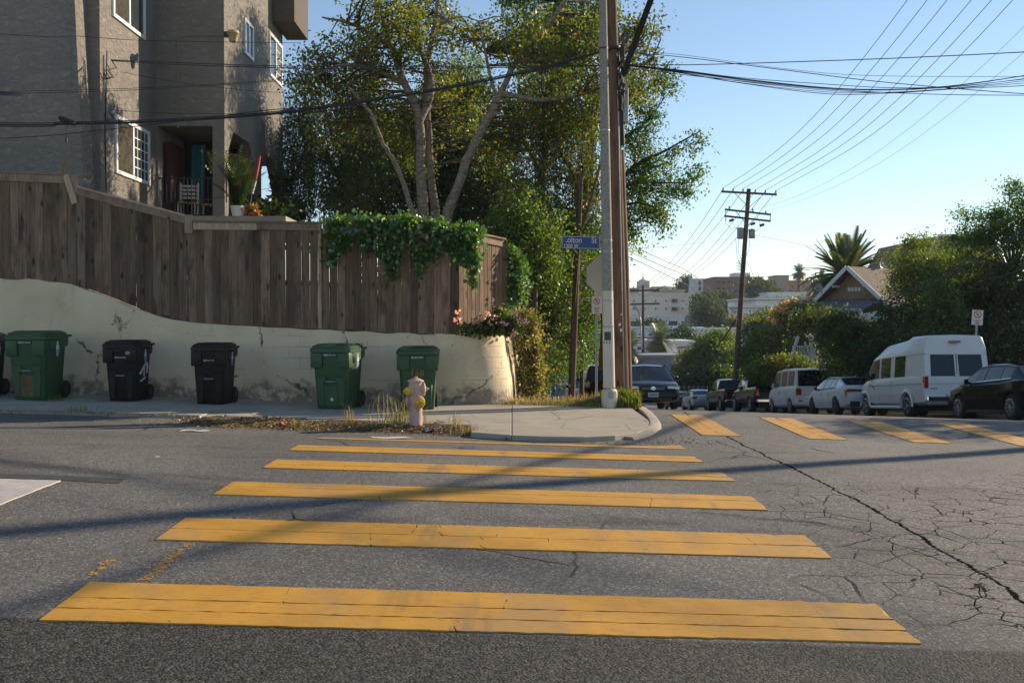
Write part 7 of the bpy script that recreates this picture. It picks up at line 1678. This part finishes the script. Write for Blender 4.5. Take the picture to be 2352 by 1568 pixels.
for k in range(8): q = a.lerp(b, k/7); mb = MB(); mb.bar(q-Vector((0,0,.5)), q+Vector((0,0,.75)), .05); mb.build('post', M['grey_metal'], o)

# ================================================================== THE CITY ON THE FAR SLOPE
def bmat(name, c, **k): M[name] = plain(name, c, .85, var=.08, scale=.4, **k); return name
for nm, c in (('b_cream',(.56,.52,.45)),('b_white',(.72,.72,.71)),('b_roofwhite',(.70,.70,.69)),('b_grey',(.20,.205,.21)),('b_brick',(.24,.125,.095)),('b_tan',(.36,.31,.235)),('b_peach',(.46,.29,.20)),('b_dark',(.095,.10,.115)),('b_blue',(.24,.27,.31)),('b_window',(.06,.07,.085)),('b_red',(.30,.05,.045))): bmat(nm, c)
def block(name, label, u0, u1, v0, v1, Y, dep, mat, wins=(), roof=None, cat='building', grp=None, parapet=True, side_w=None, winmat='b_window', trim=None):
    """a far building: its front runs from (u0, v0) to (u1, v1); windows: (u, v, w, h) on the front, each with a recess and a pane"""
    a = P(u0, v0, Y); b = P(u1, v1, Y); t = thing(name, label, cat, (a.x, Y, b.z), group=grp); zb = b.z-4
    mb = MB(); mb.box((a.x, Y, zb), (b.x, Y+dep, a.z)); mb.build('wall', M[mat], t)
    mb = MB(); e = .25; mb.box((a.x-e, Y-e, a.z), (b.x+e, Y+dep+e, a.z+.35)); mb.build('roof', M[roof or mat], t)
    for (u, v, w, h) in wins:
        c = P(u, v, Y); k = Y/FPX; mb = MB(); W_, H_ = w*k/2, h*k/2; fr = max(.06, .12*W_)
        for lo, hi in (((-W_-fr,-H_-fr),(W_+fr,-H_)),((-W_-fr,H_),(W_+fr,H_+fr)),((-W_-fr,-H_),(-W_,H_)),((W_,-H_),(W_+fr,H_))): mb.box((c.x+lo[0],Y-.10,c.z+lo[1]),(c.x+hi[0],Y-.004,c.z+hi[1]))
        w_ = mb.build('window', M[trim or mat], t); mb = MB(); mb.box((c.x-W_,Y-.03,c.z-H_),(c.x+W_,Y-.006,c.z+H_)); mb.build('pane', M[winmat], w_)
    return t
def rows(us, vs, w, h): return [(u, v, w, h) for v in vs for u in us]
gC = 'buildings on the far hillside'
bA = block('apartment_block', 'large cream apartment block with small square windows and two balconies on the far slope', 1436, 1592, 676, 780, 250, 22, 'b_cream', rows((1456,1480,1506,1530,1568),(691,709),3.4,4.4)+[(1453,733,3,4),(1477,733,3,4)], grp=gC)
for v in (690, 709):
    c = P(1549, v, 249.6); mb = MB(); k = 250/FPX; mb.cbox((c.x, 249.5, c.z-4*k), (12*k, 1.0, 1.2*k)); o = mb.build('balcony', M['b_dark'], bA)
    for dx in (-5.4, 5.4): mb = MB(); mb.cbox((c.x+dx*k, 249.4, c.z), (1.3*k, .6, 9*k)); mb.build('balcony_post', M['b_dark'], o)
    mb = MB(); mb.cbox((c.x, 249.8, c.z+.5*k), (6*k, .3, 6*k)); mb.build('balcony_window', M['b_window'], o)
block('roof_house', 'penthouse storey on top of the cream apartment block', 1530, 1572, 668, 677, 254, 8, 'b_tan', grp=gC)
block('white_building', 'low white building with a dark awning in front of the cream block', 1500, 1572, 728, 750, 225, 12, 'b_white', [(1546,742,20,10),(1512,740,4,4),(1568,740,5,5)], grp=gC)
block('white_house', 'small white house in front of the cream block at its left', 1436, 1498, 730, 752, 228, 10, 'b_white', [(1445,738,3,4),(1462,736,4,4),(1480,737,3,4)], grp=gC)
block('tan_house', 'small tan house right of the dark awning building', 1572, 1600, 727, 748, 226, 10, 'b_tan', [(1590,738,5,5)], grp=gC)
# church tower
q = P(1477, 652, 420); ct = thing('church_tower', 'pale domed tower with a cross on the skyline', 'tower', (q.x, 420, q.z-6)); k = 420/FPX
mb = MB(); mb.cbox((q.x, 420, q.z-3), (24*k, 8, 6+13*k)); mb.build('base_storey', M['b_cream'], ct)
mb = MB(); mb.lathe([(10*k,0),(10*k,1.5*k),(7.5*k,3*k),(4*k,4.5*k),(2*k,6*k),(1.6*k,10*k),(.5*k,12*k)], 16, (q.x, 420, q.z+6.5*k)); mb.build('dome', M['b_cream'], ct, smooth=30)
mb = MB(); z = q.z+19*k; mb.cbox((q.x,420,z+2*k), (.8*k,.5,7*k)); mb.cbox((q.x,420,z+3*k), (3.2*k,.5,.8*k)); mb.build('cross', M['b_blue'], ct)
block('hilltop_building', 'flat pale building on the skyline right of the domed tower', 1500, 1535, 660, 672, 400, 12, 'b_cream', grp=gC)
mb_t = block('hilltop_house', 'hip roofed cream house on the skyline', 1520, 1536, 662, 672, 380, 10, 'b_cream', grp=gC)
mb = MB(); a = P(1517, 662, 380); b = P(1539, 662, 380); c = P(1528, 655, 384); mb.add([(a.x,379,a.z),(b.x,379,a.z),(b.x,391,a.z),(a.x,391,a.z),(c.x,385,c.z)], [(0,1,4),(1,2,4),(2,3,4),(3,0,4)]); mb.build('hip_roof', M['b_tan'], mb_t)
block('blue_shed_building', 'blue grey building just right of the wooden pole on the far slope', 1425, 1466, 664, 690, 300, 10, 'b_blue', grp=gC)
block('modern_building', 'white modern building with dark window strips on the skyline', 1587, 1645, 642, 670, 340, 14, 'b_white', [(1607,650,5,9),(1632,650,5,9),(1607,663,5,9),(1632,663,5,8)], grp=gC)
bb = block('brick_building', 'red brown brick building with a white stair tower on the far hill', 1640, 1752, 638, 700, 320, 18, 'b_brick', rows((1690,1706,1727,1741),(652,668),4,5)+rows((1650,1662,1674),(648,662,676,690),7,3.4), grp=gC)
mb = MB(); a = P(1683, 627, 325); b = P(1720, 640, 325); mb.box((a.x,323,b.z),(b.x,330,a.z)); mb.build('stair_tower', M['b_white'], bb)
block('tan_tower_block', 'tall plain tan block on the skyline right of the brick building', 1782, 1812, 634, 672, 330, 10, 'b_tan', grp=gC)
block('tan_building', 'lower tan building left of the tall tan block', 1752, 1782, 645, 672, 332, 12, 'b_tan', [(1760,655,3,4),(1772,655,3,4)], grp=gC)
block('peach_building', 'peach coloured long building behind the small date palm', 1812, 1862, 646, 680, 335, 12, 'b_peach', [(1820,658,3,4),(1832,658,3,4),(1846,658,3,4)], grp=gC)
block('white_hill_building', 'white building peeping out between the big palm and the trees', 2004, 2045, 630, 660, 300, 10, 'b_white', [(2014,640,4,4),(2028,640,4,4)], grp=gC)
for lab, u0, u1, v0, v1, Y, wm, rm, ws in [
    ('long house with dark roof and white walls below the brick building', 1735, 1848, 688, 712, 235, 'b_white', 'b_dark', [(1760,704,5,4),(1780,706,5,4),(1806,702,6,4),(1830,702,6,4)]),
    ('white house with dark roof at the left end of the row under the brick building', 1700, 1760, 706, 735, 215, 'b_white', 'b_dark', [(1715,722,4,4),(1735,722,4,4),(1750,723,4,4)]),
    ('upper pale flat roofed house above the dark roofed row', 1765, 1850, 674, 688, 262, 'b_white', 'b_white', [(1785,681,4,4),(1810,681,4,4),(1835,681,4,4)]),
    ('small white house with a grey roof right of the tall conifers', 1690, 1735, 690, 706, 240, 'b_white', 'b_dark', [(1705,700,4,3)])]:
    t = block('hill_house', lab, u0, u1, v0, v1, Y, 9, wm, ws, grp=gC); a = P(u0, v0, Y); b = P(u1, v0, Y); hgt = 9*Y/FPX
    if rm == 'b_dark':
        mb = MB(); mb.add([(a.x-.6,Y-.8,a.z-.1),(b.x+.6,Y-.8,a.z-.1),(b.x+.6,Y+9.8,a.z-.1),(a.x-.6,Y+9.8,a.z-.1),(a.x+2,Y+4.5,a.z+hgt),(b.x-2,Y+4.5,a.z+hgt)], [(0,1,5,4),(1,2,5),(2,3,4,5),(3,0,4),(3,2,1,0)]); mb.build('pitched_roof', M['b_dark'], t)
# the white industrial roofs in the valley
block('warehouse', 'long white roofed warehouse stretching behind the poles in the valley', 1436, 1612, 754, 775, 190, 22, 'b_roofwhite', [(u, 768, 9, 4) for u in range(1450, 1600, 22)], roof='b_roofwhite', grp=gC)
block('warehouse', 'second white warehouse right of the trees, reaching past the leaning pole', 1560, 1728, 757, 790, 178, 20, 'b_roofwhite', [(1588,772,14,5),(1640,778,26,8),(1700,775,20,6)], roof='b_roofwhite', grp=gC)
block('dark_warehouse', 'dark grey low warehouse below the white roofs', 1436, 1500, 778, 800, 165, 10, 'b_grey', [(1452,790,10,4),(1470,790,8,4)], grp=gC)
block('grey_warehouse', 'grey low warehouse with a white door left of the leaning pole', 1620, 1700, 776, 800, 160, 10, 'b_grey', [(1635,782,20,9)], winmat='b_white', grp=gC)
block('white_storefront', 'white two storey storefront with a dark red band behind the shaggy palm', 1550, 1592, 788, 850, 128, 10, 'b_white', [(1562,812,8,10),(1577,812,8,10),(1562,836,8,8),(1577,836,8,8)], grp=gC)
mb = MB(); a = P(1556, 796, 127.8); b = P(1584, 799, 127.8); mb.box((a.x,127.7,b.z),(b.x,127.98,a.z)); tag(mb.build('red_band', M['b_red']), 'dark red sign band on the white storefront', 'sign')
block('white_annex', 'white flat roofed annex left of the distant power pole', 1436, 1500, 786, 830, 135, 10, 'b_white', [(1450,800,8,6),(1468,800,8,6),(1486,800,8,6)], roof='b_roofwhite', grp=gC)
block('grey_building', 'grey building low in the valley behind the dark sedan', 1440, 1560, 822, 905, 110, 10, 'b_blue', [(u, 842, 8, 10) for u in (1450,1466,1505,1525,1545)], grp=gC)
block('white_shop', 'white shop front seen between the sign post and the hedge', 1368, 1436, 802, 880, 120, 10, 'b_white', [(1378,820,8,8),(1400,822,8,8),(1420,822,8,8)], grp=gC)
# bridge with a white balustrade at the left of the street
br_ = thing('concrete_bridge', 'pale concrete bridge with an arched balustrade seen under the hedge', 'bridge', tuple(P(1310, 900, 90)))
mb = MB(); a = P(1270, 884, 90); b = P(1400, 905, 90); mb.box((a.x,90,b.z-2),(b.x,94,a.z)); mb.build('deck', M['b_blue'], br_)
mb = MB(); a = P(1270, 862, 90); b = P(1400, 866, 90); mb.box((a.x,89.9,b.z),(b.x,90.3,a.z)); mb.build('handrail', M['b_white'], br_)
for k in range(22): c = P(1274+k*5.8, 875, 90.05); mb = MB(); mb.box((c.x-.05,90,P(0,884,90).z),(c.x+.05,90.15,P(0,866,90).z)); mb.build('baluster', M['b_white'], br_)

# far trees
gT = 'trees on the far hillside'
def far_tree(label, blobs, nc, per, sp, size, mat, seed, name='hill_tree', **k): 
    B = [blob(*b) for b in blobs]; lo = min(b[0][2]-b[1][2] for b in B); c = B[0][0]
    return shrub(name, label, 'tree', B, nc, per, sp, size, mat, group=gT, seed=seed, base=(c[0], c[1], lo-1.0), **k)
far_tree('tall brownish green conifer left of the brick building', [(1627,708,200,14,32,2),(1608,735,200,14,20,2),(1640,738,200,14,22,2),(1622,745,199,16,14,2)], 190, 24, .65, .5, 'leaf_far', 101)
far_tree('pair of pointed dark cypresses below the brick building', [(1655,735,195,14,30,2),(1648,750,196,20,18,2)], 90, 26, .8, .6, 'leaf_far', 102)
far_tree('round dark trees right of the cream apartment block', [(1604,715,215,10,22,2),(1600,692,220,9,13,2),(1622,684,230,17,9,2),(1642,700,225,12,12,2)], 150, 24, .65, .5, 'leaf_far', 103)
far_tree('dark leafy tree beside the brick building on the hill', [(1750,670,290,25,22,4),(1735,655,295,18,14,3),(1770,680,285,22,14,3)], 130, 26, 1.2, .85, 'leaf_far', 104)
far_tree('hill scrub in front of the brick building', [(1690,705,260,50,14,4),(1660,690,270,25,18,4),(1720,720,250,30,14,4)], 150, 26, 1.2, .8, 'leaf_far', 105)
far_tree('dark round tree over the white warehouses', [(1570,770,160,16,18,2),(1552,778,158,14,14,2),(1590,785,158,18,14,2)], 120, 26, .6, .45, 'leaf_far', 106)
far_tree('rusty and green garden trees above the warehouses', [(1680,742,195,14,9,2),(1710,740,195,18,9,2),(1660,750,195,22,8,2)], 80, 24, .7, .5, 'leaf_yellow', 107)
far_tree('garden trees below the dark roofed houses', [(1740,735,185,35,14,3),(1790,730,180,35,16,3),(1830,715,175,25,12,3)], 160, 26, .8, .5, 'leaf_far', 108)
far_tree('skyline tree with a palm beside the white modern building', [(1576,650,350,13,14,3),(1570,662,350,10,12,3)], 60, 24, 1.1, .9, 'leaf_far', 109)
far_tree('small street tree beside the distant pole', [(1460,752,200,16,8,2),(1440,756,200,14,7,2)], 50, 24, .7, .5, 'leaf_far', 110)
far_tree('trees behind the sign post under the hedge', [(1360,820,95,30,40,2),(1330,840,90,30,30,2),(1390,840,100,20,40,2),(1300,830,85,25,30,2)], 220, 30, .5, .30, 'leaf_elm', 111)
far_tree('skyline trees behind the peach building', [(1870,655,360,16,10,3),(1885,650,360,14,10,3)], 60, 22, 1.2, .9, 'leaf_far', 112)
far_tree('scrub trees at the left foot of the cream apartment block', [(1500,745,215,26,8,2),(1450,748,215,14,6,2)], 60, 22, .8, .5, 'leaf_far', 113)
far_tree('shrubs at the roadside in the valley bottom', [(1600,880,88,30,14,2),(1560,890,90,25,12,2),(1500,880,100,35,14,2)], 140, 26, .6, .36, 'leaf_far', 114)
gP = 'palms in the valley and on the hill'
palm('shaggy fan palm with a brown skirt in front of the white storefront', 1513, 782, 120, 2.5, 5.5, 46, leaf=.9, seed=72, group=gP, w=.09, n=6)
palm('second shaggy fan palm left of the first, beside the distant pole', 1442, 800, 110, 2.2, 5, 40, leaf=.85, seed=73, group=gP, w=.09, n=6)
palm('small round date palm on the skyline above the peach building', 1835, 626, 330, 3.0, 8, 46, leaf=1.1, seed=74, group=gP, w=.16, n=6, trunk_r=.6)
palm('tiny palm on the skyline left of the big palm', 1887, 632, 330, 2.0, 6, 30, leaf=.9, seed=75, group=gP, w=.14, n=5)
palm('palm rising beside the white modern building on the skyline', 1579, 646, 345, 2.6, 6, 36, leaf=1.0, seed=76, group=gP, w=.14, n=5)
# off to the right, out of the picture: the tall pole and the tree whose shadows cross the road
ops = thing('power_pole', 'tall wooden power pole beside the road, outside the picture at the right', 'pole', (22.5, 23.8, -3))
tapered('shaft', [Vector((22.5,24.3,-3)), Vector((22.5,23.8,6)), Vector((22.5,23.8,14.5))], [.24,.20,.16], 'dark_wood', ops, 10)
mb = MB(); mb.bar((21.6,25.7,13.4),(23.4,22.9,13.4),.14); mb.build('crossarm', M['dark_wood'], ops)

shrub('roadside_tree', 'airy tree on the bank outside the picture at the right', 'tree', [(np.array([18.9,24.6,3.6]), np.array([1.7,1.4,1.0])), (np.array([20.2,25.2,4.6]), np.array([1.6,1.4,1.0]))], 90, 30, .30, .16, 'leaf_elm', seed=150, base=(19.5, 25, -1.5))
# ================================================================== AIR
def haze_box():
    g = G('haze_air'); nd = g.n('VolumePrincipled', Density=.00024); nd.inputs['Color'].default_value = (.74,.86,1,1); nd.inputs['Anisotropy'].default_value = 0
    g.t.links.new(nd.outputs[0], g.out.inputs['Volume'])
    mb = MB(); mb.box((-700, -25, -30), (700, 520, 60)); o = mb.build('haze', g.m); o['kind'] = 'stuff'
haze_box()
